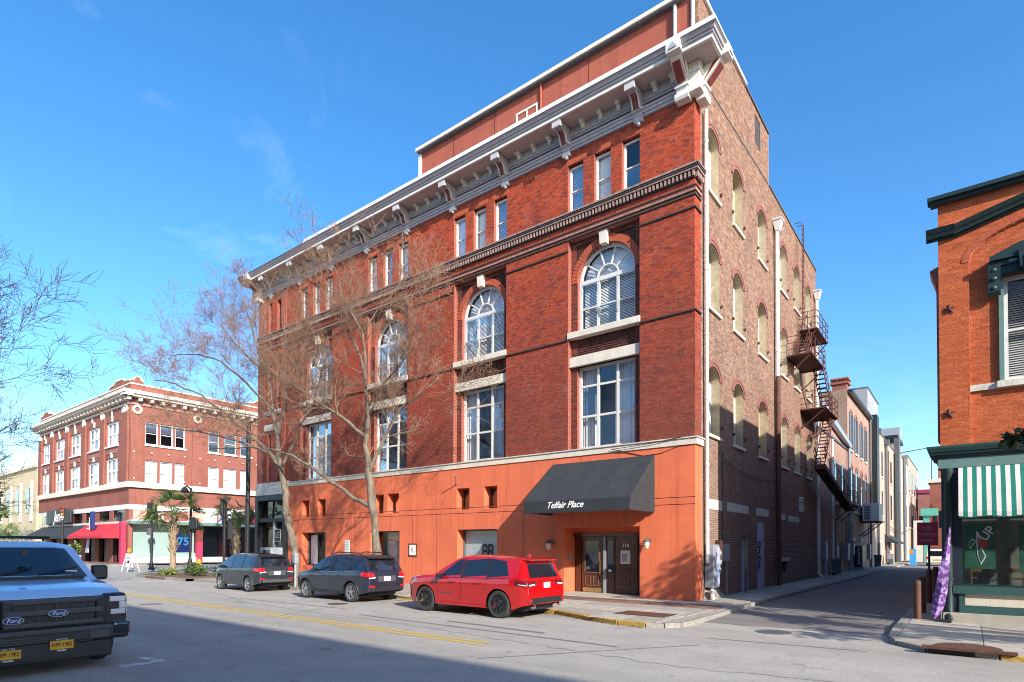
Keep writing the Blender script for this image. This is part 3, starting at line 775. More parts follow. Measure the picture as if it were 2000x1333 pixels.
# recessed bays
for bi, c in enumerate(BAYS):
    PB = P_front(.24)
    h2 = ('r', c-1.28, c+1.28, 5.7, 9.17); h3 = ('a', c-1.28, c+1.28, 10.5, 12.62, 1.28)
    bk = ('r', c-1.27, c+1.27, 9.17, 10.5)
    sp = [('r', c-1.60, c-1.30, 5, 15), ('r', c+1.30, c+1.60, 5, 15), ('a', c-1.56, c+1.56, 10.5, 12.62, 1.56)]
    ring = ('a', c-1.56, c+1.56, 12.62, 12.62, 1.56)
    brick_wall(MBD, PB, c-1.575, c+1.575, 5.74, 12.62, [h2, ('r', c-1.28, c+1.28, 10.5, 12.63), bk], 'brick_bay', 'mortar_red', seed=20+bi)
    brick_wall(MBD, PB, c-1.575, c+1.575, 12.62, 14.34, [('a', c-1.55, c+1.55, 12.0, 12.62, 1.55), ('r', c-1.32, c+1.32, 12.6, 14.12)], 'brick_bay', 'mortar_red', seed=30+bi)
    # basket-weave spandrels and apron
    PD = P_front(.26)
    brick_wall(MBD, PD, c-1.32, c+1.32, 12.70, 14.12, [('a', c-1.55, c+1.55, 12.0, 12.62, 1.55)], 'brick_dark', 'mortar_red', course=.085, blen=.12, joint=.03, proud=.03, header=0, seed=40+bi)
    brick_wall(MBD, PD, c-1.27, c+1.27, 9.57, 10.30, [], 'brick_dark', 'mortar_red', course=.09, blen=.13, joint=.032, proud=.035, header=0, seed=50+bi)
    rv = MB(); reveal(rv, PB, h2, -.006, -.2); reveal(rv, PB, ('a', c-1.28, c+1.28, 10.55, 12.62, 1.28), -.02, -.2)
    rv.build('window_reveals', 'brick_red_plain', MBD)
    # arch of radial bricks
    nv = 33
    t0 = MB()
    for k in range(nv):
        a = math.pi*(k+.5)/nv
        if abs(a-math.pi/2) < .085: continue
        da = math.pi/nv*.44; r0, r1 = 1.285, 1.56
        pts = [(-r0*math.cos(a-da), r0*math.sin(a-da)), (-r1*math.cos(a-da), r1*math.sin(a-da)), (-r1*math.cos(a+da), r1*math.sin(a+da)), (-r0*math.cos(a+da), r0*math.sin(a+da))]
        MB().prism([(c+p, 12.62+q) for p, q in pts], lambda x, z: (x, .27, z), lambda x, z: (x, .215, z)).build('arch_brick', 'voussoir', MBD)
    arch_ring(t0, PB, c, 12.62, 1.283, 1.283, .27, -.05, -.002); t0.build('arch_mortar', 'mortar_red', MBD)
    MB().prism([(c-.14, 13.80), (c+.14, 13.80), (c+.20, 14.46), (c-.20, 14.46)], lambda x, z: (x, .25, z), lambda x, z: (x, .03, z)).build('keystone', 'stone_cream', MBD)
    bevel(MB().box(c-1.60, c+1.60, -.05, .42, 10.30, 10.55).build('window_sill', 'stone_cream', MBD), .012)
    bevel(MB().box(c-1.572, c+1.572, .10, .42, 9.17, 9.57).build('lintel', 'stone_cream', MBD), .008)
    # second-floor window: transom lights over tall sashes
    glz = ['glass', 'glass_sky', 'glass', 'glass_dark'] if bi < 1 else ['glass_sky', 'glass', 'glass_sky']
    PW = P_front(.42)
    w = sash(MBD, PW, c-1.28, c+1.28, 5.80, 9.17, 0, [.335, .675], [.40, .765], gm=glz, fw=.11, mw=.10, blind=['curtain', 'curtain', None, 'slats'][bi], seed=bi)
    # third-floor arched window
    w = MB()
    for (a, b) in ((c-1.28, c-1.17), (c+1.17, c+1.28)): w.pbox(PW, a, b, -.09, 0, 10.55, 12.62)
    w.pbox(PW, c-1.17, c+1.17, -.09, -.002, 10.55, 10.68)
    for u in (c-.42, c+.45): w.pbox(PW, u-.055, u+.055, -.09, -.003, 10.68, 12.55)
    w.pbox(PW, c-1.17, c+1.17, -.09, .01, 12.54, 12.70)
    for (a, b) in ((c-1.17, c-.475), (c-.365, c+.395), (c+.505, c+1.17)): w.pbox(PW, a, b, -.09, -.012, 11.53, 11.59)
    arch_ring(w, PW, c, 12.62, 1.16, 1.16, .12, -.09, 0)
    arch_ring(w, PW, c, 12.66, .44, .44, .05, -.09, -.008, n=14)
    for a in (36, 72, 108, 144):
        t = R(a); p = Vector((math.cos(t), math.sin(t))); q = Vector((-p.y, p.x))*.025
        pts = [p*.48+q, p*1.17+q, p*1.17-q, p*.48-q]
        w.prism([(c+k.x, 12.66+k.y) for k in pts], lambda x, z: (x, .50, z), lambda x, z: (x, .43, z))
    wo = w.build('arched_window', 'paint_white', MBD)
    us = [c-1.17, c-.42, c+.45, c+1.17]; zs = [10.66, 11.56, 12.56]
    for i in range(3):
        for j in range(2):
            MB().quad((us[i], .475, zs[j]), (us[i+1], .475, zs[j]), (us[i+1], .365, zs[j+1]), (us[i], .365, zs[j+1])).build('pane', ['glass', 'glass_sky', 'glass'][(i+j+bi) % 3], wo)
    al = [0, 36, 72, 108, 144, 180]
    for a0, a1 in zip(al, al[1:]):
        pts = [(c+1.17*math.cos(R(a)), .475, 12.66+1.17*math.sin(R(a))) for a in np.linspace(a0, a1, 6)] + [(c+.46*math.cos(R(a)), .475, 12.66+.46*math.sin(R(a))) for a in np.linspace(a1, a0, 5)]
        MB().poly(pts).build('fan_pane', 'glass' if a0 % 72 else 'glass_sky', wo)
    MB().poly([(c+.45*math.cos(R(a)), .475, 12.66+.45*math.sin(R(a))) for a in np.linspace(0, 180, 11)]).build('fan_pane', 'glass', wo)
    fill_behind(wo, PW, c-1.2, c+1.2, 10.6, 12.6, -.09, 'slats', 'interior_room')
    fb = MB()                                           # pleated fan blind behind the arch
    for k in range(40):
        a0, a1 = math.pi*k/40, math.pi*(k+1)/40; dy = .03*(k % 2)
        fb.quad((c+.05*math.cos(a0), .62, 12.64), (c+1.15*math.cos(a0), .62+dy, 12.64+1.15*math.sin(a0)), (c+1.15*math.cos(a1), .65-dy, 12.64+1.15*math.sin(a1)), (c+.05*math.cos(a1), .62, 12.64))
    stuff(fb.build('fan_blind', 'blind_white', wo))
    # fourth-floor windows
    for k, u in enumerate((-1.24, 0, 1.22)):
        gm = {(0, 2): 'glass_dark'}.get((bi, k), 'glass')
        bl = {(0, 2): None, (0, 1): 'shade'}.get((bi, k), 'shade' if (k+bi) % 3 else 'slats')
        sash(MBD, P_front(.16), c+u-.365, c+u+.365, 15.45, 17.42, 0, [], [.49], gm=gm, fw=.075, mw=.06, blind=bl, seed=bi*3+k)
        jb = MB()                                        # soldier-course head
        for q in range(13):
            x = c+u-.43+q*.072; jb.box(x, x+.060, -.006, .02, 17.50, 17.74)
        stuff(jb.build('soldier_course', 'voussoir', MBD))
# end bay: narrow slits in the pier at the far end
for (a, b) in SL:
    for (z0, z1) in ((5.9, 9.1), (10.6, 13.6), (15.55, 17.45)):
        sash(MBD, P_front(.3), a, b, z0, z1, 0, [], [.5], gm='glass_dark', fm='paint_maroon', fw=.05, mw=.04)
for (a, b, d) in ((XL, -28.4, .06), (-26.4, -25.9, .06)):
    MB().box(a, b, -d, -.012, 5.78, 17.9).build('pilaster', 'stucco_terracotta' if a > -28 else 'brick_red_plain', MBD)
for (z0, z1) in ((9.2, 9.6), (10.2, 10.5)):
    MB().box(-28.35, -26.45, -.05, -.012, z0, z1).build('lintel', 'stone_weathered', MBD)

# --- string courses and dentil cornice
def course(name, z0, z1, d, m, x0=XL, x1=XR, ret=.55):
    mb = MB(); mb.box(x0, x1+d, -d, -.003, z0, z1); mb.box(.052, x1+d, -.003, ret, z0, z1)
    return mb.build(name, m, MBD)
course('string_course', 14.36, 14.43, .045, 'soot'); course('string_course', 14.50, 14.56, .07, 'soot_light')
course('string_course', 14.56, 14.66, .05, 'brick_red_plain'); course('string_course', 14.66, 14.70, .085, 'soot')
course('dentil_cornice', 15.20, 15.27, .17, 'soot_light'); course('dentil_cornice', 15.275, 15.34, .20, 'soot'); course('dentil_cornice', 15.345, 15.41, .23, 'soot_light')
course('dentil_backing', 14.96, 15.195, .04, 'soot')
dm = MB().box(-.035, .035, -.05, .05, -.10, .10).mesh('dentil', 'soot_light')
k = 0; x = XL+.1
while x < XR+.1:
    inst('dentil', dm, (x, -.09, 15.09), MBD); x += .15; k += 1
for y in (.05, .2, .35, .5): inst('dentil', dm, (.14, y, 15.09), MBD)
edges = [XR] + [e for c in BAYS for e in (c+1.575, c-1.575)] + [XL]
for i in range(0, len(edges)-1, 2):
    b, a = edges[i], edges[i+1]
    for z, t in ((13.90, .055), (10.24, .05)):
        mb = MB(); mb.box(a-.002, b+(.06 if i == 0 else .002), -.055, -.003, z, z+t)
        if i == 0: mb.box(.052, .11, -.003, .55, z, z+t)
        mb.build('string_course', 'soot', MBD)

# --- corner pier return and white downpipe
brick_wall(MBD, PS, 0.0, .58, 5.78, 18.0, [], 'brick_red', 'mortar_red', d0=.05, seed=77)
MB().quad((.04, .58, 0), (.0, .58, 0), (.0, .58, 18), (.04, .58, 18)).build('pier_edge', 'brick_red_plain', MBD)

# --- ground floor in orange stucco
PO = P_front(-.05)
win_hi = [(-11.30, -10.50), (-9.62, -8.86), (-17.25, -16.5), (-16.2, -15.32), (-23.98, -23.24), (-22.36, -21.6)]
win_lo = [(-11.25, -8.86), (-17.55, -15.25), (-23.95, -21.56)]
door = (-5.36, -2.04, 0, 2.65)
oh = [('r', a, b, 3.57, 4.57) for a, b in win_hi] + [('r', a, b, .70, 2.65) for a, b in win_lo] + [('r',)+door]
zs = sorted({0, 5.5, 3.40, 3.65} | {v for h in oh for v in (h[3], h[4])})
sm = MB(); gv = .02
for z0, z1 in zip(zs, zs[1:]):
    zc = (z0+z1)/2
    for a, b in spans(-25.4, .06, zc, oh):
        sm.quad(PO(a, 0, z0+(.012 if z0 in (3.40, 3.65) else 0)), PO(b, 0, z0+(.012 if z0 in (3.40, 3.65) else 0)), PO(b, 0, z1-(.012 if z1 in (3.40, 3.65) else 0)), PO(a, 0, z1-(.012 if z1 in (3.40, 3.65) else 0)))
sm.build('stucco_wall', 'stucco_orange', MBD)
MB().box(-25.4, -5.37, -.02, .04, 0, .6).build('stucco_base', 'stucco_orange', MBD); MB().box(-2.03, .04, -.02, .04, 0, .6).build('stucco_base', 'stucco_orange', MBD)
gb = MB()
for z in (3.40, 3.65):
    for a, b in spans(-25.4, .05, z+.2 if z < 3.5 else z-.1, oh): gb.quad((a, -.035, z-.02), (b, -.035, z-.02), (b, -.035, z+.02), (a, -.035, z+.02))
gb.build('groove', 'paint_maroon', MBD)
MB().quad((.061, -.05, 0), (.061, .62, 0), (.061, .62, 5.5), (.061, -.05, 5.5)).build('stucco_return', 'stucco_orange', MBD)
rv = MB()
for h in oh[:-1]: reveal(rv, PO, h, 0, -.42)
reveal(rv, PO, oh[-1], 0, -.85); rv = stuff(rv.build('stucco_reveals', 'stucco_orange', MBD))
for x in (-12.6, -7.4, -14.3, -19.2): MB().box(x, x+.014, -.056, -.045, .2, 3.38).build('control_joint', 'paint_maroon', MBD)
for i, (a, b) in enumerate(win_hi):
    sash(MBD, P_front(.36), a, b, 3.57, 4.57, 0, [], [], fm='wood_trim', gm='glass_dark', fw=.06, blind='shade' if i in (0, 1) else None, seed=i)
for i, (a, b) in enumerate(win_lo):
    w = sash(MBD, P_front(.36), a, b, .70, 2.65, 0, [], [], fm='metal_dark', gm='glass', fw=.06, back='interior_display' if i == 0 else 'interior_room', name='shop_window', seed=i)
    if i == 0:
        MB().quad((a, .47, .7), (b, .47, .7), (b, .47, 2.65), (a, .47, 2.65)).build('display_panel', 'display_cyan', w)
        text('lettering', 'BR', .95, 'ink_black', w, (-9.75, .405, 1.62), (1, 0, 0), (0, 0, 1), sx=.8, spacing=.82)
        text('lettering', 'THE LAW FIRM', .09, 'ink_grey', w, (-9.35, .41, 1.75), (1, 0, 0), (0, 0, 1)) if False else None
    elif i == 1:
        fig = MB(); fig.lathe((-16.0, .7, .75), [(.02, 0), (.30, .02), (.26, .5), (.18, .85), (.22, 1.05), (.25, 1.3), (.10, 1.42), (.07, 1.5), (.11, 1.6), (.09, 1.75), (.02, 1.8)], 14).build('dress_form', 'concrete_pale', w)
        MB().box(-17.4, -15.3, 1.0, 1.05, .7, 2.65).build('display_panel', 'curtain', w)
    else:
        MB().box(a+.1, a+.75, .52, .56, .7, 2.5).build('display_panel', 'blind_white', w)
# the white sill band above the stucco
course('sill_band', 5.50, 5.72, .09, 'stone_cream', x0=-25.4, ret=.62); course('sill_band', 5.725, 5.77, .13, 'stone_weathered', x0=-25.4, ret=.62)
MB().box(XL, -25.4, -.14, .0, 5.08, 5.86).build('sill_band', 'stone_weathered', MBD)

# --- wooden entrance doors in the deep recess
DY = .80
dn = MB(); dn.box(-5.36, -2.04, DY, DY+.08, 0, 2.65); dn.build('door_surround', 'wood_dark', MBD)
MB().box(-5.36, -2.04, -.03, .02, 2.28, 2.30) if False else None
MB().box(-5.36, -2.04, DY-.14, DY-.002, 2.30, 2.42).build('door_head', 'wood_dark', MBD)
MB().box(-5.36, -2.04, DY-.06, DY-.003, 2.42, 2.65).build('transom_panel', 'stucco_orange', MBD)
def panel_door(x0, x1, glazed):
    d = MB(); d.box(x0, x1, DY-.07, DY-.002, .03, 2.28); d = d.build('door', 'wood_dark', MBD)
    if glazed:
        MB().box(x0+.17, x1-.17, DY-.08, DY-.071, .86, 2.10).build('pane', 'car_glass', d)
        fr = MB(); a, b = x0+.13, x1-.13
        for (p, q, r, s) in ((a, a+.04, .82, 2.14), (b-.04, b, .82, 2.14), (a+.04, b-.04, .82, .86), (a+.04, b-.04, 2.10, 2.14)): fr.box(p, q, DY-.095, DY-.071, r, s)
        fr.build('glazing_bead', 'wood_trim', d)
        MB().box(x0+.05, x1-.05, DY-.078, DY-.071, .05, .22).build('kick_plate', 'brass', d)
    else:
        fr = MB(); a, b = x0+.15, x1-.15
        for (p, q, r, s) in ((a, a+.03, .80, 2.10), (b-.03, b, .80, 2.10), (a+.03, b-.03, .80, .83), (a+.03, b-.03, 2.07, 2.10)): fr.box(p, q, DY-.09, DY-.071, r, s)
        fr.build('panel_bead', 'wood_trim', d)
    for (p, q) in ((x0+.16, (x0+x1)/2-.05), ((x0+x1)/2+.05, x1-.16)):
        fr = MB()
        for (a, b, r, s) in ((p, p+.03, .30, .70), (q-.03, q, .30, .70), (p+.03, q-.03, .30, .33), (p+.03, q-.03, .67, .70)): fr.box(a, b, DY-.09, DY-.071, r, s)
        fr.build('panel_bead', 'wood_trim', d)
    return d
d1 = panel_door(-4.98, -4.02, True); d2 = panel_door(-3.45, -2.5, False)
tb = MB(); tb.tube([(-4.10, DY-.13, .75), (-4.10, DY-.13, 1.35)], .02); tb.build('handle', 'brass', d1)
MB().box(-3.98, -3.86, DY-.12, DY-.002, 0, 2.28).build('door_post', 'metal_grey', MBD)
sd = MB().box(-3.84, -3.50, DY-.07, DY-.002, .03, 2.28).build('side_light', 'wood_dark', MBD)
MB().box(-3.78, -3.56, DY-.08, DY-.071, .85, 2.1).build('pane', 'car_glass', sd)
MB().box(-3.75, -3.62, DY-.09, DY-.081, .88, .98).build('sticker', 'paper', sd)
text('house_number', '110', .20, 'ink_white', d2, (-3.0, DY-.085, 1.93), (1, 0, 0), (0, 0, 1), bold=.004)
np_ = MB().box(-3.22, -2.80, DY-.085, DY-.071, 1.22, 1.74).build('notice', 'paper', d2)
MB().box(-3.17, -2.93, DY-.090, DY-.0855, 1.30, 1.62).build('print', 'ink_grey', np_)
MB().box(-5.30, -5.03, DY-.05, DY-.003, .05, 2.26).build('side_panel', 'wood_dark', MBD)
MB().box(-2.46, -2.10, DY-.05, DY-.003, .05, 2.26).build('side_panel', 'wood_dark', MBD)
MB().box(-5.34, -2.06, -.20, DY, -.02, .03).build('door_step', 'concrete_pale', MBD)
ic = MB().box(-5.36, -5.30, .22, .42, 1.33, 1.55).build('intercom', 'metal_grey', MBD)

# --- black end shopfront at the far left of the ground floor
ef = MB()
for (a, b) in ((XL, -28.8), (-25.9, -25.4)): ef.box(a, b, -.16, .3, 0, 5.07)
ef.box(-28.8, -25.9, -.16, .3, 4.72, 5.07); ef.box(-28.8, -25.9, -.10, .3, 3.35, 3.6)
ef.build('shopfront_frame', 'metal_black', MBD)
MB().quad((-28.8, .2, 3.6), (-25.9, .2, 3.6), (-25.9, .2, 4.72), (-28.8, .2, 4.72)).build('pane', 'glass_sky', MBD)
MB().quad((-28.8, .22, 0), (-27.4, .22, 0), (-27.4, .22, 3.35), (-28.8, .22, 3.35)).build('pane', 'glass_shop', MBD)
MB().quad((-27.2, .22, 0), (-25.9, .22, 0), (-25.9, .22, 3.35), (-27.2, .22, 3.35)).build('pane', 'glass_shop', MBD)
MB().box(-27.4, -27.2, .1, .3, 0, 3.35).build('shopfront_post', 'metal_white', MBD)
MB().quad((-28.8, .9, 0), (-25.9, .9, 0), (-25.9, .9, 5), (-28.8, .9, 5)).build('shop_interior', 'interior_dark', MBD)
hb = MB().box(-27.0, -26.3, -.02, .02, 2.1, 2.9).build('hanging_logo', 'ink_grey', MBD)
MB().box(-26.95, -26.35, -.03, -.021, 2.15, 2.85).build('logo_field', 'metal_black', hb)
text('lettering', 'LE', .5, 'ink_grey', hb, (-26.65, -.036, 2.5), (1, 0, 0), (0, 0, 1))

# --- main cornice
def run(name, m, prof, x0=-29.95, x1=1.0, y_end=.42, miter=True):
    """profile (d,z) swept along the front and round the corner"""
    mb = MB(); n = len(prof)
    A = [(x0, -d, z) for d, z in prof]; Bc = [(min(x1, .05+d), -d, z) for d, z in prof]; E = [(min(x1, .05+d), y_end, z) for d, z in prof]
    for i in range(n-1):
        mb.quad(A[i], Bc[i], Bc[i+1], A[i+1]); mb.quad(Bc[i], E[i], E[i+1], Bc[i+1])
    mb.poly(A); mb.poly(E[::-1])
    return mb.build(name, m, MBD, fixn=False)
run('architrave', 'paint_lavender', [(0, 17.96), (.10, 17.96), (.10, 18.06), (.15, 18.07), (.15, 18.16), (.20, 18.18), (.20, 18.26), (0, 18.26)])
run('frieze', 'paint_lavender', [(0, 18.26), (.05, 18.262), (.05, 18.40), (.12, 18.41), (.12, 18.46), (.10, 18.47), (.10, 18.90), (0, 18.90)])
run('bed_mould', 'paint_lavender', [(.10, 18.48), (.15, 18.50), (.15, 18.54), (.10, 18.56)])
MB().quad((-29.95, -.10, 18.895), (.95, -.10, 18.895), (.95, -.92, 18.895), (-29.95, -.92, 18.895)).build('soffit', 'soffit_mauve', MBD)
MB().quad((.10, -.10, 18.896), (.93, -.10, 18.896), (.93, .42, 18.896), (.10, .42, 18.896)).build('soffit', 'soffit_mauve', MBD)
run('soffit_lip', 'paint_white', [(.86, 18.87), (.95, 18.87), (.95, 18.97), (.86, 18.97)])
run('crown', 'paint_lavender', [(.6, 18.97), (.955, 18.972), (.955, 19.02), (1.0, 19.03), (1.0, 19.10), (1.05, 19.11), (1.08, 19.18), (1.14, 19.22), (.6, 19.22)], x1=1.25)
run('crown_fillet', 'metal_black', [(.6, 19.222), (1.145, 19.222), (1.145, 19.25), (.6, 19.25)], x1=1.3)
run('flashing', 'metal_white', [(.2, 19.252), (1.13, 19.252), (1.10, 19.46), (.2, 19.62)], x1=1.3, x0=-22.5)
run('gutter', 'metal_dark', [(.2, 19.252), (1.16, 19.252), (1.16, 19.30), (.2, 19.34)], x0=-29.98, x1=1.35) if False else None
def big_bracket(x, P):
    prof = [(0, 17.78), (.16, 17.78), (.20, 17.90), (.14, 18.0), (.20, 18.18), (.30, 18.22), (.40, 18.5), (.62, 18.66), (.80, 18.70), (.84, 18.78), (.84, 18.885), (0, 18.885)]
    b = MB().prism(prof, lambda d, z: P(x-.17, d, z), lambda d, z: P(x+.17, d, z)).build('bracket', 'paint_lavender', MBD)
    for s in (-.11, .01):
        MB().prism([(.21, 18.22), (.305, 18.23), (.41, 18.52), (.64, 18.70), (.60, 18.74), (.36, 18.56)], lambda d, z: P(x+s, d+.012, z-.012), lambda d, z: P(x+s+.10, d+.012, z-.012)).build('inset_panel', 'paint_maroon', b)
    t = MB()
    t.prism([(.80, 18.60), (.90, 18.60), (.90, 18.88), (.80, 18.88)], lambda d, z: P(x-.20, d, z), lambda d, z: P(x+.20, d, z))
    for s in (-.16, .12): t.prism([(.22, 18.2), (.33, 18.2), (.44, 18.5), (.68, 18.66), (.70, 18.70), (.40, 18.54)], lambda d, z: P(x+s, d+.02, z-.02), lambda d, z: P(x+s+.04, d+.02, z-.02))
    t.prism([(.0, 18.16), (.26, 18.16), (.26, 18.24), (0, 18.24)], lambda d, z: P(x-.22, d, z), lambda d, z: P(x+.22, d, z))
    t.build('bracket_trim', 'paint_lavender_pale', b)
    MB().lathe(Vector(P(x, .10, 17.66)), [(.02, 0), (.07, .03), (.09, .09), (.05, .14)], 10).build('pendant', 'paint_lavender', b)
bx = [-2.05-3.19*k for k in range(9)]
for x in bx: big_bracket(x, PF)
for a, b in zip([.0]+bx, bx+[-29.0]):
    mb = MB().box(b+.26, a-.26, -.16, -.05, 18.272, 18.39)
    MB().box(b+.26, a-.26, -.075, -.053, 18.275, 18.385).build('frieze_panel', 'paint_maroon', MBD)
    n = 3 if abs(a-b) < 3.3 and a < 0 else (2 if a >= 0 else 3)
    for k in range(n):
        x = a+(b-a)*(k+1)/(n+1)
        m = MB().prism([(.10, 18.60), (.20, 18.62), (.17, 18.70), (.26, 18.76), (.34, 18.76), (.36, 18.885), (.10, 18.885)], lambda d, z: PF(x-.075, d, z), lambda d, z: PF(x+.075, d, z))
        m.box(x-.10, x+.10, -.38, -.10, 18.84, 18.888); m.build('modillion', 'paint_white', MBD)
def strut_bracket(A, B, w, name):
    pass
# the large corner consoles: pedestal, raking strut with a red panel
def corner_console(P, x, s=1):
    prof = [(.08, 17.92), (.34, 17.92), (.36, 18.16), (.30, 18.24), (.92, 18.86), (.92, 18.93), (.40, 18.93), (.08, 18.5)]
    b = MB().prism(prof, lambda d, z: P(x-.21, d, z), lambda d, z: P(x+.21, d, z)).build('corner_console', 'paint_white', MBD)
    bevel(b, .012)
    MB().prism([(.40, 18.29), (.86, 18.75), (.90, 18.72), (.44, 18.26)], lambda d, z: P(x-.14, d+.012, z-.012), lambda d, z: P(x+.14, d+.012, z-.012)).build('inset_panel', 'paint_maroon', b)
    for sg in (-.214, .206):
        MB().prism([(.30, 18.32), (.66, 18.84), (.86, 18.86), (.34, 18.34)], lambda d, z: P(x+sg, d, z), lambda d, z: P(x+sg+.008, d, z)).build('side_panel', 'paint_maroon', b)
    MB().prism([(.80, 18.90), (1.19, 18.90), (1.19, 19.26), (.80, 19.26)], lambda d, z: P(x-.25, d, z), lambda d, z: P(x+.25, d, z)).build('console_cap', 'paint_white', b); t = MB()
    t.prism([(.05, 17.70), (.38, 17.70), (.42, 17.80), (.40, 17.94), (.05, 17.94)], lambda d, z: P(x-.25, d, z), lambda d, z: P(x+.25, d, z))
    t.prism([(.05, 18.14), (.42, 18.14), (.42, 18.22), (.05, 18.22)], lambda d, z: P(x-.25, d, z), lambda d, z: P(x+.25, d, z))
    t.build('console_foot', 'paint_white', b)
    MB().prism([(-.15, 18.98), (.15, 18.98), (0, 19.2)], lambda q, z: P(x+q, 1.192, z), lambda q, z: P(x+q, 1.225, z)).build('diamond', 'paint_lavender', b)
corner_console(PF, -.27); corner_console(P_east(.05), .25); corner_console(PF, -28.85)
cp = MB(); cp.box(-.06, .32, -.28, .10, 17.95, 18.9); cp.box(-.12, .38, -.34, .12, 18.55, 18.66); cp.box(-.10, .36, -.32, .12, 18.80, 18.89); cp.box(-.12, .40, -.36, .12, 17.84, 17.96)
bevel(cp.build('corner_block', 'paint_white', MBD), .015)

# --- penthouse set back on the roof
MB().box(-14.5, -.9, .55, .8, 19.3, 22.1).build('penthouse_front', 'stucco_terracotta', MBD)
MB().box(-14.5, -14.3, .8, 10, 19.3, 22.1).build('penthouse_side', 'stucco_terracotta', MBD)
MB().box(-.9, -.34, .52, .8, 19.3, 22.1).build('penthouse_pier', 'stucco_terracotta', MBD)
brick_wall(MBD, P_front(.60), -.34, .0, 19.3, 22.15, [], 'brick_tan', 'mortar_pale', seed=91)
MB().tube([(-.20, .50, 22.1), (-.20, .50, 19.6)], .07).build('downpipe', 'metal_white', MBD)
MB().box(-14.6, -.6, .35, 1.0, 22.02, 22.10).build('penthouse_fascia', 'metal_dark', MBD)
MB().box(-14.65, -.5, .28, 1.0, 22.10, 22.26).build('penthouse_gutter', 'stone_cream', MBD)
MB().box(-14.6, -.02, .8, 10, 22.0, 22.2).build('penthouse_roof', 'roof_grey', MBD)
MB().box(-14.62, -14.44, .46, .62, 19.3, 22.05).build('corner_trim', 'metal_white', MBD)
MB().tube([(-.86, .46, 22.1), (-.86, .46, 19.5)], .07).build('downpipe', 'metal_white', MBD)
MB().tube([(-6.95, .49, 22.1), (-6.95, .49, 19.5)], .05).build('downpipe', 'stucco_terracotta', MBD)
for x in (-12.2, -9.6, -4.6): MB().box(x, x+.03, .535, .55, 19.4, 22.0).build('control_joint', 'paint_maroon', MBD)
sash(MBD, P_front(.54), -8.35, -7.15, 20.2, 21.35, .02, [.5], [], gm='glass_dark', fm='paint_white', fw=.09)
MB().tube([(-1.9, 1.6, 22.2), (-1.9, 1.6, 23.3)], .02).build('antenna', 'metal_white', MBD)
MB().tube([(-2.3, 1.5, 22.5), (-1.4, 1.6, 23.2)], .02).build('antenna', 'metal_white', MBD)

# --- lane side: tan brick, arched windows in three rows
cols = [(1.38, 2.76), (4.42, 5.80), (8.10, 9.52), (12.22, 13.60), (15.20, 16.60), (18.30, 19.60)]
rows = [(6.10, 8.28, .45), (10.87, 12.95, .45), (15.30, 17.35, .45)]
sh = []
for (a, b) in cols:
    for (z0, zs_, r_) in rows: sh.append(('a', a+.03, b-.03, z0, zs_, r_))
dl = [('r', 5.45, 6.35, 0, 2.3), ('r', 7.80, 9.05, 0, 3.12), ('r', 12.25, 13.9, .55, 1.15)]
vent = ('r', 7.6, 8.6, 20.6, 22.0)
brick_wall(MBD, PS, .62, 21.3, 0, 19.62, sh+dl, 'brick_tan', 'mortar_pale', seed=5, single=None)
brick_wall(MBD, PS, .60, 9.95, 19.62, 22.15, [('r', 7.7, 8.6, 20.5, 21.85)], 'brick_tan', 'mortar_pale', seed=6)
MB().box(.0-.02, .0-.3, 7.7, 8.6, 20.5, 21.85).build('vent_recess', 'soot', MBD)
MB().box(-.3, .02, 9.95, 9.99, 19.6, 22.15).build('penthouse_end', 'brick_lane', MBD)
MB().box(-14.5, -.02, 9.85, 9.98, 19.3, 22.1).build('penthouse_back', 'brick_lane', MBD)
MB().box(-.30, .10, .30, 6.2, 22.15, 22.30).build('coping', 'metal_white', MBD)
MB().box(-.30, .06, 6.2, 10.05, 22.15, 22.24).build('coping', 'metal_dark', MBD)
MB().box(-.35, .05, 10.0, 21.35, 19.62, 19.70).build('coping', 'metal_dark', MBD)
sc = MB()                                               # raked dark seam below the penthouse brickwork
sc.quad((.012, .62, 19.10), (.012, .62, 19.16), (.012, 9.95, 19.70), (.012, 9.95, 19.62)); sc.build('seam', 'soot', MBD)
rv = MB()
for h in sh+dl: reveal(rv, PS, h, -.006, -.44)
stuff(rv.build('lane_reveals', 'reveal_tan_shade', MBD))
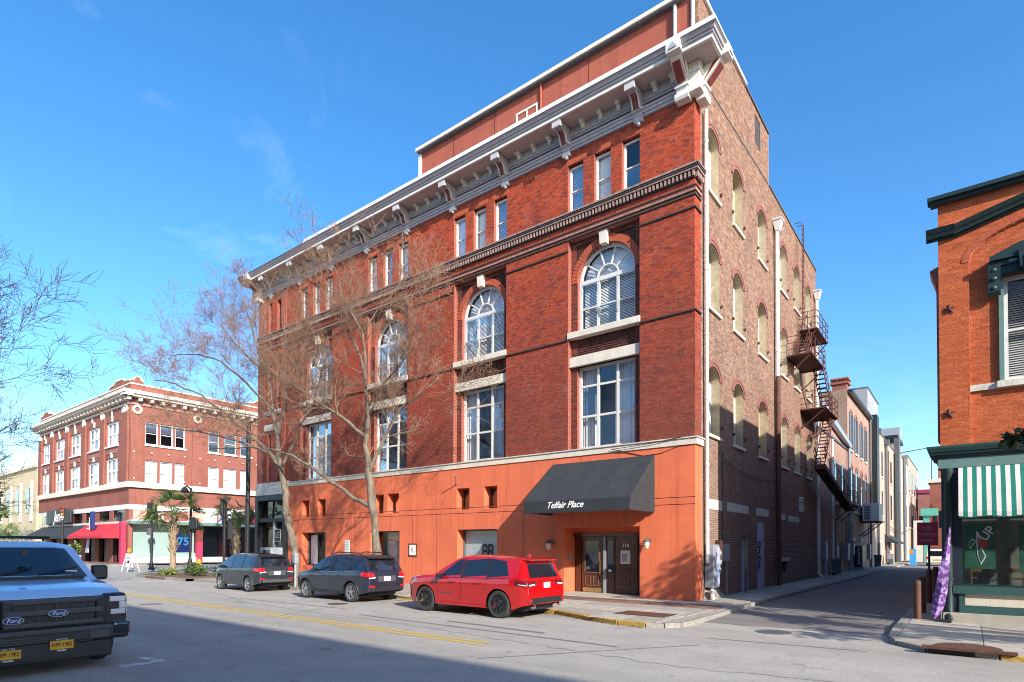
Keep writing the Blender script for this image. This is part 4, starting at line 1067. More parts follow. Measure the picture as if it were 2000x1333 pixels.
for ci, (a, b) in enumerate(cols):
    for ri, (z0, zs_, r_) in enumerate(rows):
        c = (a+b)/2; hw = (b-a)/2-.03
        ar = MB(); arch_ring(ar, PS, c, zs_, hw, r_, .11, -.02, .03, n=12); ar.build('brick_arch', 'arch_brick', MBD)
        ar = MB(); arch_ring(ar, PS, c, zs_, hw+.125, r_+.125, .11, -.02, .045, n=12); ar.build('brick_arch', 'arch_brick', MBD)
        bevel(MB().pbox(PS, a-.06, b+.06, -.2, .09, z0-.12, z0).build('window_sill', 'stone_cream', MBD), .01)
        if ci < 3:
            bm_ = ['board_pale', 'paint_cream', 'board_tan'][(ci+ri*2) % 3] if ci else 'board_pale'
            o = MB().pbox(PS, a, b, -.44, -.33, z0, zs_-.02+.06*((ci+ri) % 3)).build('window_board', bm_, MBD)
            MB().pbox(PS, a+.03, a+.12, -.33, -.30, z0, zs_).build('batten', bm_, o)
            if (ci+ri) % 2: MB().pbox(PS, a+.12, b-.03, -.33, -.315, z0+1.0, z0+1.09).build('batten', bm_, o)
            MB().pbox(PS, a, b, -.46, -.44, zs_-.1, zs_+r_).build('window_head', 'head_shade', MBD)  # dark board painted as the shade under the arch
        else:
            w = sash(MBD, P_east(-.30), a, b, z0, zs_+.05, 0, [.5], [.5], gm='glass_sky', fw=.09, mw=.06, blind='shade')
            MB().pbox(PS, a, b, -.40, -.33, zs_+.05, zs_+r_).build('window_head', 'paint_white', MBD)
        for q in (a-.10, b+.10):
            MB().pbox(PS, q-.035, q+.035, .0, .09, z0+.35, z0+.45).build('shutter_pin', 'rust', MBD)
for (a, b, z0, z1) in ((1.3, 3.0, 3.30, 3.68), (3.55, 6.45, 3.32, 3.68), (7.6, 9.7, 3.32, 3.68), (11.9, 13.0, 3.3, 3.62), (13.6, 16.2, 3.28, 3.58), (12.1, 14.0, 1.15, 1.34)):
    MB().pbox(PS, a, b, -.05, .018, z0, z1).build('stone_lintel', 'stone_weathered', MBD)
d = MB().pbox(PS, 5.45, 6.35, -.20, -.16, 0, 2.3).build('side_door', 'paint_lilac', MBD)
d = MB().pbox(PS, 7.80, 9.05, -.12, -.06, 0, 3.12).build('side_door', 'paint_lilac', MBD)
gf = MB(); rq = random.Random(4)
for k in range(6):
    cy, cz = 8.2+rq.uniform(0, .35), .9+k*.22
    pts = [(-.048, cy+.16*math.cos(t)*(1+.3*math.sin(3*t+k)), cz+.17*math.sin(t)) for t in np.linspace(k, k+5.2, 14)]
    gf.tube(pts, .018, 5)
gf.build('graffiti', 'graffiti', d)
MB().pbox(PS, 12.25, 13.9, -.3, -.2, .55, 1.15).build('cellar_opening', 'interior_dark', MBD)
wp = MB(); wp.pbox(PS, 11.0, 12.0, .0105, .014, .1, 3.2); wp.build('limewash_patch', 'stone_weathered', MBD)
# ------------------------------------------------------------------ things hung on the main building
def awning(name, label, x0, x1, ywall, proj, ztop, zfront, zbot, mat, letters=None):
    a = thing(name, label, 'awning', ((x0+x1)/2, ywall, zbot))
    y1 = ywall-proj
    c = MB(); n = 8
    for i in range(n):                                   # slight sag between the frame ribs
        u0, u1 = x0+(x1-x0)*i/n, x0+(x1-x0)*(i+1)/n
        for j in range(6):
            t0, t1 = j/6, (j+1)/6
            f = lambda t, u: (u, ywall-proj*t, ztop+(zfront-ztop)*t - .035*math.sin(math.pi*t)*abs(math.sin(math.pi*(u-x0)/(x1-x0)*4)))
            c.quad(f(t0, u0), f(t0, u1), f(t1, u1), f(t1, u0))
    c.build('canopy', mat, a, smooth=True, fixn=False)
    for x in (x0, x1):
        MB().poly([(x, ywall, ztop), (x, y1, zfront), (x, y1, zbot+.02), (x, ywall, zbot+.02)]).build('side_panel', mat, a)
    v = MB().quad((x0, y1-.004, zbot), (x1, y1-.004, zbot), (x1, y1-.004, zfront), (x0, y1-.004, zfront)).build('valance', mat, a)
    sc = MB(); k = int((x1-x0)/.14)
    for i in range(k):
        u = x0+(x1-x0)*(i+.5)/k; r = (x1-x0)/k/2
        sc.poly([(u+r*math.cos(t), y1-.004, zbot+.003-r*.8*math.sin(t)) for t in np.linspace(0, math.pi, 6)])
    stuff(sc.build('scallops', mat, a))
    ks = int(proj/.14)
    sc = MB()
    for i in range(ks):
        u = ywall-proj*(i+.5)/ks; r = proj/ks/2
        for x in (x0, x1): sc.poly([(x, u+r*math.cos(t), zbot+.02-r*.8*math.sin(t)) for t in np.linspace(0, math.pi, 6)])
    stuff(sc.build('scallops', mat, a))
    fr = MB()
    for x in (x0+.05, (x0+x1)/2, x1-.05):
        fr.tube([(x, ywall, ztop-.05), (x, y1+.03, zfront-.04)], .018, 6); fr.tube([(x, ywall, zbot+.08), (x, y1+.03, zbot+.08)], .018, 6)
    fr.tube([(x0+.03, y1+.03, zfront-.04), (x1-.03, y1+.03, zfront-.04)], .018, 6)
    fr.build('frame', 'metal_grey', a)
    return a, v
aw, val = awning('entrance_awning', 'black canvas awning with white script lettering above the wooden doors', -5.9, -1.44, -.06, 2.02, 5.25, 3.58, 3.17, 'canvas_black')
# "Telfair Place" in white script
text('lettering', 'Telfair Place', .335, 'ink_white', val, (-4.05, -2.092, 3.40), (1, 0, 0), (0, 0, 1), shear=.42, bold=.006, sx=.95)
def wall_lamp(x, z, lab):
    w = thing('wall_lamp', lab, 'lamp', (x, -.05, z), 'lanterns either side of the entrance')
    MB().lathe((x, -.06, z+.1), [(.03, -.02), (.09, -.015), (.09, .0), (.02, .01)], 10, 'y').build('back_plate', 'metal_dark', w)
    MB().tube([(x, -.07, z+.1), (x, -.2, z+.18), (x, -.28, z+.16)], .02, 6).build('arm', 'metal_dark', w)
    MB().lathe((x, -.28, z), [(.02, .20), (.13, .10), (.14, .07), (.12, .06)], 10).build('hood', 'metal_dark', w)
    MB().lathe((x, -.28, z-.20), [(.03, 0), (.07, .04), (.10, .14), (.11, .26)], 10).build('shade', 'paint_cream', w)
wall_lamp(-5.95, 1.95, 'small wall lantern left of the wooden entrance doors')
wall_lamp(-1.66, 2.0, 'small wall lantern right of the wooden entrance doors')
pl = thing('wall_plaque', 'square white plaque in a dark frame on the orange wall', 'plaque', (-14.2, -.05, 1.3))
MB().box(-14.55, -13.95, -.08, -.05, 1.35, 2.0).build('frame', 'rust_brown', pl); MB().box(-14.48, -14.02, -.085, -.0805, 1.42, 1.93).build('face', 'paper', pl)
text('lettering', 'R', .3, 'ink_grey', pl, (-14.25, -.088, 1.67), (1, 0, 0), (0, 0, 1))
fp = thing('wall_flagpole', 'short bare flagpole socket high on the orange wall', 'flagpole', (-10.9, -.05, 4.9))
MB().tube([(-11.35, -.05, 4.75), (-10.85, -.65, 5.15)], .025, 6).build('pole', 'metal_grey', fp); MB().lathe((-11.35, -.06, 4.75), [(.06, 0), (.06, .03)], 8, 'y').build('socket', 'metal_dark', fp)
# loose cables across the stucco by the awning
wc = MB(); wc.tube([(-3.2, -.155, 5.62), (-2.6, -.07, 5.45), (-1.9, -.06, 5.25), (-1.2, -.06, 5.28), (-.5, -.06, 5.48), (-.1, -.07, 5.49)], .012, 5)
wc.tube([(-3.1, -.155, 5.60), (-1.6, -.14, 5.66), (-.4, -.14, 5.78)], .012, 5)
tag(wc.build('wall_cable', 'metal_black'), 'thin black cables looping along the stucco beside the awning', 'cable')

# downpipes on the lane side
def pipe(label, pts, r, m, name='downpipe', hopper=None, group='pipes down the lane wall'):
    t = thing(name, label, 'pipe', pts[-1], group)
    MB().tube(pts, r, 10).build('pipe', m, t)
    zs_ = [p[2] for p in pts]; n = int((max(zs_)-min(zs_))/2.2)
    p0, p1 = Vector(pts[0]), Vector(pts[-1])
    for k in range(n):
        p = p0+(p1-p0)*(k+.5)/max(1, n)
        if all(abs(q[0]-pts[0][0]) < .01 and abs(q[1]-pts[0][1]) < .01 for q in pts): MB().lathe((p.x, p.y, p.z), [(r*1.25, 0), (r*1.25, .06)], 10).build('collar', m, t)
    if hopper:
        x, y, z = hopper
        MB().add([(x-.2, y-.24, z+.5), (x+.2, y-.24, z+.5), (x+.2, y+.24, z+.5), (x-.2, y+.24, z+.5), (x-.1, y-.12, z), (x+.1, y-.12, z), (x+.1, y+.12, z), (x-.1, y+.12, z)],
                 [(0, 1, 2, 3), (7, 6, 5, 4), (0, 4, 5, 1), (1, 5, 6, 2), (2, 6, 7, 3), (3, 7, 4, 0)]).build('hopper', m, t)
        MB().box(x-.24, x+.24, y-.28, y+.28, z+.5, z+.56).build('hopper_rim', m, t)
    return t
pipe('tall white downpipe at the corner next to the orange wall', [(.14, .93, 17.9), (.14, .93, 1.3)], .068, 'metal_white')
pipe('white downpipe with a hopper halfway along the lane wall', [(.16, 10.95, 17.75), (.16, 10.95, 10.4)], .10, 'metal_white', hopper=(.2, 10.95, 17.7))
pipe('brown iron downpipe below the white hopper pipe', [(.17, 10.95, 10.35), (.17, 10.95, -.05)], .12, 'rust_brown')
pipe('white downpipe at the far end of the lane wall', [(.16, 20.7, 17.6), (.16, 20.7, 6.5)], .10, 'metal_white', hopper=(.2, 20.7, 17.5))
pipe('lower white downpipe with a bent foot near the stowed fire stair', [(.2, 20.6, 6.4), (.2, 20.6, .25), (.38, 20.6, .05)], .10, 'metal_white')
pipe('thin dark conduit in the shade beside the meter boxes', [(.06, 2.95, 5.6), (.06, 2.95, 1.8)], .035, 'metal_dark')
# meter boxes and conduits
mb_ = thing('meter_cabinet', 'tall grey electric cabinet with paint marks at the building corner', 'cabinet', (.3, 1.3, .35))
bevel(MB().box(.02, .34, .98, 1.62, .42, 1.98).build('case', 'metal_grey', mb_), .015); MB().box(.341, .352, 1.02, 1.30, .5, 1.9).build('door', 'metal_grey', mb_); MB().box(.341, .352, 1.33, 1.60, .5, 1.9).build('door', 'paint_lilac', mb_)
gf = MB(); gf.tube([(.357, 1.38, .7), (.357, 1.52, .9), (.357, 1.40, 1.1), (.357, 1.55, 1.3)], .012, 5); gf.build('graffiti', 'ink_sky', mb_)
mb_ = thing('meter_stack', 'stack of grey electric meters beside the tall cabinet', 'meter', (.2, 1.9, .9))
for z in (1.5, 1.15, .85):
    MB().box(.02, .22, 1.75, 2.10, z, z+.32).build('case', 'metal_grey', mb_); MB().lathe((.22, 1.92, z+.16), [(.10, 0), (.10, .06), (.07, .09)], 12, 'x').build('dial', 'metal_grey', mb_)
MB().box(.02, .2, 2.15, 2.4, 1.45, 2.15).build('red_box', 'rust', mb_)
mb_ = thing('disconnect_box', 'grey switch box with a conduit down to the pavement', 'switch box', (.2, 2.9, 0))
bevel(MB().box(.02, .25, 2.75, 3.15, 1.35, 2.0).build('case', 'metal_grey', mb_), .012); MB().tube([(.14, 3.05, 1.36), (.14, 3.05, -.02)], .035, 8).build('conduit', 'metal_grey', mb_)
MB().tube([(.14, 2.0, 1.30), (.14, 2.75, 1.42)], .04, 8).build('link_pipe', 'metal_grey', mb_)
for x, y, r_, h, lab in ((.30, .95, .12, .35, 'low white elbow pipe at the foot of the corner'), (.22, 5.25, .06, .95, 'short grey bollard pipe by the narrow lilac door')):
    o = MB().tube([(x, y, -.02), (x, y, h*.6), (x+.04, y-.05, h)], r_*.7, 8).build('stub_pipe', 'metal_white' if r_ > .1 else 'metal_dark'); tag(o, lab, 'pipe')
rb = MB(); rb.add([(.0, .9, -.02), (.36, 1.0, -.02), (.32, 2.5, -.02), (.0, 2.6, -.02), (.0, 1.0, .34), (.12, 1.1, .30), (.1, 2.3, .26), (.0, 2.4, .34)], [(0, 1, 5, 4), (1, 2, 6, 5), (2, 3, 7, 6), (4, 5, 6, 7), (0, 4, 7, 3)])
tag(rb.build('mortar_footing', 'concrete'), 'rough mortar footing at the base of the corner', 'footing')
vb = thing('wall_vent', 'small white louvred vent on the dark lane wall', 'vent', (.02, 16.2, 3.9))
MB().box(.0, .06, 16.2, 17.2, 3.95, 4.75).build('frame', 'metal_white', vb)
for k in range(5): MB().box(.06, .08, 16.3, 17.1, 4.02+k*.14, 4.10+k*.14).build('slat', 'metal_dark', vb)

# ------------------------------------------------------------------ fire escape
FE = thing('fire_escape', 'rust red iron fire escape zigzagging up the lane wall', 'fire escape', (.6, 16, 4.5))
def fe_tube(name, segs, r=.025, n=5):
    mb = MB()
    for s in segs: mb.tube(s, r, n)
    return mb.build(name, 'rust', FE)
def platform(y0, y1, z, x1, rail=1.05, open_end=None):
    d = MB().box(.02, x1, y0, y1, z, z+.05)
    d = d.build('platform', 'rust', FE)
    sl = MB()
    for k in range(int((y1-y0)/.09)): sl.box(.06, x1-.04, y0+.02+k*.09, y0+.06+k*.09, z+.05, z+.07)
    stuff(sl.build('deck_slats', 'rust', d))
    segs = []
    for zz in (rail, rail*.66, rail*.33): segs.append([(.03, y0, z+zz), (x1, y0, z+zz), (x1, y1, z+zz), (.03, y1, z+zz)])
    ps = [(x1, y0), (x1, y1), (x1, (y0+y1)/2), (x1, y0*.75+y1*.25), (x1, y0*.25+y1*.75), (x1*.5, y0), (x1*.5, y1)]
    for (x, y) in ps: segs.append([(x, y, z), (x, y, z+rail)])
    fe_tube('railing', segs, .02)
    for y in (y0+.1, y1-.1): fe_tube('strut', [[(x1-.05, y, z), (.03, y, z-1.05)], [(x1-.05, y, z-.01), (.03, y, z-.01)]], .035)
def stair(y0, z0, y1, z1, xa, xb, n):
    st = MB()
    for x in (xa, xb): st.prism([(y0, z0-.10), (y1, z1-.10), (y1, z1+.08), (y0, z0+.08)], lambda y, z: (x, y, z), lambda y, z: (x+.025, y, z))
    st.build('stringer', 'rust', FE)
    for k in range(n):
        t = (k+.5)/n; y = y0+(y1-y0)*t; z = z0+(z1-z0)*t
        MB().box(xa+.026, xb-.001, y-.11, y+.11, z-.015, z+.015).build('tread', 'rust', FE)
    fe_tube('handrail', [[(x, y0, z0+.85), (x, y1, z1+.85)] for x in (xa, xb)]+[[(x, y0, z0+.45), (x, y1, z1+.45)] for x in (xa, xb)]+[[(x, y0+(y1-y0)*t, z0+(z1-z0)*t), (x, y0+(y1-y0)*t, z0+(z1-z0)*t+.85)] for x in (xa, xb) for t in (.1, .35, .6, .85)], .018)
platform(16.2, 19.4, 14.2, 1.0)
platform(13.3, 17.0, 12.0, 1.25)
platform(16.6, 20.4, 9.75, 1.35)
stair(14.6, 12.0, 16.9, 14.2, .12, .62, 9)
stair(16.4, 12.0, 19.3, 9.8, .72, 1.22, 11)
stair(20.0, 9.75, 17.0, 6.45, .62, 1.14, 14)
lad = []
for y in (15.75, 16.15): lad.append([(.0, y, 20.25), (.34, y, 20.25), (.34, y, 14.25)])
fe_tube('ladder', lad+[[(.34, 15.75, 14.5+k*.3), (.34, 16.15, 14.5+k*.3)] for k in range(19)], .022)
# stowed drop stair: a long dark channel seen from below
ds = MB(); ds.prism([(17.0, 6.35), (27.6, 4.45), (27.6, 4.62), (17.0, 6.62)], lambda y, z: (.66, y, z), lambda y, z: (1.22, y, z)); ds.build('drop_stair', 'rust', FE)
for k in range(16):
    t = (k+.5)/16; y = 17.0+10.6*t; z = 6.62-2.0*t; MB().box(.68, 1.2, y-.12, y+.12, z+.06, z+.09).build('tread', 'rust', FE)
fe_tube('handrail', [[(x, 17.0, 7.5), (x, 27.6, 5.5)] for x in (.66, 1.22)]+[[(x, 17+10.6*t, 6.62-2*t), (x, 17+10.6*t, 7.5-2*t)] for x in (.66, 1.22) for t in np.linspace(.05, .95, 9)], .018)
platform(27.6, 30.2, 4.9, 1.2)
# loop of hose-like iron below the lane sills
# ------------------------------------------------------------------ orange brick corner shop on the right
RB = thing('corner_shop', 'orange brick corner shop with dark green storefront and striped awning', 'building', (7.0, -.5, 0))
RY = -.5; PR = P_front(RY); RX1 = 16.0
recess = ('a', 7.66, 12.3, 4.6, 9.50, .95)
brick_wall(RB, PR, 7.0, RX1, 4.62, 11.22, [recess], 'brick_orange', 'mortar_orange', course=.066, blen=.205, header=0, seed=11, single=lambda u, z: u < 7.66 and z < 9.2)
PRr = P_front(RY+.09)
uw = ('r', 8.36, 9.60, 6.22, 8.95)
brick_wall(RB, PRr, 7.6, 12.4, 4.62, 10.45, [uw, ('r', 10.6, 11.84, 6.22, 8.95)], 'brick_orange', 'mortar_orange', course=.066, blen=.205, header=0, seed=12)
rv = MB(); reveal(rv, PR, recess, -.004, -.095); rv.build('panel_edge', 'mortar_orange', RB)
ar = MB(); arch_ring(ar, PR, (7.66+12.3)/2, 9.50, 2.32, .95, .16, -.01, .012, n=40); ar.build('brick_arch', 'voussoir', RB)
MB().box(7.0, RX1, 1.2, 22, 0, 11.2).build('building_mass', 'brick_far_dark', RB)
MB().box(7.0, 7.12, RY+.02, 1.2, 3.97, 11.2).build('side_wall', 'brick_far_dark', RB)
MB().box(7.12, RX1, RY+.1, 1.2, 11.0, 11.2).build('parapet_top', 'brick_far_dark', RB)
for x, z in ((7.23, 8.33), (7.20, 5.5)):
    pts = []
    for k in range(10):
        r_ = .16 if k % 2 == 0 else .065; a = math.pi/2+k*math.pi/5; pts.append((x+r_*math.cos(a), RY-.015, z+r_*math.sin(a)))
    s = MB(); s.add(pts+[(x, RY-.075, z), (x, RY-.01, z)], [(k, (k+1) % 10, 10) for k in range(10)]); s.build('anchor_star', 'rust', RB)
# upper window with carved green hood
for (a, b) in ((8.36, 9.60), (10.6, 11.84)):
    w = sash(RB, P_front(RY+.22), a, b, 6.22, 8.95, 0, [], [.49], gm='glass', fw=.09, mw=.07, blind='slats_grey', back='interior_dark')
    MB().box(a-.10, a-.002, RY+.01, RY+.22, 6.2, 8.97).build('window_casing', 'paint_green_pale', RB)
    MB().box(7.66 if a < 9 else a-.1, b+.1, RY+.03, RY+.2, 6.04, 6.20).build('sill_course', 'stone_weathered', RB)
    bevel(MB().box(a-.16, b+.16, RY-.05, RY+.2, 6.045, 6.215).build('window_sill', 'stone_weathered', RB), .01)
    hd = MB(); hd.box(a-.06, b+.06, RY-.12, RY+.09, 8.95, 9.16); hd.box(a-.28, b+.28, RY-.24, RY+.09, 9.30, 9.42)
    hd.prism([(a-.28, 9.42), (b+.28, 9.42), ((a+b)/2+.3, 9.66), ((a+b)/2-.3, 9.66)], lambda x, z: (x, RY+.05, z), lambda x, z: (x, RY-.2, z))
    hd.box(a-.06, b+.06, RY-.16, RY+.09, 9.161, 9.30); h = hd.build('window_hood', 'paint_green_dark', RB)
    for x in (a-.19, b+.19):
        br = MB().prism([(.0, 8.50), (.10, 8.42), (.16, 8.52), (.14, 8.8), (.20, 9.28), (0, 9.28)], lambda d, z: (x-.13, RY-d+.02, z), lambda d, z: (x+.13, RY-d+.02, z)).build('hood_bracket', 'paint_green_dark', h)
        MB().lathe((x, RY-.15, 8.53), [(.08, 0), (.08, -.03), (.04, -.05)], 12, 'y').build('rosette', 'paint_green', br) if False else None
        for zz in (8.62, 8.86, 9.08):
            MB().lathe((x, RY-.15, zz), [(.05, .02), (.05, -.01), (.02, -.03)], 10, 'y').build('rosette', 'paint_green', br)
    MB().prism([((a+b)/2-.3, 8.98), ((a+b)/2+.3, 8.98), ((a+b)/2+.34, 9.44), ((a+b)/2-.34, 9.44)], lambda x, z: (x, RY-.15, z), lambda x, z: (x, RY-.29, z)).build('hood_crest', 'paint_green_dark', h)
    for k in range(5): MB().box((a+b)/2-.22+k*.1, (a+b)/2-.16+k*.1, RY-.31, RY-.29, 9.0, 9.25).build('fluting', 'paint_green_pale', h)
    MB().prism([(a+.1, 9.19), (a+.26, 9.21), (a+.26, 9.26), (a+.1, 9.28)], lambda x, z: (x, RY-.16, z), lambda x, z: (x, RY-.17, z)).build('carving', 'paint_green_pale', h)
# raking top cornice, parapet cap
MB().box(6.84, RX1, RY-.18, RY+.1, 11.22, 11.30).build('parapet_cap', 'paint_green_dark', RB)
MB().box(6.78, RX1, RY-.26, RY+.1, 11.30, 11.40).build('parapet_cap', 'paint_green_dark', RB)
def rake(pts, prof, m, name):
    mb = MB(); n = len(prof); pr = None
    for (x, z) in pts:
        cur = [(x, RY-d, z+h) for d, h in prof]
        if pr:
            for i in range(n): mb.quad(pr[i], cur[i], cur[(i+1) % n], pr[(i+1) % n])
        else: mb.poly(cur)
        pr = cur
    mb.poly(pr[::-1]); return mb.build(name, m, RB)
line = [(6.74, 10.26), (7.36, 10.26), (7.361, 10.24), (9.9, 10.86), (12.4, 10.24), (12.41, 10.26), (RX1, 10.26)]
rake(line, [(0, 0), (.06, 0), (.06, .06), (0, .06)], 'paint_green_dark', 'cornice_bed')
rake(line, [(0, .062), (.14, .062), (.20, .14), (.0, .14)], 'paint_green', 'cornice')
rake(line, [(0, .142), (.24, .142), (.30, .25), (.0, .27)], 'paint_green_dark', 'cornice_crown')
rake(line, [(0, .275), (.26, .27), (.0, .36)], 'stone_weathered', 'cornice_flashing')
# corbelled chimney-like strip seen beyond the corner
MB().box(6.93, 7.0, .2, .9, 4.9, 9.3).build('side_pilaster', 'brick_far_dark', RB)
MB().prism([(6.78, 9.75), (7.0, 9.85), (7.0, 9.2), (6.92, 9.3)], lambda x, z: (x, .2, z), lambda x, z: (x, .9, z)).build('side_corbel', 'brick_far_dark', RB)
# storefront
SY = -.98
def front(name, m, x0, x1, d0, d1, z0, z1): return MB().box(x0, x1, SY-d1, SY-d0, z0, z1).build(name, m, RB)
front('store_fascia', 'paint_green_pale', 6.96, RX1, -.45, .06, 3.98, 4.24)
def store_run(prof, m, name):
    mb = MB(); n = len(prof)
    A = [(6.98-d, SY-d, z) for d, z in prof]; E = [(RX1, SY-d, z) for d, z in prof]; S = [(6.98-d, .6, z) for d, z in prof]
    for i in range(n-1): mb.quad(A[i], E[i], E[i+1], A[i+1]); mb.quad(S[i], A[i], A[i+1], S[i+1])
    mb.poly(E); return mb.build(name, m, RB, fixn=True)
store_run([(-.4, 4.242), (.08, 4.242), (.10, 4.30), (.16, 4.33), (.17, 4.40), (-.4, 4.40)], 'paint_green_dark', 'store_cornice')
store_run([(-.4, 4.402), (.19, 4.402), (.25, 4.50), (.26, 4.55), (-.48, 4.66)], 'paint_green', 'store_cornice_crown')
co = MB(); co.lathe((7.16, SY-.02, 0), [(.15, .02), (.15, .14), (.12, .20), (.105, .24), (.10, 1.05), (.12, 1.07), (.12, 1.11), (.095, 1.13), (.09, 3.0), (.11, 3.03), (.11, 3.08), (.085, 3.1), (.085, 3.7), (.14, 3.86), (.14, 3.97)], 14)
autosmooth(co.build('iron_column', 'paint_green_dark', RB), 30)
front('corner_post', 'paint_navy', 7.26, 7.38, -.35, .0, .2, 3.97)
front('corner_panel', 'paint_green', 7.02, 7.26, -.3, -.16, .1, 3.97)
front('bottom_rail', 'paint_green', 7.38, RX1, -.05, .04, .22, .42); front('beadboard', 'beadboard', 7.45, RX1, -.03, .0, .42, .72)
front('sill_rail', 'paint_green', 7.25, RX1, -.05, .09, .72, .92); front('sill_rail', 'paint_green_dark', 7.25, RX1, -.05, .05, .92, .97)
front('plinth', 'concrete_pale', 7.0, RX1, -.3, .14, -.2, .22)
front('stall_post', 'paint_green', 7.38, 7.50, -.02, .03, .42, .72)
sw = front('shop_window_frame', 'paint_green_dark', 7.38, 7.46, -.1, -.02, .97, 3.9)
MB().box(10.4, 10.5, SY+.02, SY+.1, .97, 3.9).build('mullion', 'paint_green_dark', sw)
pn = MB().quad((7.46, SY+.06, .97), (RX1, SY+.06, .97), (RX1, SY+.06, 3.9), (7.46, SY+.06, 3.9)).build('pane', 'glass_shop', sw)
MB().box(7.4, RX1, .0, .1, .3, 3.9).build('shop_interior', 'interior_room', RB)
MB().box(7.4, RX1, SY+.1, .1, 3.88, 3.95).build('shop_ceiling', 'interior_room', RB)
MB().box(7.4, RX1, SY+.1, .1, .3, .9).build('shop_floor', 'interior_dark', RB)
# painted window sign: green field, slanted white 7 and UP with the red dot
def window_sign(x, z):
    s = MB().quad((x-.28, SY+.055, z-.62), (x+.34, SY+.055, z-.62), (x+.34, SY+.055, z+.55), (x-.28, SY+.055, z+.55)).build('sign_field', 'sign_green', pn)
    yy = SY+.045
    v = MB()
    for pts in ([(-.20, .02), (-.13, .16), (-.04, .10), (-.17, -.12)], [(-.04, .36), (.02, .28), (.04, .0), (.16, -.30), (.05, -.52), (-.02, -.28), (-.04, .05)]):
        v.poly([(x+a, yy, z+b) for a, b in pts])
    v.build('lettering', 'ink_pale', s)
    v = MB()
    for pts in ([(-.19, .02), (-.13, .12), (-.06, .09), (-.17, -.08)], [(-.02, .20), (.01, .18), (.03, -.02), (.13, -.30), (.05, -.46), (.0, -.28)]):
        v.poly([(x+a, yy-.003, z+b) for a, b in pts])
    v.build('lettering_fill', 'sign_green', s)
    MB().lathe((x+.10, yy-.004, z+.02), [(.10, 0), (.10, -.002)], 18, 'y').build('dot', 'sign_red', s)
    text('lettering', 'UP', .30, 'ink_pale', s, (x+.18, yy-.006, z+.28), (.62, 0, .78), (-.78, 0, .62), bold=.006)
window_sign(7.78, 1.98); window_sign(8.85, 1.92)
# cafe chairs behind the glass
for x, lab in ((7.62, 'light wooden chair back behind the shop glass, nearest the corner'), (8.32, 'light wooden chair behind the shop glass, second from the corner')):
    c = thing('cafe_chair', lab, 'chair', (x+.2, -.55, .9), 'chairs inside the shop window')
    for p in (x, x+.34): MB().box(p, p+.035, -.62, -.58, .9, 1.38).build('back_post', 'wood_trim', c)
    MB().box(x+.036, x+.339, -.615, -.585, 1.28, 1.38).build('back_rail', 'wood_trim', c); MB().box(x, x+.375, -.58, -.25, 1.10, 1.13).build('seat', 'wood_trim', c)
    for p in (x, x+.34): MB().box(p, p+.035, -.28, -.25, .9, 1.10).build('leg', 'wood_trim', c)

# striped drop awning
SA = thing('striped_awning', 'green and white striped canvas awning over the shop window', 'awning', (9, SY-.3, 2.7))
sw_, x, k = .093, 7.39, 0
def aw_pt(u, t): return (u, SY-.08-.52*t-.03*math.sin(t*3.1), 3.97-1.17*t+.015*math.sin(u*9+t*5)*t)
while x < 11.5:
    mb = MB()
    for j in range(9):
        t0, t1 = j/9, (j+1)/9
        for q in range(1):
            u0, u1 = x, x+sw_
            mb.quad(aw_pt(u0, t0), aw_pt(u1, t0), aw_pt(u1, t1), aw_pt(u0, t1))
    a, b = aw_pt(x, 1), aw_pt(x+sw_, 1)
    mb.quad((a[0], a[1]-.004, a[2]+.01), (b[0], b[1]-.004, b[2]+.01), (b[0], b[1]-.012, b[2]-.11), (a[0], a[1]-.012, a[2]-.11))
    mb.build('stripe', 'canvas_cream' if k % 2 == 0 else 'canvas_green', SA, smooth=True, fixn=False)
    sc = MB(); u = x+sw_/2; sc.poly([(u+.044*math.cos(t), b[1]-.012, b[2]-.11-.03*math.sin(t)) for t in np.linspace(0, math.pi, 7)]); sc.build('scallop', 'canvas_green', SA)
    x += sw_; k += 1
MB().tube([(7.4, SY-.56, 2.83), (11.5, SY-.56, 2.83)], .015, 6).build('front_bar', 'metal_dark', SA)
for x in (7.42, 9.4, 11.4): MB().tube([(x, SY, 2.83), (x, SY-.56, 2.83)], .014, 6).build('arm', 'metal_dark', SA)

# feather flag, bollards, lane sign
def lerp_w(pts, x):
    for (a, b), (c, d) in zip(pts, pts[1:]):
        if x <= c: return b+(d-b)*(x-a)/(c-a)
    return pts[-1][1]
ff = thing('feather_flag', 'tall purple and white feather banner flag leaning by the shop corner', 'flag', (6.94, -1.35, 0))
fl = MB(); n = 30; pr = None
for i in range(n+1):
    t = i/n; z = .07+2.36*t; cx = lerp_w([(0, 6.86), (.12, 6.93), (.3, 7.01), (.6, 7.10), (1, 7.21)], t); w = lerp_w([(0, .02), (.05, .09), (.15, .135), (.35, .13), (.7, .08), (1, .012)], t)
    cur = [(cx-w, -1.40+.04*math.sin(t*9), z+.05*w), (cx, -1.45+.03*math.sin(t*13+1), z), (cx+w, -1.39+.05*math.sin(t*7+2), z-.25*w)]
    if pr:
        fl.quad(pr[0], pr[1], cur[1], cur[0]); fl.quad(pr[1], pr[2], cur[2], cur[1])
    pr = cur
m, N_, L_, B_ = nt('flag_cloth')
n1 = noise(N_, L_, 9, 2, .4); col = mixn(N_, L_, ramp(N_, L_, n1, .50, .53), (.17, .045, .26), (.34, .25, .50))
col = mixn(N_, L_, ramp(N_, L_, noise(N_, L_, 13, 2, .5), .66, .69), col, (.55, .46, .60)); L_.new(col, B_.inputs['Base Color']); B_.inputs['Roughness'].default_value = .8
fl.build('banner', 'flag_cloth', ff, smooth=True, fixn=False)
MB().tube([(7.02, -1.36, -.03), (7.12, -1.36, 1.2), (7.22, -1.37, 2.45)], [.014, .011, .006], 6).build('pole', 'metal_black', ff)
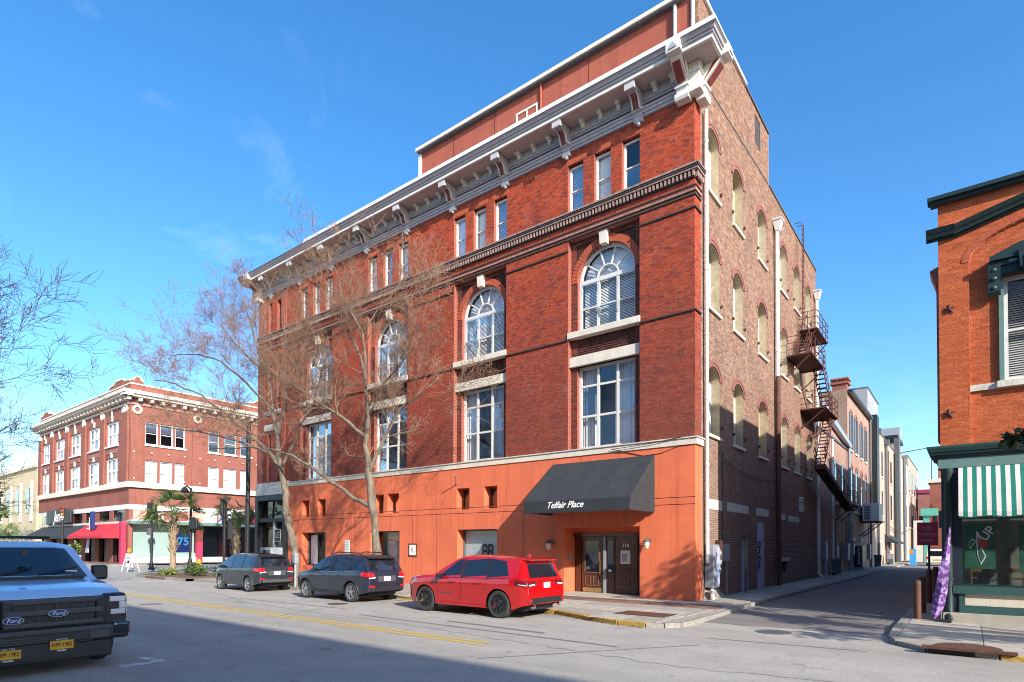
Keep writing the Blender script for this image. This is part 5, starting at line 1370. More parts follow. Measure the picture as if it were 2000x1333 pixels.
bv = MB()
for k in range(11):
    t = .30+k*.055; x = lerp_w([(0, 6.86), (.3, 6.90), (.6, 7.03), (1, 7.2)], t); bv.tube([(x-.03, -1.42, .07+2.36*t), (x+.015, -1.425, .10+2.36*t)], .012, 4)
bv.build('lettering', 'ink_black', ff)
MB().box(6.98, 7.22, -1.45, -1.25, -.03, .06).build('base', 'metal_black', ff)
def bollard(x, y, h, lab, r_=.085):
    o = MB().lathe((x, y, -.03), [(r_, 0), (r_, h), (r_*.8, h+.02), (.01, h+.03)], 14).build('bollard', 'rust_brown'); autosmooth(o, 40)
    o.location = (0, 0, 0); tag(o, lab, 'bollard', 'rusty bollards along the lane kerb')
bollard(6.48, -.9, 1.02, 'nearest rusty steel bollard at the lane kerb'); bollard(6.50, 1.05, 1.05, 'second rusty bollard just behind the nearest one')
bollard(6.50, 4.9, 1.15, 'rusty bollard carrying the lane sign post'); bollard(6.62, 6.6, 1.2, 'farthest rusty bollard half hidden by the banner flag')
ls = thing('lane_sign', 'dark red road sign on a post rising from a bollard', 'sign', (6.50, 4.9, 1.0))
MB().tube([(6.50, 4.9, 1.1), (6.50, 4.9, 2.75)], .035, 8).build('post', 'metal_black', ls)
pnl = bevel(MB().box(6.16, 6.76, 4.84, 4.86, 1.98, 2.78).build('panel', 'paint_magenta', ls), .01)
text('lettering', 'NO', .17, 'ink_grey', ls, (6.46, 4.835, 2.57), (1, 0, 0), (0, 0, 1)); text('lettering', 'PARKING', .125, 'ink_grey', ls, (6.46, 4.835, 2.36), (1, 0, 0), (0, 0, 1)); MB().box(6.28, 6.64, 4.832, 4.838, 2.14, 2.17).build('lettering', 'ink_grey', ls)

# further buildings on the right side of the lane (their fronts face the lane, mostly hidden)
o = thing('lane_building', 'brick building behind the corner shop on the right of the lane', 'building', (7.0, 22.2, 0))
MB().box(7.0, 18, 22.2, 44, 0, 11.6).build('wall', 'brick_far_dark', o); MB().box(6.9, 18, 22.15, 44, 11.6, 11.8).build('roof', 'roof_grey', o)
# ------------------------------------------------------------------ buildings along the lane beyond the brick building
def lane_win(parent, P, y0, y1, z0, z1, arch=False, fm='metal_dark', gm='glass_dark', shut=None, d=.0):
    w = MB(); fw = .08
    w.pbox(P, y0, y0+fw, -.12, .02, z0, z1); w.pbox(P, y1-fw, y1, -.12, .02, z0, z1); w.pbox(P, y0+fw, y1-fw, -.12, .018, z1-fw, z1); w.pbox(P, y0+fw, y1-fw, -.12, .018, z0, z0+fw)
    w.pbox(P, y0+fw, y1-fw, -.12, .010, (z0+z1)/2-.03, (z0+z1)/2+.03)
    o = w.build('window', fm, parent)
    MB().quad(P(y0+fw, .004, z0+fw), P(y1-fw, .004, z0+fw), P(y1-fw, .004, z1-fw), P(y0+fw, .004, z1-fw)).build('pane', 'car_glass', o)
    if shut:
        for (a, b) in ((y0-.45, y0-.02), (y1+.02, y1+.45)): MB().pbox(P, a, b, .0, .06, z0, z1).build('shutter', shut, o)
    if arch:
        ar = MB(); arch_ring(ar, P, (y0+y1)/2, z1-.1, (y1-y0)/2, .30, .22, -.02, .05, n=8); ar.build('brick_arch', 'arch_brick', o)
    MB().pbox(P, y0-.1, y1+.1, -.05, .10, z0-.16, z0).build('sill', 'stone_cream', o)
    return o
def lane_block(name, label, x, y0, y1, h, mat, group='buildings on the left side of the lane', cop='metal_dark', depth=14):
    t = thing(name, label, 'building', (x, y0, 0), group)
    MB().box(x-depth, x, y0, y1, -.2, h).build('wall', mat, t)
    MB().box(x-depth-.05, x+.08, y0-.03, y1+.03, h, h+.14).build('coping', cop, t)
    return t
P0 = P_east(0.02)
b = lane_block('lane_building', 'low two-storey brick building under a pale metal eave', .02, 21.4, 33.4, 9.6, 'brick_lane')
MB().prism([(21.4, 10.9), (33.4, 9.75), (33.4, 10.05), (21.4, 11.4)], lambda y, z: (-2.0, y, z), lambda y, z: (.35, y, z)).build('eave', 'roof_metal', b)
MB().prism([(21.4, 9.6), (33.4, 9.6), (33.4, 9.75), (21.4, 10.9)], lambda y, z: (-.5, y, z), lambda y, z: (.018, y, z)).build('gable', 'brick_lane', b)
for y in (27.0, 30.4): lane_win(b, P0, y, y+1.3, 5.6, 8.2, fm='paint_green_pale')
MB().pbox(P0, 23.6, 24.6, -.1, .02, 0, 2.3).build('door', 'paint_lilac', b); MB().pbox(P0, 29.4, 30.6, -.1, .02, 0, 2.3).build('door', 'interior_dark', b)
MB().tube([(.2, 25.6, 9.4), (.2, 25.6, 0)], .08, 8).build('downpipe', 'metal_white', b); MB().tube([(.2, 32.9, 9.8), (.2, 32.9, 0)], .11, 8).build('downpipe', 'metal_grey', b)
b = lane_block('lane_building', 'three-storey pinkish brick building with dark shutters on the lane', .03, 33.5, 46.4, 14.3, 'brick_lane')
PB2 = P_east(.03)
for y in (34.6, 37.3, 40.4, 43.2): lane_win(b, PB2, y, y+1.1, 9.9, 12.9, True, shut='metal_dark')
for y in (34.6, 37.3, 40.4, 43.2): lane_win(b, PB2, y, y+1.1, 5.6, 8.4, True)
MB().pbox(PB2, 33.5, 46.4, 0, .08, 4.75, 4.95).build('string_course', 'stone_cream', b)
MB().prism([(33.4, 14.3), (46.5, 14.3), (46.5, 14.55), (33.4, 14.55)], lambda y, z: (-1, y, z), lambda y, z: (.4, y, z)).build('eave', 'metal_black', b)
MB().box(-6, .02, 33.30, 33.5, 9.7, 14.6).build('end_wall', 'brick_lane_brown', b)
MB().tube([(.2, 45.9, 14.2), (.2, 45.9, 0)], .1, 8).build('downpipe', 'metal_dark', b)
c = MB(); c.box(-2.3, -1.1, 41.2, 42.4, 14.3, 17.4); c.box(-2.45, -.95, 41.05, 42.55, 17.0, 17.2); c.box(-2.45, -.95, 41.05, 42.55, 17.4, 17.55); c.build('chimney', 'brick_far', b)
b = lane_block('lane_building', 'tan brick building with a tall dark slab and iron pipes', .03, 46.5, 60.0, 14.4, 'brick_lane_tan')
MB().box(.03, .5, 48.4, 50.2, 5.8, 15.2).build('slab_pier', 'metal_black', b)
for y in (53.0, 56.6): lane_win(b, PB2, y, y+1.3, 9.8, 12.6); lane_win(b, PB2, y, y+1.3, 5.5, 8.2)
for y in (51.5, 59.6): MB().tube([(.25, y, 13.8), (.25, y, 0)], .13, 8).build('downpipe', 'metal_dark', b); MB().box(.05, .55, y-.3, y+.3, 13.7, 14.3).build('hopper', 'metal_dark', b)
g2 = lane_block('grey_shed', 'tall grey painted brick block rising behind the lane roofs', -.6, 51.0, 60.2, 18.6, 'brick_grey', depth=7)
b = lane_block('lane_building', 'pale tan building with a black shop awning in the lane', .03, 60.4, 70.6, 14.4, 'brick_lane_tan')
for y in (62.0, 66.0): lane_win(b, PB2, y, y+1.8, 9.8, 12.6); lane_win(b, PB2, y, y+1.8, 5.3, 8.4)
MB().tube([(.25, 69.8, 14), (.25, 69.8, 0)], .16, 8).build('downpipe', 'metal_black', b); MB().tube([(.25, 61.0, 13.2), (.25, 61.0, 0)], .13, 8).build('downpipe', 'rust_brown', b)
MB().prism([(0, 3.4), (1.3, 2.5), (1.3, 2.3), (0, 2.6)], lambda d, z: PB2(59.2, d, z), lambda d, z: PB2(66.8, d, z)).build('awning', 'canvas_black', b)
b = lane_block('lane_building', 'narrow building with a dark pilaster and flat cap in the lane', .03, 70.8, 81.8, 15.4, 'brick_lane_tan')
MB().pbox(PB2, 70.9, 72.4, 0, .6, .0, 16.2).build('pilaster', 'metal_dark', b); MB().box(-5, .5, 70.9, 79, 16.2, 16.6).build('cap', 'metal_black', b)
for y in (74.2, 78.0): lane_win(b, PB2, y, y+1.8, 10, 13); lane_win(b, PB2, y, y+1.8, 5.6, 8.6)
b = lane_block('lane_building', 'white rendered building at the far end of the lane', .03, 82, 93, 15.0, 'render_white')
for y in (84, 88.5): lane_win(b, PB2, y, y+2, 10, 13); lane_win(b, PB2, y, y+2, 5, 8.4)
MB().tube([(.3, 83, 15), (.3, 83, 0)], .2, 8).build('downpipe', 'metal_dark', b)
b = lane_block('lane_building', 'last cream building at the end of the lane with a bare jib', .03, 93.2, 117, 16.6, 'brick_lane_tan')
for y in (95.5, 101, 107, 112): lane_win(b, PB2, y, y+2.4, 11, 14.6); lane_win(b, PB2, y, y+2.4, 5.2, 8.8)
MB().tube([(-1, 92, 17), (3.2, 92.5, 17.6), (3.2, 92.5, 12.6)], .1, 6).build('jib', 'metal_dark', b)
MB().box(-4.5, -.6, 88, 92, 15, 20.5).build('roof_tank', 'metal_grey', b)
# street at the end of the lane
for (x0, x1, y, h, m, lab) in ((-2.5, 3.6, 128, 13.2, 'paint_magenta', 'magenta roofed building closing the view down the lane'), (2.2, 5.8, 110, 13.6, 'brick_far', 'red brick building closing the end of the lane'), (5.4, 6.8, 96, 11.5, 'brick_far', 'narrow red brick building at the right end of the lane')):
    t = thing('far_building', lab, 'building', (x0, y, 0)); MB().box(x0, x1, y, y+12, 0, h).build('wall', m if m != 'paint_magenta' else 'brick_far_dark', t)
    MB().box(x0-.3, x1+.3, y-.3, y+12, h, h+.7).build('roof', m if m == 'paint_magenta' else 'stone_weathered', t)
    for k in range(3):
        if x1-x0 > 2: MB().box(x0+.5+k*(x1-x0-1)/3, x0+1.1+k*(x1-x0-1)/3, y-.06, y+.1, 5.5, 8.5).build('window', 'car_glass', t)
    if m == 'brick_far': MB().box(x0+1.2, x0+2.0, y+1, y+2, h+.7, h+2.8).build('chimney', 'brick_far', t)
gp = thing('green_storefront', 'teal green painted shopfront pier down the lane', 'shopfront', (3.4, 72, 0))
MB().box(3.1, 3.7, 72, 72.6, 0, 6.0).build('pier', 'paint_teal', gp); MB().box(2.8, 4.6, 71.7, 72.8, 6.0, 6.9).build('cornice', 'paint_teal', gp); MB().box(2.0, 3.08, 72.05, 78, 0, 5.4).build('bay', 'paint_cream', gp)
vn = thing('parked_van', 'small white van parked at the far end of the lane', 'van', (4.85, 60, RZ))
va = MB(); va.prism([(-.95, .35), (.95, .35), (.98, 1.0), (.85, 1.85), (-.85, 1.85), (-.98, 1.0)], lambda x, z: (4.85+x, 59, RZ+z), lambda x, z: (4.85+x, 63.5, RZ+z)); bevel(va.build('body', 'metal_white', vn), .08)
MB().box(4.15, 5.55, 58.98, 59.0, RZ+1.1, RZ+1.65).build('rear_window', 'car_glass', vn)
for s in (-.85, .85):
    MB().box(4.85+s-.08, 4.85+s+.08, 58.97, 59.0, RZ+.75, RZ+1.05).build('tail_lamp', 'lamp_red', vn)
    for y in (59.7, 62.6): MB().lathe((4.85+s, y, RZ+.33), [(.33, -.1), (.33, .1)], 14, 'x').build('wheel', 'tyre', vn)
MB().box(4.55, 5.15, 58.97, 58.99, RZ+.6, RZ+.75).build('plate', 'plate_yellow', vn)
bn = thing('recycling_bin', 'bright blue bin with an orange lid in the lane', 'bin', (3.0, 56, 0)); MB().box(2.62, 3.2, 55.7, 56.3, 0, 1.75).build('body', 'ink_sky', bn); MB().box(2.6, 2.95, 55.68, 55.72, 1.2, 1.6).build('lid', 'lamp_amber', bn)
# air-conditioner on brackets, grey cabinet with tags
ac = thing('air_conditioner', 'large grey outdoor air conditioner on wall brackets above the lane', 'air conditioner', (.7, 41, 4.1))
bevel(MB().box(.25, 1.5, 39.6, 42.4, 4.2, 5.75).build('case', 'metal_white', ac), .03)
for k in range(9): MB().box(.38, .86, 39.57, 39.598, 4.35+k*.14, 4.43+k*.14).build('louvre', 'metal_dark', ac)
MB().box(.05, 1.55, 39.5, 42.5, 4.10, 4.2).build('shelf', 'rust', ac)
for y in (39.8, 42.2): MB().tube([(1.4, y, 4.1), (.03, y, 2.9)], .05, 6).build('bracket_arm', 'metal_dark', ac)
cb = thing('utility_cabinet', 'dark blue utility cabinet with white graffiti against the lane wall', 'cabinet', (.4, 37, 0))
MB().box(.05, .65, 36.2, 38.2, .25, 2.0).build('case', 'paint_navy', cb); gf = MB()
for k in range(5): gf.tube([(.3+.05*math.sin(k), 36.17, .5+k*.28), (.5, 36.17, .6+k*.28), (.35, 36.17, .72+k*.28)], .04, 5)
gf.build('graffiti', 'ink_white', cb); MB().box(.0, .7, 36.1, 38.3, 0, .25).build('plinth', 'concrete', cb)

# ------------------------------------------------------------------ three-storey corner building across the side street
LX, LY = -58.5, 2.7
LB = thing('corner_building', 'three-storey red brick corner building with pale cornice and shopfronts', 'building', (LX, LY, 0))
PLs = P_front(LY); PLe = P_east(LX)
CS = list(zip([LX-4.7, LX-10.0, LX-16.2, LX-21.9, LX-27.4], [1.75, 1.85, 1.85, 1.8, 1.6]))
GRP = ([(4.1, 5.3), (5.5, 6.75), (6.95, 7.95)], [(10.4, 11.6), (12.1, 13.55), (14.0, 15.3)], [(18, 19.2), (19.6, 21), (21.4, 22.6)])
holed_wall(LB, PLs, LX-30.2, LX, 5.4, 17.2, [('r', c-h, c+h, z0, z1) for c, h in CS for z0, z1 in ((8.25, 10.95), (12.2, 14.75))], 'brick_far')
holed_wall(LB, PLe, LY, LY+24, 4.2, 17.2, [('r', a, b, z0, z1) for g_ in GRP for a, b in g_ for z0, z1 in ((8.0, 10.5), (12.1, 14.4))], 'brick_far')
MB().box(LX-30.1, LX-1.2, LY+1.2, LY+24, 0, 17.1).build('inner_core', 'interior_dark', LB)
MB().box(LX-30.15, LX-.1, LY+.1, LY+23.9, 17.0, 17.15).build('roof', 'roof_grey', LB)
# parapet with stepped gables
for P, u0, u1, gab in ((PLs, LX-30.2, LX, [(LX-30.2, LX-25.2), (LX-6.0, LX)]), (PLe, LY, LY+24, [(LY, LY+1.2), (LY+12, LY+15)])):
    MB().pbox(P, u0, u1, -.5, -.003, 17.2, 18.0).build('parapet', 'brick_far', LB); MB().pbox(P, u0, u1, -.55, .04, 18.0, 18.14).build('coping', 'stone_weathered', LB)
    for a, b in gab:
        c_ = (a+b)/2; w_ = (b-a)/2
        pts = [(a, 18.14), (b, 18.14), (b-.15*w_, 18.4), (c_+.45*w_, 18.48), (c_+.3*w_, 18.75), (c_-.3*w_, 18.75), (c_-.45*w_, 18.48), (a+.15*w_, 18.4)]
        MB().prism(pts, lambda u, z: P(u, -.35, z), lambda u, z: P(u, .02, z)).build('gable', 'brick_far', LB)
        for p, q in zip(pts[2:], pts[3:]): MB().prism([(p[0], p[1]), (q[0], q[1]), (q[0], q[1]+.14), (p[0], p[1]+.14)], lambda u, z: P(u, -.4, z), lambda u, z: P(u, .06, z)).build('gable_coping', 'stone_weathered', LB)
# crowning cornice with modillions
for P, u0, u1 in ((PLs, LX-31, LX+.9), (PLe, LY-.9, LY+24)):
    MB().pbox(P, u0, u1, .0, .95, 16.9, 17.25).build('cornice', 'stone_weathered', LB); MB().pbox(P, u0, u1, .0, .75, 16.66, 16.9).build('cornice', 'stone_weathered', LB)
    n = int((u1-u0)/1.05)
    for k in range(n):
        u = u0+.6+k*1.05; MB().pbox(P, u-.16, u+.16, .0, .6, 16.3, 16.66).build('modillion', 'stone_weathered', LB)
    MB().pbox(P, u0+.8, u1-.8, -.02, .12, 15.95, 16.15).build('string_course', 'stone_weathered' if P is PLs else 'soot_light', LB)
    for z0, z1, d_, m_ in ((7.62, 7.95, .30, 'stone_cream'), (7.95, 8.2, .18, 'paint_white'), (5.4, 5.9, .12, 'paint_white')): MB().pbox(P, u0+.9-(d_-.002 if P is PLe else 0), u1-.9+(d_-.004 if P is PLs else 0), .0, d_, z0+(.003 if P is PLe else 0), z1+(.002 if P is PLe else 0)).build('belt_course', m_, LB)
# windows, street side: five bays of paired sashes on two floors
for k in range(5):
    c_ = [LX-4.7, LX-10.0, LX-16.2, LX-21.9, LX-27.4][k]; hw = [1.75, 1.85, 1.85, 1.8, 1.6][k]
    for z0, z1 in ((8.25, 10.95), (12.2, 14.75)):
        w = sash(LB, P_front(LY+.14), c_-hw, c_+hw, z0, z1, 0, [.36, .70], [.5], gm=['glass_sky', 'glass'], fw=.22, mw=.24, blind='shade', seed=k, back='interior_dark')
        MB().pbox(PLs, c_-hw-.1, c_+hw+.1, .0, .12, z0-.16, z0).build('sill', 'paint_white', w)
        MB().pbox(PLs, c_-.18, c_+.18, .0, .10, z1, z1+.55).build('keystone', 'paint_white', LB)
    MB().pbox(PLs, c_-hw+.3, c_+hw-.3, .0, .05, 11.35, 11.8).build('spandrel_panel', 'brick_far_dark', LB)
for k, u in enumerate([LX-.9, LX-7.3, LX-13.1, LX-19.0, LX-24.7, LX-29.6]):
    MB().pbox(PLs, u-.62, u+.62, .0, .16, 8.2, 15.3).build('pilaster', 'brick_far', LB)
    r_ = MB(); arch_ring(r_, PLs, u, 15.65, .20, .28, .20, .0, .2, 0, 2*math.pi, 18); r_.build('oval_medallion', 'paint_white', LB)
for k in range(10):
    u = LX-1.9-k*2.9; MB().pbox(PLs, u-.10, u+.10, .0, .10, 15.3, 15.9).build('brick_label', 'paint_white', LB)
# side street windows: two groups of three
for gi, grp in enumerate(GRP):
    for (a, b_) in grp:
        for z0, z1 in ((8.0, 10.5), (12.1, 14.4)):
            w = sash(LB, P_east(LX-.14), a, b_, z0, z1, 0, [], [.5], gm='glass' if z0 < 9 else 'glass_dark', fw=.10, mw=.07, blind='shade' if z0 < 9 else 'half', seed=gi, back='interior_dark')
            MB().pbox(PLe, a-.1, b_+.1, .0, .12, z0-.16, z0).build('sill', 'paint_white', w)
for u in (3.3, 9.2, 16.6):
    r_ = MB(); arch_ring(r_, PLe, u, 15.5, .24, .24, .22, .0, .15, 0, 2*math.pi, 18); r_.build('round_medallion', 'stone_cream', LB)
    MB().pbox(PLe, u-.55, u+.55, .0, .14, 8.2, 14.6).build('pilaster', 'brick_far', LB)
for k in range(9):
    for z in (8.5, 11.2): MB().pbox(PLe, 3.0+k*1.6, 3.12+k*1.6, .14, .17, z, z+.12).build('stud', 'paint_white', LB)
# ground floor: display windows, transoms, piers
MB().pbox(PLe, LY, LY+24, -.6, -.01, 3.9, 4.19).build('shop_beam', 'paint_pink', LB); MB().pbox(PLe, LY-.1, LY+24, .0, .9, 3.95, 4.25).build('canopy', 'paint_green_pale', LB); MB().pbox(PLe, LY-.1, LY+24, .0, .92, 4.25, 4.34).build('canopy_edge', 'paint_cream', LB)
for (a, b_, m_) in ((2.7, 4.3, 'paint_pink'), (4.3, 5.9, 'paint_cream'), (8.3, 10.0, 'paint_pink'), (10, 11.4, 'paint_white'), (11.6, 13.4, 'paint_lilac'), (13.4, 18, 'paint_magenta')): MB().pbox(PLe, a, b_, .0, .05, 4.36, 5.4).build('transom_panel', m_, LB)
for k in range(5): MB().pbox(PLe, 4.4, 5.8, .05, .09, 4.5+k*.17, 4.57+k*.17).build('vent_slat', 'paint_red', LB)
MB().pbox(PLe, LY, LY+9.6, -.3, .06, 0, .55).build('stall_riser', 'paint_white', LB); MB().pbox(PLe, 9.6, 20, -.3, .04, 0, .5).build('stall_riser', 'concrete_pale', LB)
MB().pbox(PLe, 2.75, 9.25, -.75, -.55, .5, 3.9).build('display_back', 'interior_display', LB); MB().pbox(PLe, 2.75, 9.25, -.7, -.2, .5, 1.0).build('display_floor', 'interior_display', LB)
MB().quad(PLe(2.9, -.1, .55), PLe(9.2, -.1, .55), PLe(9.2, -.1, 3.9), PLe(2.9, -.1, 3.9)).build('pane', 'glass_shop', LB); MB().quad(PLe(9.9, -.1, .5), PLe(19, -.1, .5), PLe(19, -.1, 3.9), PLe(9.9, -.1, 3.9)).build('pane', 'glass_dark', LB)
MB().pbox(PLe, 9.25, 9.9, -.4, .10, 0, 2.2).build('pier', 'paint_magenta', LB); MB().pbox(PLe, 9.25, 9.9, -.4, .08, 2.2, 3.95).build('pier', 'paint_maroon', LB); MB().pbox(PLe, 2.55, 2.85, -.4, .10, 0, 3.95).build('pier', 'paint_maroon', LB)
bb = MB().pbox(PLe, 7.2, 9.0, -.5, -.45, 1.1, 3.2).build('sale_banner', 'ink_blue', LB)
text('lettering', '75', 1.15, 'ink_sky', bb, PLe(8.1, -.43, 2.2), (0, 1, 0), (0, 0, 1), bold=.03)
text('lettering', 'KRESS', .62, 'ink_white', LB, PLe(12.7, .94, 4.70), (0, 1, 0), (0, 0, 1), bold=.02, extr=.03)
MB().pbox(PLe, 12.0, 15.6, -.55, -.5, .6, 3.4).build('shop_display', 'paint_red', LB)
# mannequin in the display window
mq = thing('mannequin', 'dark clothed mannequin standing in the white display window', 'mannequin', PLe(5.0, -.45, 1.0))
y_, x_ = 5.0, LX-.45
bm_ = MB(); bm_.tube([(x_, y_-.09, 1.0), (x_, y_-.10, 1.5), (x_, y_-.08, 1.95)], [.06, .075, .10], 8); bm_.tube([(x_, y_+.09, 1.0), (x_, y_+.10, 1.5), (x_, y_+.08, 1.95)], [.06, .075, .10], 8)
bm_.build('trousers', 'ink_black', mq)
bm_ = MB(); bm_.tube([(x_, y_, 1.9), (x_, y_, 2.2), (x_, y_, 2.5), (x_, y_, 2.6)], [.17, .19, .22, .09], 10)
for s in (-1, 1): bm_.tube([(x_, y_+s*.22, 2.5), (x_, y_+s*.30, 2.2), (x_+.1, y_+s*.22, 2.0)], [.07, .06, .045], 7)
bm_.build('jacket', 'metal_dark', mq)
MB().lathe((x_, y_, 2.6), [(.05, 0), (.06, .06), (.10, .14), (.11, .22), (.07, .31), (.01, .33)], 12).build('head', 'wood_trim', mq)
# street-side ground floor
for k in range(7):
    a = LX-3.9-k*4.1; MB().pbox(PLs, a, a+3.0, -.1, .02, 4.2, 5.35).build('transom_window', 'glass_sky', LB); MB().pbox(PLs, a+3.0, a+4.1, -.3, .06, 0, 5.4).build('pier', 'brick_far', LB)
    MB().pbox(PLs, a, a+3.0, -.7, -.5, 0, 4.2).build('shop_interior', 'interior_room', LB); MB().pbox(PLs, a, a+.12, -.2, .0, 0, 4.2).build('post', 'metal_black', LB)
MB().pbox(PLs, LX-30, LX, -.3, .1, 4.0, 4.25).build('shop_beam', 'stone_weathered', LB)
def side_awning(label, u0, u1, m_, side='wedge'):
    t = thing('shop_awning', label, 'awning', (LX+(u0+u1)/2, LY, 3), 'awnings along the corner building')
    MB().prism([(0, 4.1), (2.0, 2.75), (2.0, 2.5), (0, 2.5)], lambda d, z: (LX+u0, LY-d, z), lambda d, z: (LX+u1, LY-d, z)).build('canopy', m_, t)
side_awning('bright red shop awning on the corner building', -11.2, -.6, 'canvas_red')
side_awning('black shop awning next to the bright red awning', -18.5, -11.6, 'canvas_black')
side_awning('black shop awning farthest along the corner building', -28, -19, 'canvas_black')
MB().box(LX-.62, LX-.1, LY-.6, LY-.02, 0, 4.2).build('awning_wall', 'paint_magenta', LB)
sg = thing('shop_sign', 'black rounded shop sign with white script lettering', 'sign', (LX-19, LY-.5, 4.6)); bevel(MB().box(LX-24.5, LX-15.5, LY-.6, LY-.3, 4.3, 6.0).build('panel', 'metal_black', sg), .12)
text('lettering', "Jeni's", 1.75, 'ink_white', sg, (LX-19.6, LY-.62, 5.15), (1, 0, 0), (0, 0, 1), shear=.35, bold=.04)
sg = thing('blade_sign', 'small blue blade sign hanging above the red awning', 'sign', (LX-6, LY-1.2, 3.6)); MB().box(LX-6.4, LX-5.4, LY-1.35, LY-1.2, 3.5, 5.3).build('panel', 'ink_blue', sg); MB().box(LX-6.7, LX-6.4, LY-1.34, LY-1.21, 3.5, 4.7).build('edge', 'ink_white', sg); MB().tube([(LX-5.9, LY, 5.2), (LX-5.9, LY-1.3, 5.2)], .04, 6).build('bracket_arm', 'metal_black', sg)
fl_ = thing('shop_flag', 'furled blue and white flag under the red awning', 'flag', (LX-7.5, LY-1.2, 1)); MB().tube([(LX-7.0, LY-.2, 3.0), (LX-7.6, LY-1.3, 3.6)], .03, 5).build('pole', 'metal_white', fl_); MB().prism([(-.5, 0), (.3, 0), (.7, 2.2), (.2, 2.3)], lambda x, z: (LX-7.7+x, LY-1.1, 1.0+z), lambda x, z: (LX-7.7+x, LY-1.2, 1.0+z)).build('cloth', 'paint_lilac', fl_)
# tan building and grey block farther down the street
tb_ = thing('tan_building', 'tan brick building beyond the red corner building', 'building', (-91, 4, 0)); MB().box(-140, -91, 3.0, 24, 0, 12.2).build('wall', 'brick_tan_far', tb_); MB().box(-140.5, -90.8, 2.7, 24, 12.2, 12.7).build('cornice', 'stone_cream', tb_)
for k in range(8):
    x = -95-k*5.2; MB().box(x-.9, x+.9, 2.9, 3.2, 6.2, 9.6).build('window', 'car_glass', tb_); MB().box(x+1.6, x+2.2, 2.8, 3.1, 5, 10.5).build('pilaster', 'stone_cream', tb_)
for k in range(6): MB().box(-96-k*7, -92.5-k*7, 2.9, 3.2, .5, 3.8).build('shopfront', 'glass_dark', tb_)
gb_ = thing('grey_building', 'grey flat-roofed block showing above the tan building', 'building', (-100, 30, 0)); MB().box(-170, -92, 26, 46, 0, 17.8).build('wall', 'roof_metal', gb_); MB().box(-171, -91.5, 25.5, 46, 17.8, 18.5).build('roof', 'metal_dark', gb_)

# ------------------------------------------------------------------ the row behind the viewer, which shades the near side of the street
for i, (x0, x1, h, m_) in enumerate(((-16, 16, 17.1, 'brick_far'), (16.2, 38, 17.6, 'brick_lane_tan'), (38.2, 90, 17.4, 'brick_far_dark'))):
    t = thing('opposite_building', ['red brick building on the near side of the street behind the viewer', 'tan brick building on the near side of the street behind the viewer', 'dark brick building on the near side of the street behind the viewer'][i], 'building', (x0, -27, 0))
    MB().box(x0, x1, -41, -27, 0, h).build('wall', m_, t); MB().box(x0, x1, -27.35, -26.8, h, h+.35).build('cornice', 'stone_cream', t)
    k = x0+1.5
    while k < x1-2:
        for z in (5.5, 9.5, 13.2): MB().box(k, k+1.4, -27.02, -26.96, z, z+2.3).build('window', 'car_glass', t)
        MB().box(k, k+2.2, -27.02, -26.96, .6, 3.4).build('shop_window', 'car_glass', t); k += 3.4
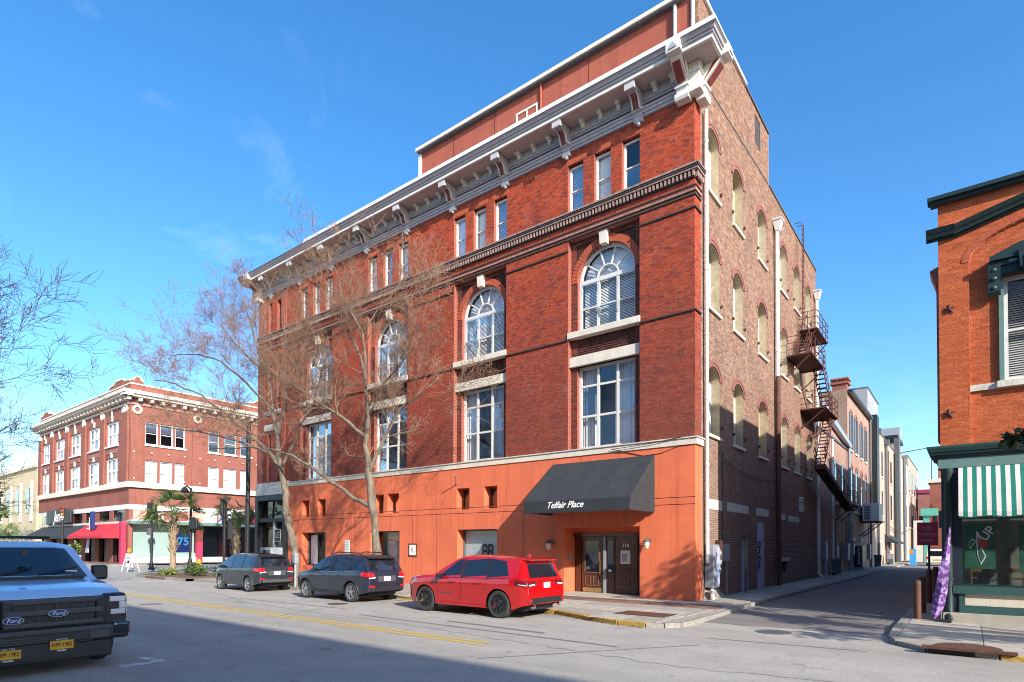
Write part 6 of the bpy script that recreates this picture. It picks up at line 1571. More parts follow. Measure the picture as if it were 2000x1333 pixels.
# ------------------------------------------------------------------ vehicles
# local frame: x = 0 at the tail, x = L at the nose, y to the left, z up from the road
def lerp_pts(pts, x):
    if x <= pts[0][0]: return pts[0][1]
    for (a, b), (c, d) in zip(pts, pts[1:]):
        if x <= c:
            t = (x-a)/(c-a) if c > a else 0; return b+(d-b)*t
    return pts[-1][1]
class Car:
    def __init__(s, name, label, cat, L, W, top, belt, plan, sill, axles, wr, paint_, loc, rotz, group=None, tumble=.30, arch=1.17, bottom=None, crown=.05, inset=None):
        s.t = thing(name, label, cat, loc, group, rotz); LOC[s.t.name] = Vector((0, 0, 0))
        s.L, s.W, s.paint = L, W, paint_
        xs = set(np.linspace(0, L, 44).round(3)) | {round(x, 3) for x, _ in top} | {round(x, 3) for x, _ in plan}
        ra = wr*arch
        for xa in axles:
            for k in range(17): xs.add(round(xa-ra*math.cos(math.pi*k/16), 3))
            xs |= {round(xa-ra-.004, 3), round(xa+ra+.004, 3)}
        xs = sorted(x for x in xs if 0 <= x <= L); secs = []
        for x in xs:
            zb = sill if bottom is None else lerp_pts(bottom, x)
            for xa in axles:
                if abs(x-xa) < ra: zb = max(zb, wr+math.sqrt(ra*ra-(x-xa)**2)-.01)
            zt = lerp_pts(top, x); zbe = min(lerp_pts(belt, x), zt-.02); zb = min(zb, zbe-.05)
            wp = W/2*lerp_pts(plan, x); cr = min(crown, max(.012, (zt-zbe)*.35)); ze = zt-cr
            pts = []
            for k in range(13):
                t = k/12; z = zb+(zbe-zb)*t; q = (z-sill)/max(.1, zbe-sill)
                pts.append((wp*(.955+.055*math.sin(min(1.15, max(0, q))*math.pi*.62)-.02*max(0, q-.75)+.010*math.exp(-((q-.84)/.07)**2)-.012*math.exp(-((q-.52)/.13)**2)), z))
            wb = pts[-1][0]
            for k in range(1, 7):
                t = k/6; z = zbe+(ze-zbe)*t; pts.append((wb-.012*t-tumble*max(0, z-zbe)*(1 if zt-zbe > .15 else .6), z))
            we = pts[-1][0]
            for k in range(1, 9):
                a = k/8; pts.append((we*(1-a)*(1 if True else 0), ze+cr*math.sin(min(1, a*2.2)*math.pi/2)))
            secs.append([(x, y, z) for y, z in pts]+[(x, -y, z) for y, z in pts[-2::-1]])
        mb = MB(); n = len(secs[0])
        for A, B in zip(secs, secs[1:]):
            for k in range(n-1): mb.quad(A[k], B[k], B[k+1], A[k+1])
        mb.poly(secs[0][::-1]); mb.poly(secs[-1])
        s.body = mb.build('body', paint_, s.t)
        bm = bmesh.new(); bm.from_mesh(s.body.data); bmesh.ops.remove_doubles(bm, verts=bm.verts, dist=.0008); bmesh.ops.recalc_face_normals(bm, faces=bm.faces); bm.to_mesh(s.body.data)
        s.bvh = BVHTree.FromBMesh(bm); bm.free(); autosmooth(s.body, 32)
        u = MB().box(.25, L-.3, -W/2+.32, W/2-.32, sill-.02, sill+.35); u.build('underbody', 'plastic_black', s.t)
        for xa in axles: MB().box(xa-ra, xa+ra, -W/2+.30, W/2-.30, sill, sill+.62).build('wheel_well', 'plastic_black', s.t)
    def proj(s, kind, p, q, off):
        if kind == 'L': o, d = Vector((p, 3, q)), Vector((0, -1, 0))
        elif kind == 'R': o, d = Vector((p, -3, q)), Vector((0, 1, 0))
        elif kind == 'B': o, d = Vector((-2, p, q)), Vector((1, 0, 0))
        elif kind == 'F': o, d = Vector((s.L+2, p, q)), Vector((-1, 0, 0))
        else: o, d = Vector((p, q, 4)), Vector((0, 0, -1))
        h = s.bvh.ray_cast(o, d)
        if h[0] is None: return None
        nrm = h[1] if h[1].dot(d) < 0 else -h[1]
        return h[0]+(nrm*.6-d*.4).normalized()*off
    def panel(s, name, kind, poly, m, off=.006, nr=8, nc=10, parent=None, th=0.0, axis=1):
        """patch that follows the body: poly = outline, convex along each row"""
        qs = [p[1] for p in poly]; q0, q1 = min(qs)+1e-4, max(qs)-1e-4; rows = []
        for i in range(nr+1):
            q = q0+(q1-q0)*i/nr; xs = []
            for (a, b), (c, d) in zip(poly, poly[1:]+poly[:1]):
                if (b-q)*(d-q) <= 0 and b != d: xs.append(a+(c-a)*(q-b)/(d-b))
            if len(xs) < 2: continue
            rows.append([s.proj(kind, min(xs)+(max(xs)-min(xs))*k/nc, q, off) for k in range(nc+1)])
        mb = MB()
        for A, B in zip(rows, rows[1:]):
            for k in range(nc):
                f = [A[k], A[k+1], B[k+1], B[k]]
                if all(v is not None for v in f): mb.quad(*f)
        o = mb.build(name, m, parent or s.t, smooth=True, fixn=False)
        if th:
            sd = o.modifiers.new('solidify', 'SOLIDIFY'); sd.thickness = th; sd.offset = 0
        return o
    def line(s, name, kind, pts, r, m='plastic_black', off=.001, step=.04, parent=None):
        P = []
        for (a, b), (c, d) in zip(pts, pts[1:]):
            k = max(1, int(math.hypot(c-a, d-b)/step))
            P += [s.proj(kind, a+(c-a)*i/k, b+(d-b)*i/k, off) for i in range(k+(1 if (c, d) == pts[-1] else 0))]
        P = [p for p in P if p is not None]
        if len(P) > 1: return MB().tube(P, r, 5).build(name, m, parent or s.t)
    def wheel(s, x, side, r, w, spokes, rm, z=None, split=.16, caliper=None, rimr=.68):
        y = side*(s.W/2-w/2-.02); z = r if z is None else z
        prof = [(r*rimr, -w/2+.01), (r*.90, -w/2), (r*.975, -w/2+.03), (r, -w/2+.06), (r, w/2-.06), (r*.975, w/2-.03), (r*.90, w/2), (r*rimr, w/2-.01)]
        t = MB().lathe((x, y, z), prof, 36, 'y', cap=False); t = autosmooth(t.build('wheel', 'tyre', s.t), 50)
        f = side; rr = r*rimr
        MB().lathe((x, y+f*(w/2-.075), z), [(rr, 0), (rr*.98, f*.001), (.01, f*.001)], 28, 'y').build('brake_disc', 'metal_dark', t)
        rim = MB()
        rim_p = [(rr+.004, f*(w/2-.012)), (rr*.93, f*(w/2-.016)), (rr*.90, f*(w/2-.06)), (rr*.97, f*(w/2-.06))]
        nn = 32
        vs = []; fs = []
        for (a, h) in rim_p:
            for k in range(nn): vs.append((x+a*math.cos(2*math.pi*k/nn), y+h, z+a*math.sin(2*math.pi*k/nn)))
        for i in range(3):
            for k in range(nn): fs.append((i*nn+k, i*nn+(k+1) % nn, (i+1)*nn+(k+1) % nn, (i+1)*nn+k))
        rim.add(vs, fs)
        rim.lathe((x, y+f*(w/2-.05), z), [(rr*.24, 0), (rr*.22, f*.035), (rr*.12, f*.04), (.01, f*.04)], 14, 'y')
        for k in range(spokes):
            for ds in ((-split, split) if split else (0,)):
                a = 2*math.pi*k/spokes+.3; b = a+ds*1.25; a2 = a+ds*.6
                p0 = Vector((math.cos(a2), 0, math.sin(a2)))*rr*.2; p1 = Vector((math.cos(b), 0, math.sin(b)))*rr*.93
                d = (p1-p0).normalized(); q = Vector((-d.z, 0, d.x))*rr*(.055 if split else .10); c = Vector((x, y, z))
                o0 = Vector((0, f*(w/2-.020), 0)); o1 = Vector((0, f*(w/2-.055), 0))
                vs = [c+p0-q+o0, c+p1-q*.8+o0, c+p1+q*.8+o0, c+p0+q+o0, c+p0-q+o1, c+p1-q*.8+o1, c+p1+q*.8+o1, c+p0+q+o1]
                rim.add(vs, [(0, 1, 2, 3), (7, 6, 5, 4), (0, 4, 5, 1), (1, 5, 6, 2), (2, 6, 7, 3), (3, 7, 4, 0)])
        autosmooth(rim.build('rim', rm, t), 30)
        if caliper: MB().box(x+.10, x+.20, y+f*(w/2-.085), y+f*(w/2-.058), z-.10, z+.12).build('caliper', caliper, t)
    def plate(s, y, z, w, h, kind, m, txt, tm, sz, frame=None, off=.012):
        p = s.proj(kind, y, z, off); d = -1 if kind == 'B' else 1
        o = MB().box(p.x-.006, p.x+.006, y-w/2, y+w/2, z-h/2, z+h/2).build('licence_plate', m, s.t)
        if frame: MB().box(p.x-.010, p.x+.003, y-w/2-.012, y+w/2+.012, z-h/2-.02, z+h/2+.02).build('frame', frame, o)
        if txt: text('lettering', txt, sz, tm, o, (p.x+d*.0085, y, z), (0, 1 if kind == 'F' else -1, 0), (0, 0, 1), extr=.001, bold=.001)
        return o
    def mirror(s, x, y, z, m, w=.20, h=.15, side=1):
        mb = MB(); mb.prism([(-.09, -h/2), (.09, -h/2+.01), (.08, h/2-.02), (-.09, h/2)], lambda a, b: (x+a, y, z+b), lambda a, b: (x+a*.8, y+side*w, z+b*.9))
        o = bevel(mb.build('mirror', m, s.t), .025, 3); MB().tube([(x+.02, y-side*.10, z-.05), (x, y+side*.05, z-.03)], .025, 6).build('mirror_arm', 'plastic_black', o)
        MB().box(x-.098, x-.088, y+side*.02, y+side*(w-.02), z-h/2+.02, z+h/2-.02).build('mirror_glass', 'car_glass', o)

CARG = 'cars parked along the kerb'
# ---- red sport SUV
Lj = 4.82
J = Car('parked_car', 'bright red SUV with black wheels parked before the black entrance awning', 'car', Lj, 1.96,
        top=[(0, .60), (.012, .80), (.035, .98), (.07, 1.08), (.15, 1.28), (.25, 1.50), (.31, 1.62), (.45, 1.685), (.9, 1.725), (1.5, 1.752), (2.2, 1.755), (2.5, 1.73), (2.72, 1.66), (3.15, 1.42), (3.52, 1.19), (3.60, 1.165), (4.0, 1.14), (4.45, 1.09), (4.64, 1.04), (4.75, .92), (4.80, .72), (4.82, .55)],
        belt=[(0, .95), (.3, 1.10), (1.0, 1.09), (3.4, 1.055), (3.7, 1.05), (4.4, .98), (4.82, .80)],
        plan=[(0, .86), (.06, .905), (.25, .965), (.6, .99), (2.4, 1.0), (3.9, .99), (4.3, .96), (4.6, .89), (4.75, .80), (4.82, .68)],
        sill=.25, axles=(1.00, 3.915), wr=.392, paint_='paint_jeep', loc=(-1.80, -6.46, RZ), rotz=math.pi, group=CARG, tumble=.36, arch=1.13, bottom=[(0, .42), (.25, .36), (.5, .26), (4.4, .25), (4.7, .28), (4.82, .34)])
for sd in (1, -1):
    for xa in (1.0, 3.915): J.wheel(xa, sd, .392, .29, 5, 'rim_black', split=.20, caliper='lamp_amber' if xa > 3 else 'lamp_red', rimr=.72)
    k = 'L' if sd > 0 else 'R'
    J.panel('window', k, [(2.42, 1.11), (3.30, 1.10), (2.95, 1.36), (2.60, 1.60), (2.42, 1.64)], 'car_glass')
    J.panel('window', k, [(1.42, 1.125), (2.32, 1.11), (2.32, 1.65), (1.42, 1.66)], 'car_glass')
    J.panel('window', k, [(.62, 1.14), (1.34, 1.13), (1.34, 1.655), (.84, 1.63)], 'car_glass')
    J.panel('window_pillar', k, [(2.33, 1.08), (2.41, 1.08), (2.41, 1.64), (2.33, 1.645)], 'plastic_black', .004)
    J.panel('window_pillar', k, [(1.345, 1.09), (1.415, 1.09), (1.415, 1.65), (1.345, 1.65)], 'plastic_black', .0045)
    J.line('window_trim', k, [(.58, 1.12), (1.4, 1.10), (2.4, 1.085), (3.36, 1.075)], .007, 'plastic_black', .003)
    J.line('door_seam', k, [(2.37, 1.08), (2.40, .75), (2.40, .40)], .005); J.line('door_seam', k, [(3.38, 1.05), (3.36, .75), (3.33, .42)], .005); J.line('door_seam', k, [(1.40, 1.08), (1.46, .86), (1.53, .75)], .005)
    for xh in (2.62, 1.62):
        J.panel('door_handle', k, [(xh, .945), (xh+.22, .945), (xh+.22, .985), (xh, .985)], 'paint_jeep', .022, 3, 6, th=.02)
    for xa in (1.0, 3.915):                            # flared arch lips
        J.line('arch_lip', k, [(xa+.425*math.cos(a), .392+.425*math.sin(a)) for a in np.linspace(-.25, math.pi+.25, 20)], .026, 'paint_jeep', .004)
    J.panel('sill_trim', k, [(1.46, .27), (3.45, .27), (3.45, .34), (1.46, .34)], 'paint_jeep', .03, 3, 12)
    J.panel('badge', k, [(2.75, .60), (3.22, .60), (3.22, .64), (2.75, .64)], 'plastic_grey', .006, 2, 8)
    J.panel('lamp_bezel', k, [(.05, .90), (.40, .95), (.42, 1.10), (.05, 1.11)], 'plastic_black', .006); J.panel('tail_lamp', k, [(.06, .985), (.38, 1.0), (.37, 1.08), (.06, 1.085)], 'lamp_dark', .012); J.panel('reversing_lamp', k, [(.06, .925), (.30, .955), (.30, .975), (.06, .965)], 'lamp_clear', .012, 3)
    J.mirror(3.18, sd*.97, 1.12, 'plastic_black', side=sd)
J.panel('rear_window', 'B', [(-.70, 1.14), (.70, 1.14), (.60, 1.52), (-.60, 1.52)], 'car_glass', .006)
sp = MB(); sp.prism([(.10, 1.645), (.60, 1.715), (.60, 1.66), (.36, 1.62), (.12, 1.605)], lambda a, b: (a, -.66, b), lambda a, b: (a, .66, b)); bevel(sp.build('roof_spoiler', 'paint_jeep', J.t), .012)
for sd in (1, -1):
    J.panel('tail_lamp', 'B', [(sd*.52, 1.0), (sd*.84, .985), (sd*.83, 1.075), (sd*.51, 1.07)], 'lamp_dark', .014)
    J.panel('reversing_lamp', 'B', [(sd*.56, .925), (sd*.82, .92), (sd*.84, .96), (sd*.54, .98)], 'lamp_clear', .012, 3)
    MB().tube([(.06, sd*.62, .36), (-.02, sd*.62, .36)], .055, 12).build('exhaust_tip', 'chrome', J.t)
for sd in (1, -1):
    J.panel('lamp_bezel', 'B', [(sd*.46, .96), (sd*.54, .90), (sd*.87, .89), (sd*.87, 1.10), (sd*.46, 1.09)], 'plastic_black', .008, 5)
J.panel('rear_valance', 'B', [(-.84, .44), (.84, .44), (.88, .56), (.66, .60), (-.66, .60), (-.88, .56)], 'plastic_black', .014)
J.line('tailgate_seam', 'B', [(-.80, .70), (.80, .70)], .006); J.line('tailgate_trim', 'B', [(-.46, 1.035), (.46, 1.035)], .008, 'chrome', .004)
J.plate(-.02, .93, .31, .155, 'B', 'plate_white', 'GA 4821', 'ink_grey', .07) if False else J.plate(-.02, .93, .31, .155, 'B', 'plate_white', '', 'ink_grey', .07)
MB().prism([(.55, 1.69), (.72, 1.71), (.60, 1.80)], lambda a, b: (a, -.015, b), lambda a, b: (a, .015, b)).build('antenna_fin', 'paint_jeep', J.t)
J.panel('windscreen', 'T', [(2.78, -.60), (3.50, -.70), (3.50, .70), (2.78, .60)], 'car_glass', .005)
J.panel('headlamp', 'F', [(.5, .78), (.8, .78), (.8, .90), (.5, .92)], 'lamp_clear', .01); J.panel('headlamp', 'F', [(-.8, .78), (-.5, .78), (-.5, .92), (-.8, .90)], 'lamp_clear', .01)
J.panel('grille', 'F', [(-.46, .76), (.46, .76), (.46, .92), (-.46, .92)], 'plastic_black', .01)
J.panel('plate_recess', 'B', [(-.30, .83), (.26, .83), (.26, 1.02), (-.30, 1.02)], 'paint_jeep', .004)

def wagon(label, L, W, H, loc, paint_, wr, axles, rim, spokes, split, lampm, group=CARG, rails=False, lowtrim='plastic_grey', ys=0):
    s = H/1.70
    C_ = Car('parked_car', label, 'car', L, W,
        top=[(0, .55), (.02, .80*s), (.05, 1.0*s), (.12, 1.10*s), (.22, 1.28*s), (.36, 1.52*s), (.46, 1.60*s), (.9, 1.655*s), (1.6, 1.70*s), (2.2, 1.69*s), (2.55, 1.63*s), (2.85, 1.50*s), (3.35, 1.20*s), (3.5, 1.10*s), (3.55, 1.08*s), (L-.65, 1.02*s), (L-.30, .93*s), (L-.12, .80*s), (L-.03, .62*s), (L, .5)],
        belt=[(0, .95*s), (.4, 1.08*s), (1.4, 1.04*s), (3.3, .99*s), (L-.5, .93*s), (L, .75*s)],
        plan=[(0, .80), (.08, .88), (.3, .95), (.7, .985), (2.2, 1.0), (L-1.0, .985), (L-.5, .94), (L-.2, .83), (L-.05, .68), (L, .60)],
        sill=.27, axles=axles, wr=wr, paint_=paint_, loc=loc, rotz=math.pi, group=group, tumble=.32, bottom=[(0, .40), (.3, .33), (.55, .28), (L-.5, .27), (L, .33)])
    z = lambda v: v*s
    for sd in (1, -1):
        k = 'L' if sd > 0 else 'R'
        for xa in axles: C_.wheel(xa, sd, wr, .22, spokes, rim, split=split)
        C_.panel('window', k, [(2.24, z(1.06)), (3.22, z(1.03)), (2.9, z(1.24)), (2.50, z(1.50)), (2.24, z(1.555))], 'car_glass')
        C_.panel('window', k, [(1.36, z(1.08)), (2.16, z(1.06)), (2.16, z(1.56)), (1.36, z(1.575))], 'car_glass')
        C_.panel('window', k, [(.62, z(1.12)), (1.28, z(1.09)), (1.28, z(1.57)), (.80, z(1.52))], 'car_glass')
        C_.line('window_trim', k, [(.6, z(1.10)), (1.3, z(1.07)), (3.3, z(1.01))], .008, 'chrome' if rails else 'plastic_black', .003)
        C_.line('window_pillar', k, [(2.20, z(1.05)), (2.20, z(1.58))], .02, 'plastic_black', .0); C_.line('window_pillar', k, [(1.32, z(1.05)), (1.32, z(1.58))], .02, 'plastic_black', .0)
        C_.line('door_seam', k, [(2.20, z(1.03)), (2.22, .72), (2.20, .36)], .005); C_.line('door_seam', k, [(3.25, z(1.0)), (3.22, .7), (3.18, .36)], .005); C_.line('door_seam', k, [(1.30, z(1.05)), (1.38, .8)], .005)
        for xh in (2.42, 1.52): C_.panel('door_handle', k, [(xh, z(.92)), (xh+.2, z(.92)), (xh+.2, z(.955)), (xh, z(.955))], paint_, .02, 3, 6, th=.018)
        C_.panel('sill_trim', k, [(axles[0]+wr*1.2, .285), (axles[1]-wr*1.2, .285), (axles[1]-wr*1.2, .42), (axles[0]+wr*1.2, .40)], lowtrim, .012, 3, 12)
        for xa in axles: C_.line('arch_lip', k, [(xa+wr*1.20*math.cos(a), wr+wr*1.20*math.sin(a)) for a in np.linspace(-.1, math.pi+.1, 18)], .022, lowtrim, .004)
        C_.panel('tail_lamp', k, [(.04, z(.88)), (.36, z(.93)), (.34, z(1.07)), (.04, z(1.06))], 'lamp_red', .010)
        C_.mirror(3.02, sd*W/2*.97, z(1.08), paint_, side=sd)
        C_.panel('tail_lamp', 'B', [(sd*W*.30, z(.90)), (sd*W*.44, z(.88)), (sd*W*.43, z(1.06)), (sd*W*.31, z(1.04))], 'lamp_red', .012)
        C_.panel('reversing_lamp', 'B', [(sd*W*.26, z(.86)), (sd*W*.43, z(.83)), (sd*W*.43, z(.88)), (sd*W*.28, z(.90))], 'lamp_clear', .012, 3)
        C_.panel('reflector', 'B', [(sd*W*.31, z(.54)), (sd*W*.42, z(.54)), (sd*W*.42, z(.63)), (sd*W*.31, z(.61))], 'lamp_red', .022, 3)
        if rails:
            MB().tube([(.55, sd*W*.335, z(1.60)), (.75, sd*W*.335, z(1.72)), (2.1, sd*W*.335, z(1.745)), (2.4, sd*W*.335, z(1.66))], .02, 6).build('roof_rail', 'plastic_black', C_.t)
    C_.panel('rear_window', 'B', [(-W*.36, z(1.13)), (W*.36, z(1.13)), (W*.31, z(1.50)), (-W*.31, z(1.50))], 'car_glass', .006)
    C_.panel('bumper_trim', 'B', [(-W*.42, .42), (W*.42, .42), (W*.43, z(.56)), (-W*.43, z(.56))], lowtrim, .016)
    MB().prism([(.24, z(1.545)), (.62, z(1.635)), (.62, z(1.60)), (.26, z(1.52))], lambda a, b: (a, -W*.32, b), lambda a, b: (a, W*.32, b)).build('roof_spoiler', 'plastic_black', C_.t)
    C_.panel('windscreen', 'T', [(2.62, -W*.30), (3.40, -W*.36), (3.40, W*.36), (2.62, W*.30)], 'car_glass', .005)
    for sd in (1, -1): C_.panel('headlamp', 'F', [(sd*W*.28, .70), (sd*W*.42, .70), (sd*W*.42, .82), (sd*W*.28, .82)], 'lamp_clear', .012)
    C_.panel('grille', 'F', [(-W*.22, .62), (W*.22, .62), (W*.22, .80), (-W*.22, .80)], 'plastic_black', .012)
    C_.panel('plate_recess', 'B', [(-W*.22, z(.73)), (W*.22, z(.73)), (W*.22, z(.93)), (-W*.22, z(.93))], 'plastic_grey', .004)
    C_.plate(0, z(.83), .30, .15, 'B', 'plate_white', '', 'ink_grey', .07)
    C_.line('tailgate_seam', 'B', [(-W*.42, z(.66)), (W*.42, z(.66))], .006)
    MB().tube([(.35, W*.22, z(1.70)), (.28, W*.22, z(1.72))], .02, 6).build('antenna_fin', paint_, C_.t) if False else None
    return C_
S_ = wagon('dark slate SUV with roof rails parked behind the red one', 4.62, 1.84, 1.72, (-8.80, -6.28, RZ), 'paint_slate', .352, (.94, 3.72), 'alloy', 5, .16, 'lamp_red', rails=True, lowtrim='plastic_black')
T_ = wagon('small graphite hatchback SUV parked nearest the palm trees', 4.15, 1.80, 1.66, (-16.05, -6.25, RZ), 'paint_graphite', .335, (.88, 3.30), 'alloy', 5, 0, 'lamp_red', lowtrim='plastic_grey')

# ---- pale pickup at the left edge, nose towards the viewer
Lt, Wt = 5.72, 2.03
K = Car('pickup_truck', 'white pickup truck with the blue of shade in its paint, black grille, parked in the shade', 'truck', Lt, Wt,
        top=[(0, .9), (.03, 1.25), (.06, 1.30), (1.7, 1.31), (1.74, 1.31), (1.78, 1.86), (1.95, 1.93), (2.6, 1.965), (3.3, 1.94), (3.55, 1.86), (4.32, 1.36), (4.40, 1.33), (5.0, 1.285), (5.45, 1.215), (5.60, 1.16), (5.66, 1.11), (5.69, .98), (5.71, .80), (5.72, .70)],
        belt=[(0, 1.22), (1.7, 1.24), (4.3, 1.22), (5.0, 1.17), (5.5, 1.08), (5.72, .66)],
        plan=[(0, .96), (.2, 1.0), (4.9, 1.0), (5.3, .985), (5.5, .97), (5.62, .945), (5.68, .92), (5.72, .90)],
        sill=.45, axles=(1.15, 4.86), wr=.40, paint_='paint_truck', loc=(-3.6-5.95, -17.24, RZ), rotz=0, tumble=.24, bottom=[(0, .55), (.3, .5), (5.5, .45), (5.72, .42)], crown=.06)
for sd in (1, -1):
    k = 'L' if sd > 0 else 'R'
    for xa in (1.15, 4.86): K.wheel(xa, sd, .40, .27, 6, 'alloy', split=0)
    K.panel('window', k, [(2.75, 1.27), (3.95, 1.27), (3.42, 1.76), (2.75, 1.82)], 'car_glass'); K.panel('window', k, [(1.95, 1.28), (2.65, 1.27), (2.65, 1.82), (2.0, 1.80)], 'car_glass')
    K.line('door_seam', k, [(2.7, 1.25), (2.7, .55)], .006); K.line('door_seam', k, [(4.1, 1.22), (4.05, .55)], .006)
    mx, my = 3.92, sd*1.10
    mb = MB().prism([(-.08, -.14), (.10, -.12), (.09, .12), (-.08, .14)], lambda a, b: (mx+a, sd*1.03, 1.40+b), lambda a, b: (mx+a, sd*1.28, 1.40+b)); o = bevel(mb.build('mirror', 'plastic_black', K.t), .04, 3)
    MB().box(mx-.04, mx+.04, sd*.92, sd*1.05, 1.27, 1.33).build('mirror_arm', 'plastic_black', o)
    # headlamp: C shaped cluster in a black surround
    hb_ = MB().prism([(5.36, .66), (5.76, .66), (5.755, 1.06), (5.70, 1.125), (5.50, 1.135), (5.40, 1.02)], lambda a, b: (a, sd*.67, b), lambda a, b: (a, sd*(1.0 if a > 5.6 else 1.012), b)); hb_ = bevel(hb_.build('headlamp_bezel', 'plastic_black', K.t), .03, 3)
    for (y0, y1, z0, z1) in ((.74, .98, 1.00, 1.085), (.88, .985, .885, .998), (.76, .98, .80, .883)): bevel(MB().box(5.70, 5.775, sd*y0, sd*y1, z0, z1).build('headlamp', 'lamp_clear', hb_), .012)
    bevel(MB().box(5.52, 5.72, sd*.99, sd*1.022, .82, 1.06).build('headlamp', 'lamp_clear', hb_), .01); MB().box(5.44, 5.51, sd*.99, sd*1.022, .98, 1.05).build('marker_lamp', 'lamp_amber', hb_)
K.panel('windscreen', 'T', [(3.58, -.74), (4.28, -.86), (4.28, .86), (3.58, .74)], 'car_glass', .006, 10, 14)
wp = MB(); 
for y in (-.55, .12): wp.tube([(4.33, y, 1.395), (4.16, y+.55, 1.50), (4.13, y+.62, 1.52)], .012, 5)
wp.build('wiper', 'plastic_black', K.t)
MB().box(4.30, 4.44, -.80, .80, 1.352, 1.378).build('cowl', 'plastic_black', K.t)
MB().box(5.55, 5.775, -.98, .98, .58, .735).build('lower_valance', 'plastic_black', K.t)
# grille block, bars and badges
GX = 5.80
bevel(MB().box(5.60, GX, -.68, .68, .70, 1.105).build('grille', 'plastic_black', K.t), .03, 3)
for (z0, z1, d) in ((1.03, 1.10, .035), (.865, .945, .05), (.70, .765, .045)): bevel(MB().box(GX-.03, GX+d, -.64, .64, z0, z1).build('grille_bar', 'plastic_grey', K.t), .012)
for k in range(11): MB().box(GX-.02, GX+.012, -.56+k*.112, -.548+k*.112, .765, 1.03).build('grille_rib', 'plastic_grey', K.t)
for y in (-.60, .60): bevel(MB().box(GX-.03, GX+.04, y-.07, y+.07, .72, 1.09).build('grille_end', 'plastic_black', K.t), .02)
def badge(y, z):
    pts = [(.13*math.cos(a), .055*math.sin(a)) for a in np.linspace(0, 2*math.pi, 28)[:-1]]
    b = MB().prism(pts, lambda p, q: (GX+.045, y+p, z+q), lambda p, q: (GX+.062, y+p, z+q)).build('badge', 'chrome', K.t)
    MB().prism([(p*.90, q*.84) for p, q in pts], lambda p, q: (GX+.062, y+p, z+q), lambda p, q: (GX+.066, y+p, z+q)).build('badge_field', 'ink_blue', b)
    text('lettering', 'Ford', .085, 'ink_white', b, (GX+.067, y, z), (0, 1, 0), (0, 0, 1), shear=.3, extr=.001)
badge(.02, .885); badge(-.53, .82)
bevel(MB().box(5.62, 5.93, -.99, .99, .44, .68).build('bumper', 'plastic_black', K.t), .05, 3)
for sd in (1, -1): bevel(MB().box(5.60, 5.945, sd*.74, sd*1.01, .50, .70).build('bumper_corner', 'car_glass', K.t), .05, 3)
bevel(MB().box(5.86, 5.952, -.72, .72, .60, .67).build('bumper_pad', 'plastic_grey', K.t), .015)
for k in range(4): MB().box(5.925, 5.938, -.72, .45, .45+k*.035, .462+k*.035).build('bumper_slat', 'plastic_grey', K.t)
bevel(MB().box(5.60, 5.88, -.96, .76, .18, .44).build('air_dam', 'plastic_black', K.t), .03)
MB().box(5.925, 5.945, .42, .70, .48, .60).build('fog_lamp_cover', 'plastic_grey', K.t)
def ny_plate(y, z):
    x = 5.955
    o = MB().box(x-.01, x, y-.155, y+.155, z-.08, z+.08).build('licence_plate', 'plate_yellow', K.t)
    fr = MB()
    for (a, b, c, d) in ((-.17, .17, .062, .098), (-.17, .17, -.098, -.062), (-.17, -.150, -.062, .062), (.150, .17, -.062, .062)): fr.box(x-.012, x+.003, y+a, y+b, z+c, z+d)
    fr.build('plate_frame', 'plastic_black', o)
    text('lettering', 'HPP-1982', .088, 'ink_black', o, (x+.0025, y, z), (0, 1, 0), (0, 0, 1), extr=.001, bold=.001, sx=.72)
    text('lettering', 'NEW YORK', .03, 'ink_white', o, (x+.0055, y, z+.079), (0, 1, 0), (0, 0, 1), extr=.001); text('lettering', 'Hunter', .042, 'ink_white', o, (x+.0055, y, z-.08), (0, 1, 0), (0, 0, 1), extr=.001, bold=.001)
ny_plate(.05, .43); ny_plate(-.60, .36)
MB().box(5.90, 5.944, -.80, .26, .26, .46).build('plate_mount', 'plastic_black', K.t); K.t.scale = (1, 1, 1.06)
MB().box(4.0, 4.05, -.05, .05, 1.72, 1.80).build('interior_mirror', 'plastic_black', K.t); MB().box(4.15, 4.2, .55, .72, 1.42, 1.46).build('dash_paper', 'paper', K.t)
MB().tube([(2.2, -.8, 2.03), (2.2, .8, 2.03)], .03, 6).build('roof_bar', 'plastic_black', K.t)
# ------------------------------------------------------------------ trees and planting
def grow(mb_limb, mb_twig, p, d, length, r, level, rr, up=.0, spread=1.0, kids=(5, 4, 3), seglen=.45, maxlev=3, droop=0.0):
    """a wandering shoot with side shoots"""
    n = max(3, int(length/seglen)); pts = [Vector(p)]; d = Vector(d).normalized(); rs = []
    for i in range(n):
        d = (d+Vector((rr.gauss(0, .13), rr.gauss(0, .13), rr.gauss(0, .10)+up*.08-droop*.05))).normalized()
        pts.append(pts[-1]+d*length/n)
    rs = [max(.0062, r*(1-.82*i/n)) for i in range(n+1)]
    (mb_limb if r > .022 else mb_twig).tube(pts, rs, 6 if r > .05 else (4 if r > .015 else 3), cap=False)
    if level >= maxlev: return
    k = kids[min(level, len(kids)-1)]; k = max(1, int(k*rr.uniform(.75, 1.3)))
    for j in range(k):
        t = rr.uniform(.18, .98); i = min(n-1, int(t*n)); q = pts[i]+(pts[i+1]-pts[i])*(t*n-i)
        ax = (pts[i+1]-pts[i]).normalized(); side = Vector((rr.gauss(0, 1), rr.gauss(0, 1), rr.gauss(0, 1)*.8+.25)); side = (side-ax*side.dot(ax)).normalized()
        nd = (ax*rr.uniform(.5, 1.0)+side*rr.uniform(.5, 1.1)*spread).normalized()
        grow(mb_limb, mb_twig, q, nd, length*rr.uniform(.38, .68), max(.007, rs[i]*rr.uniform(.42, .65)), level+1, rr, up, spread, kids, seglen*.75, maxlev, droop)

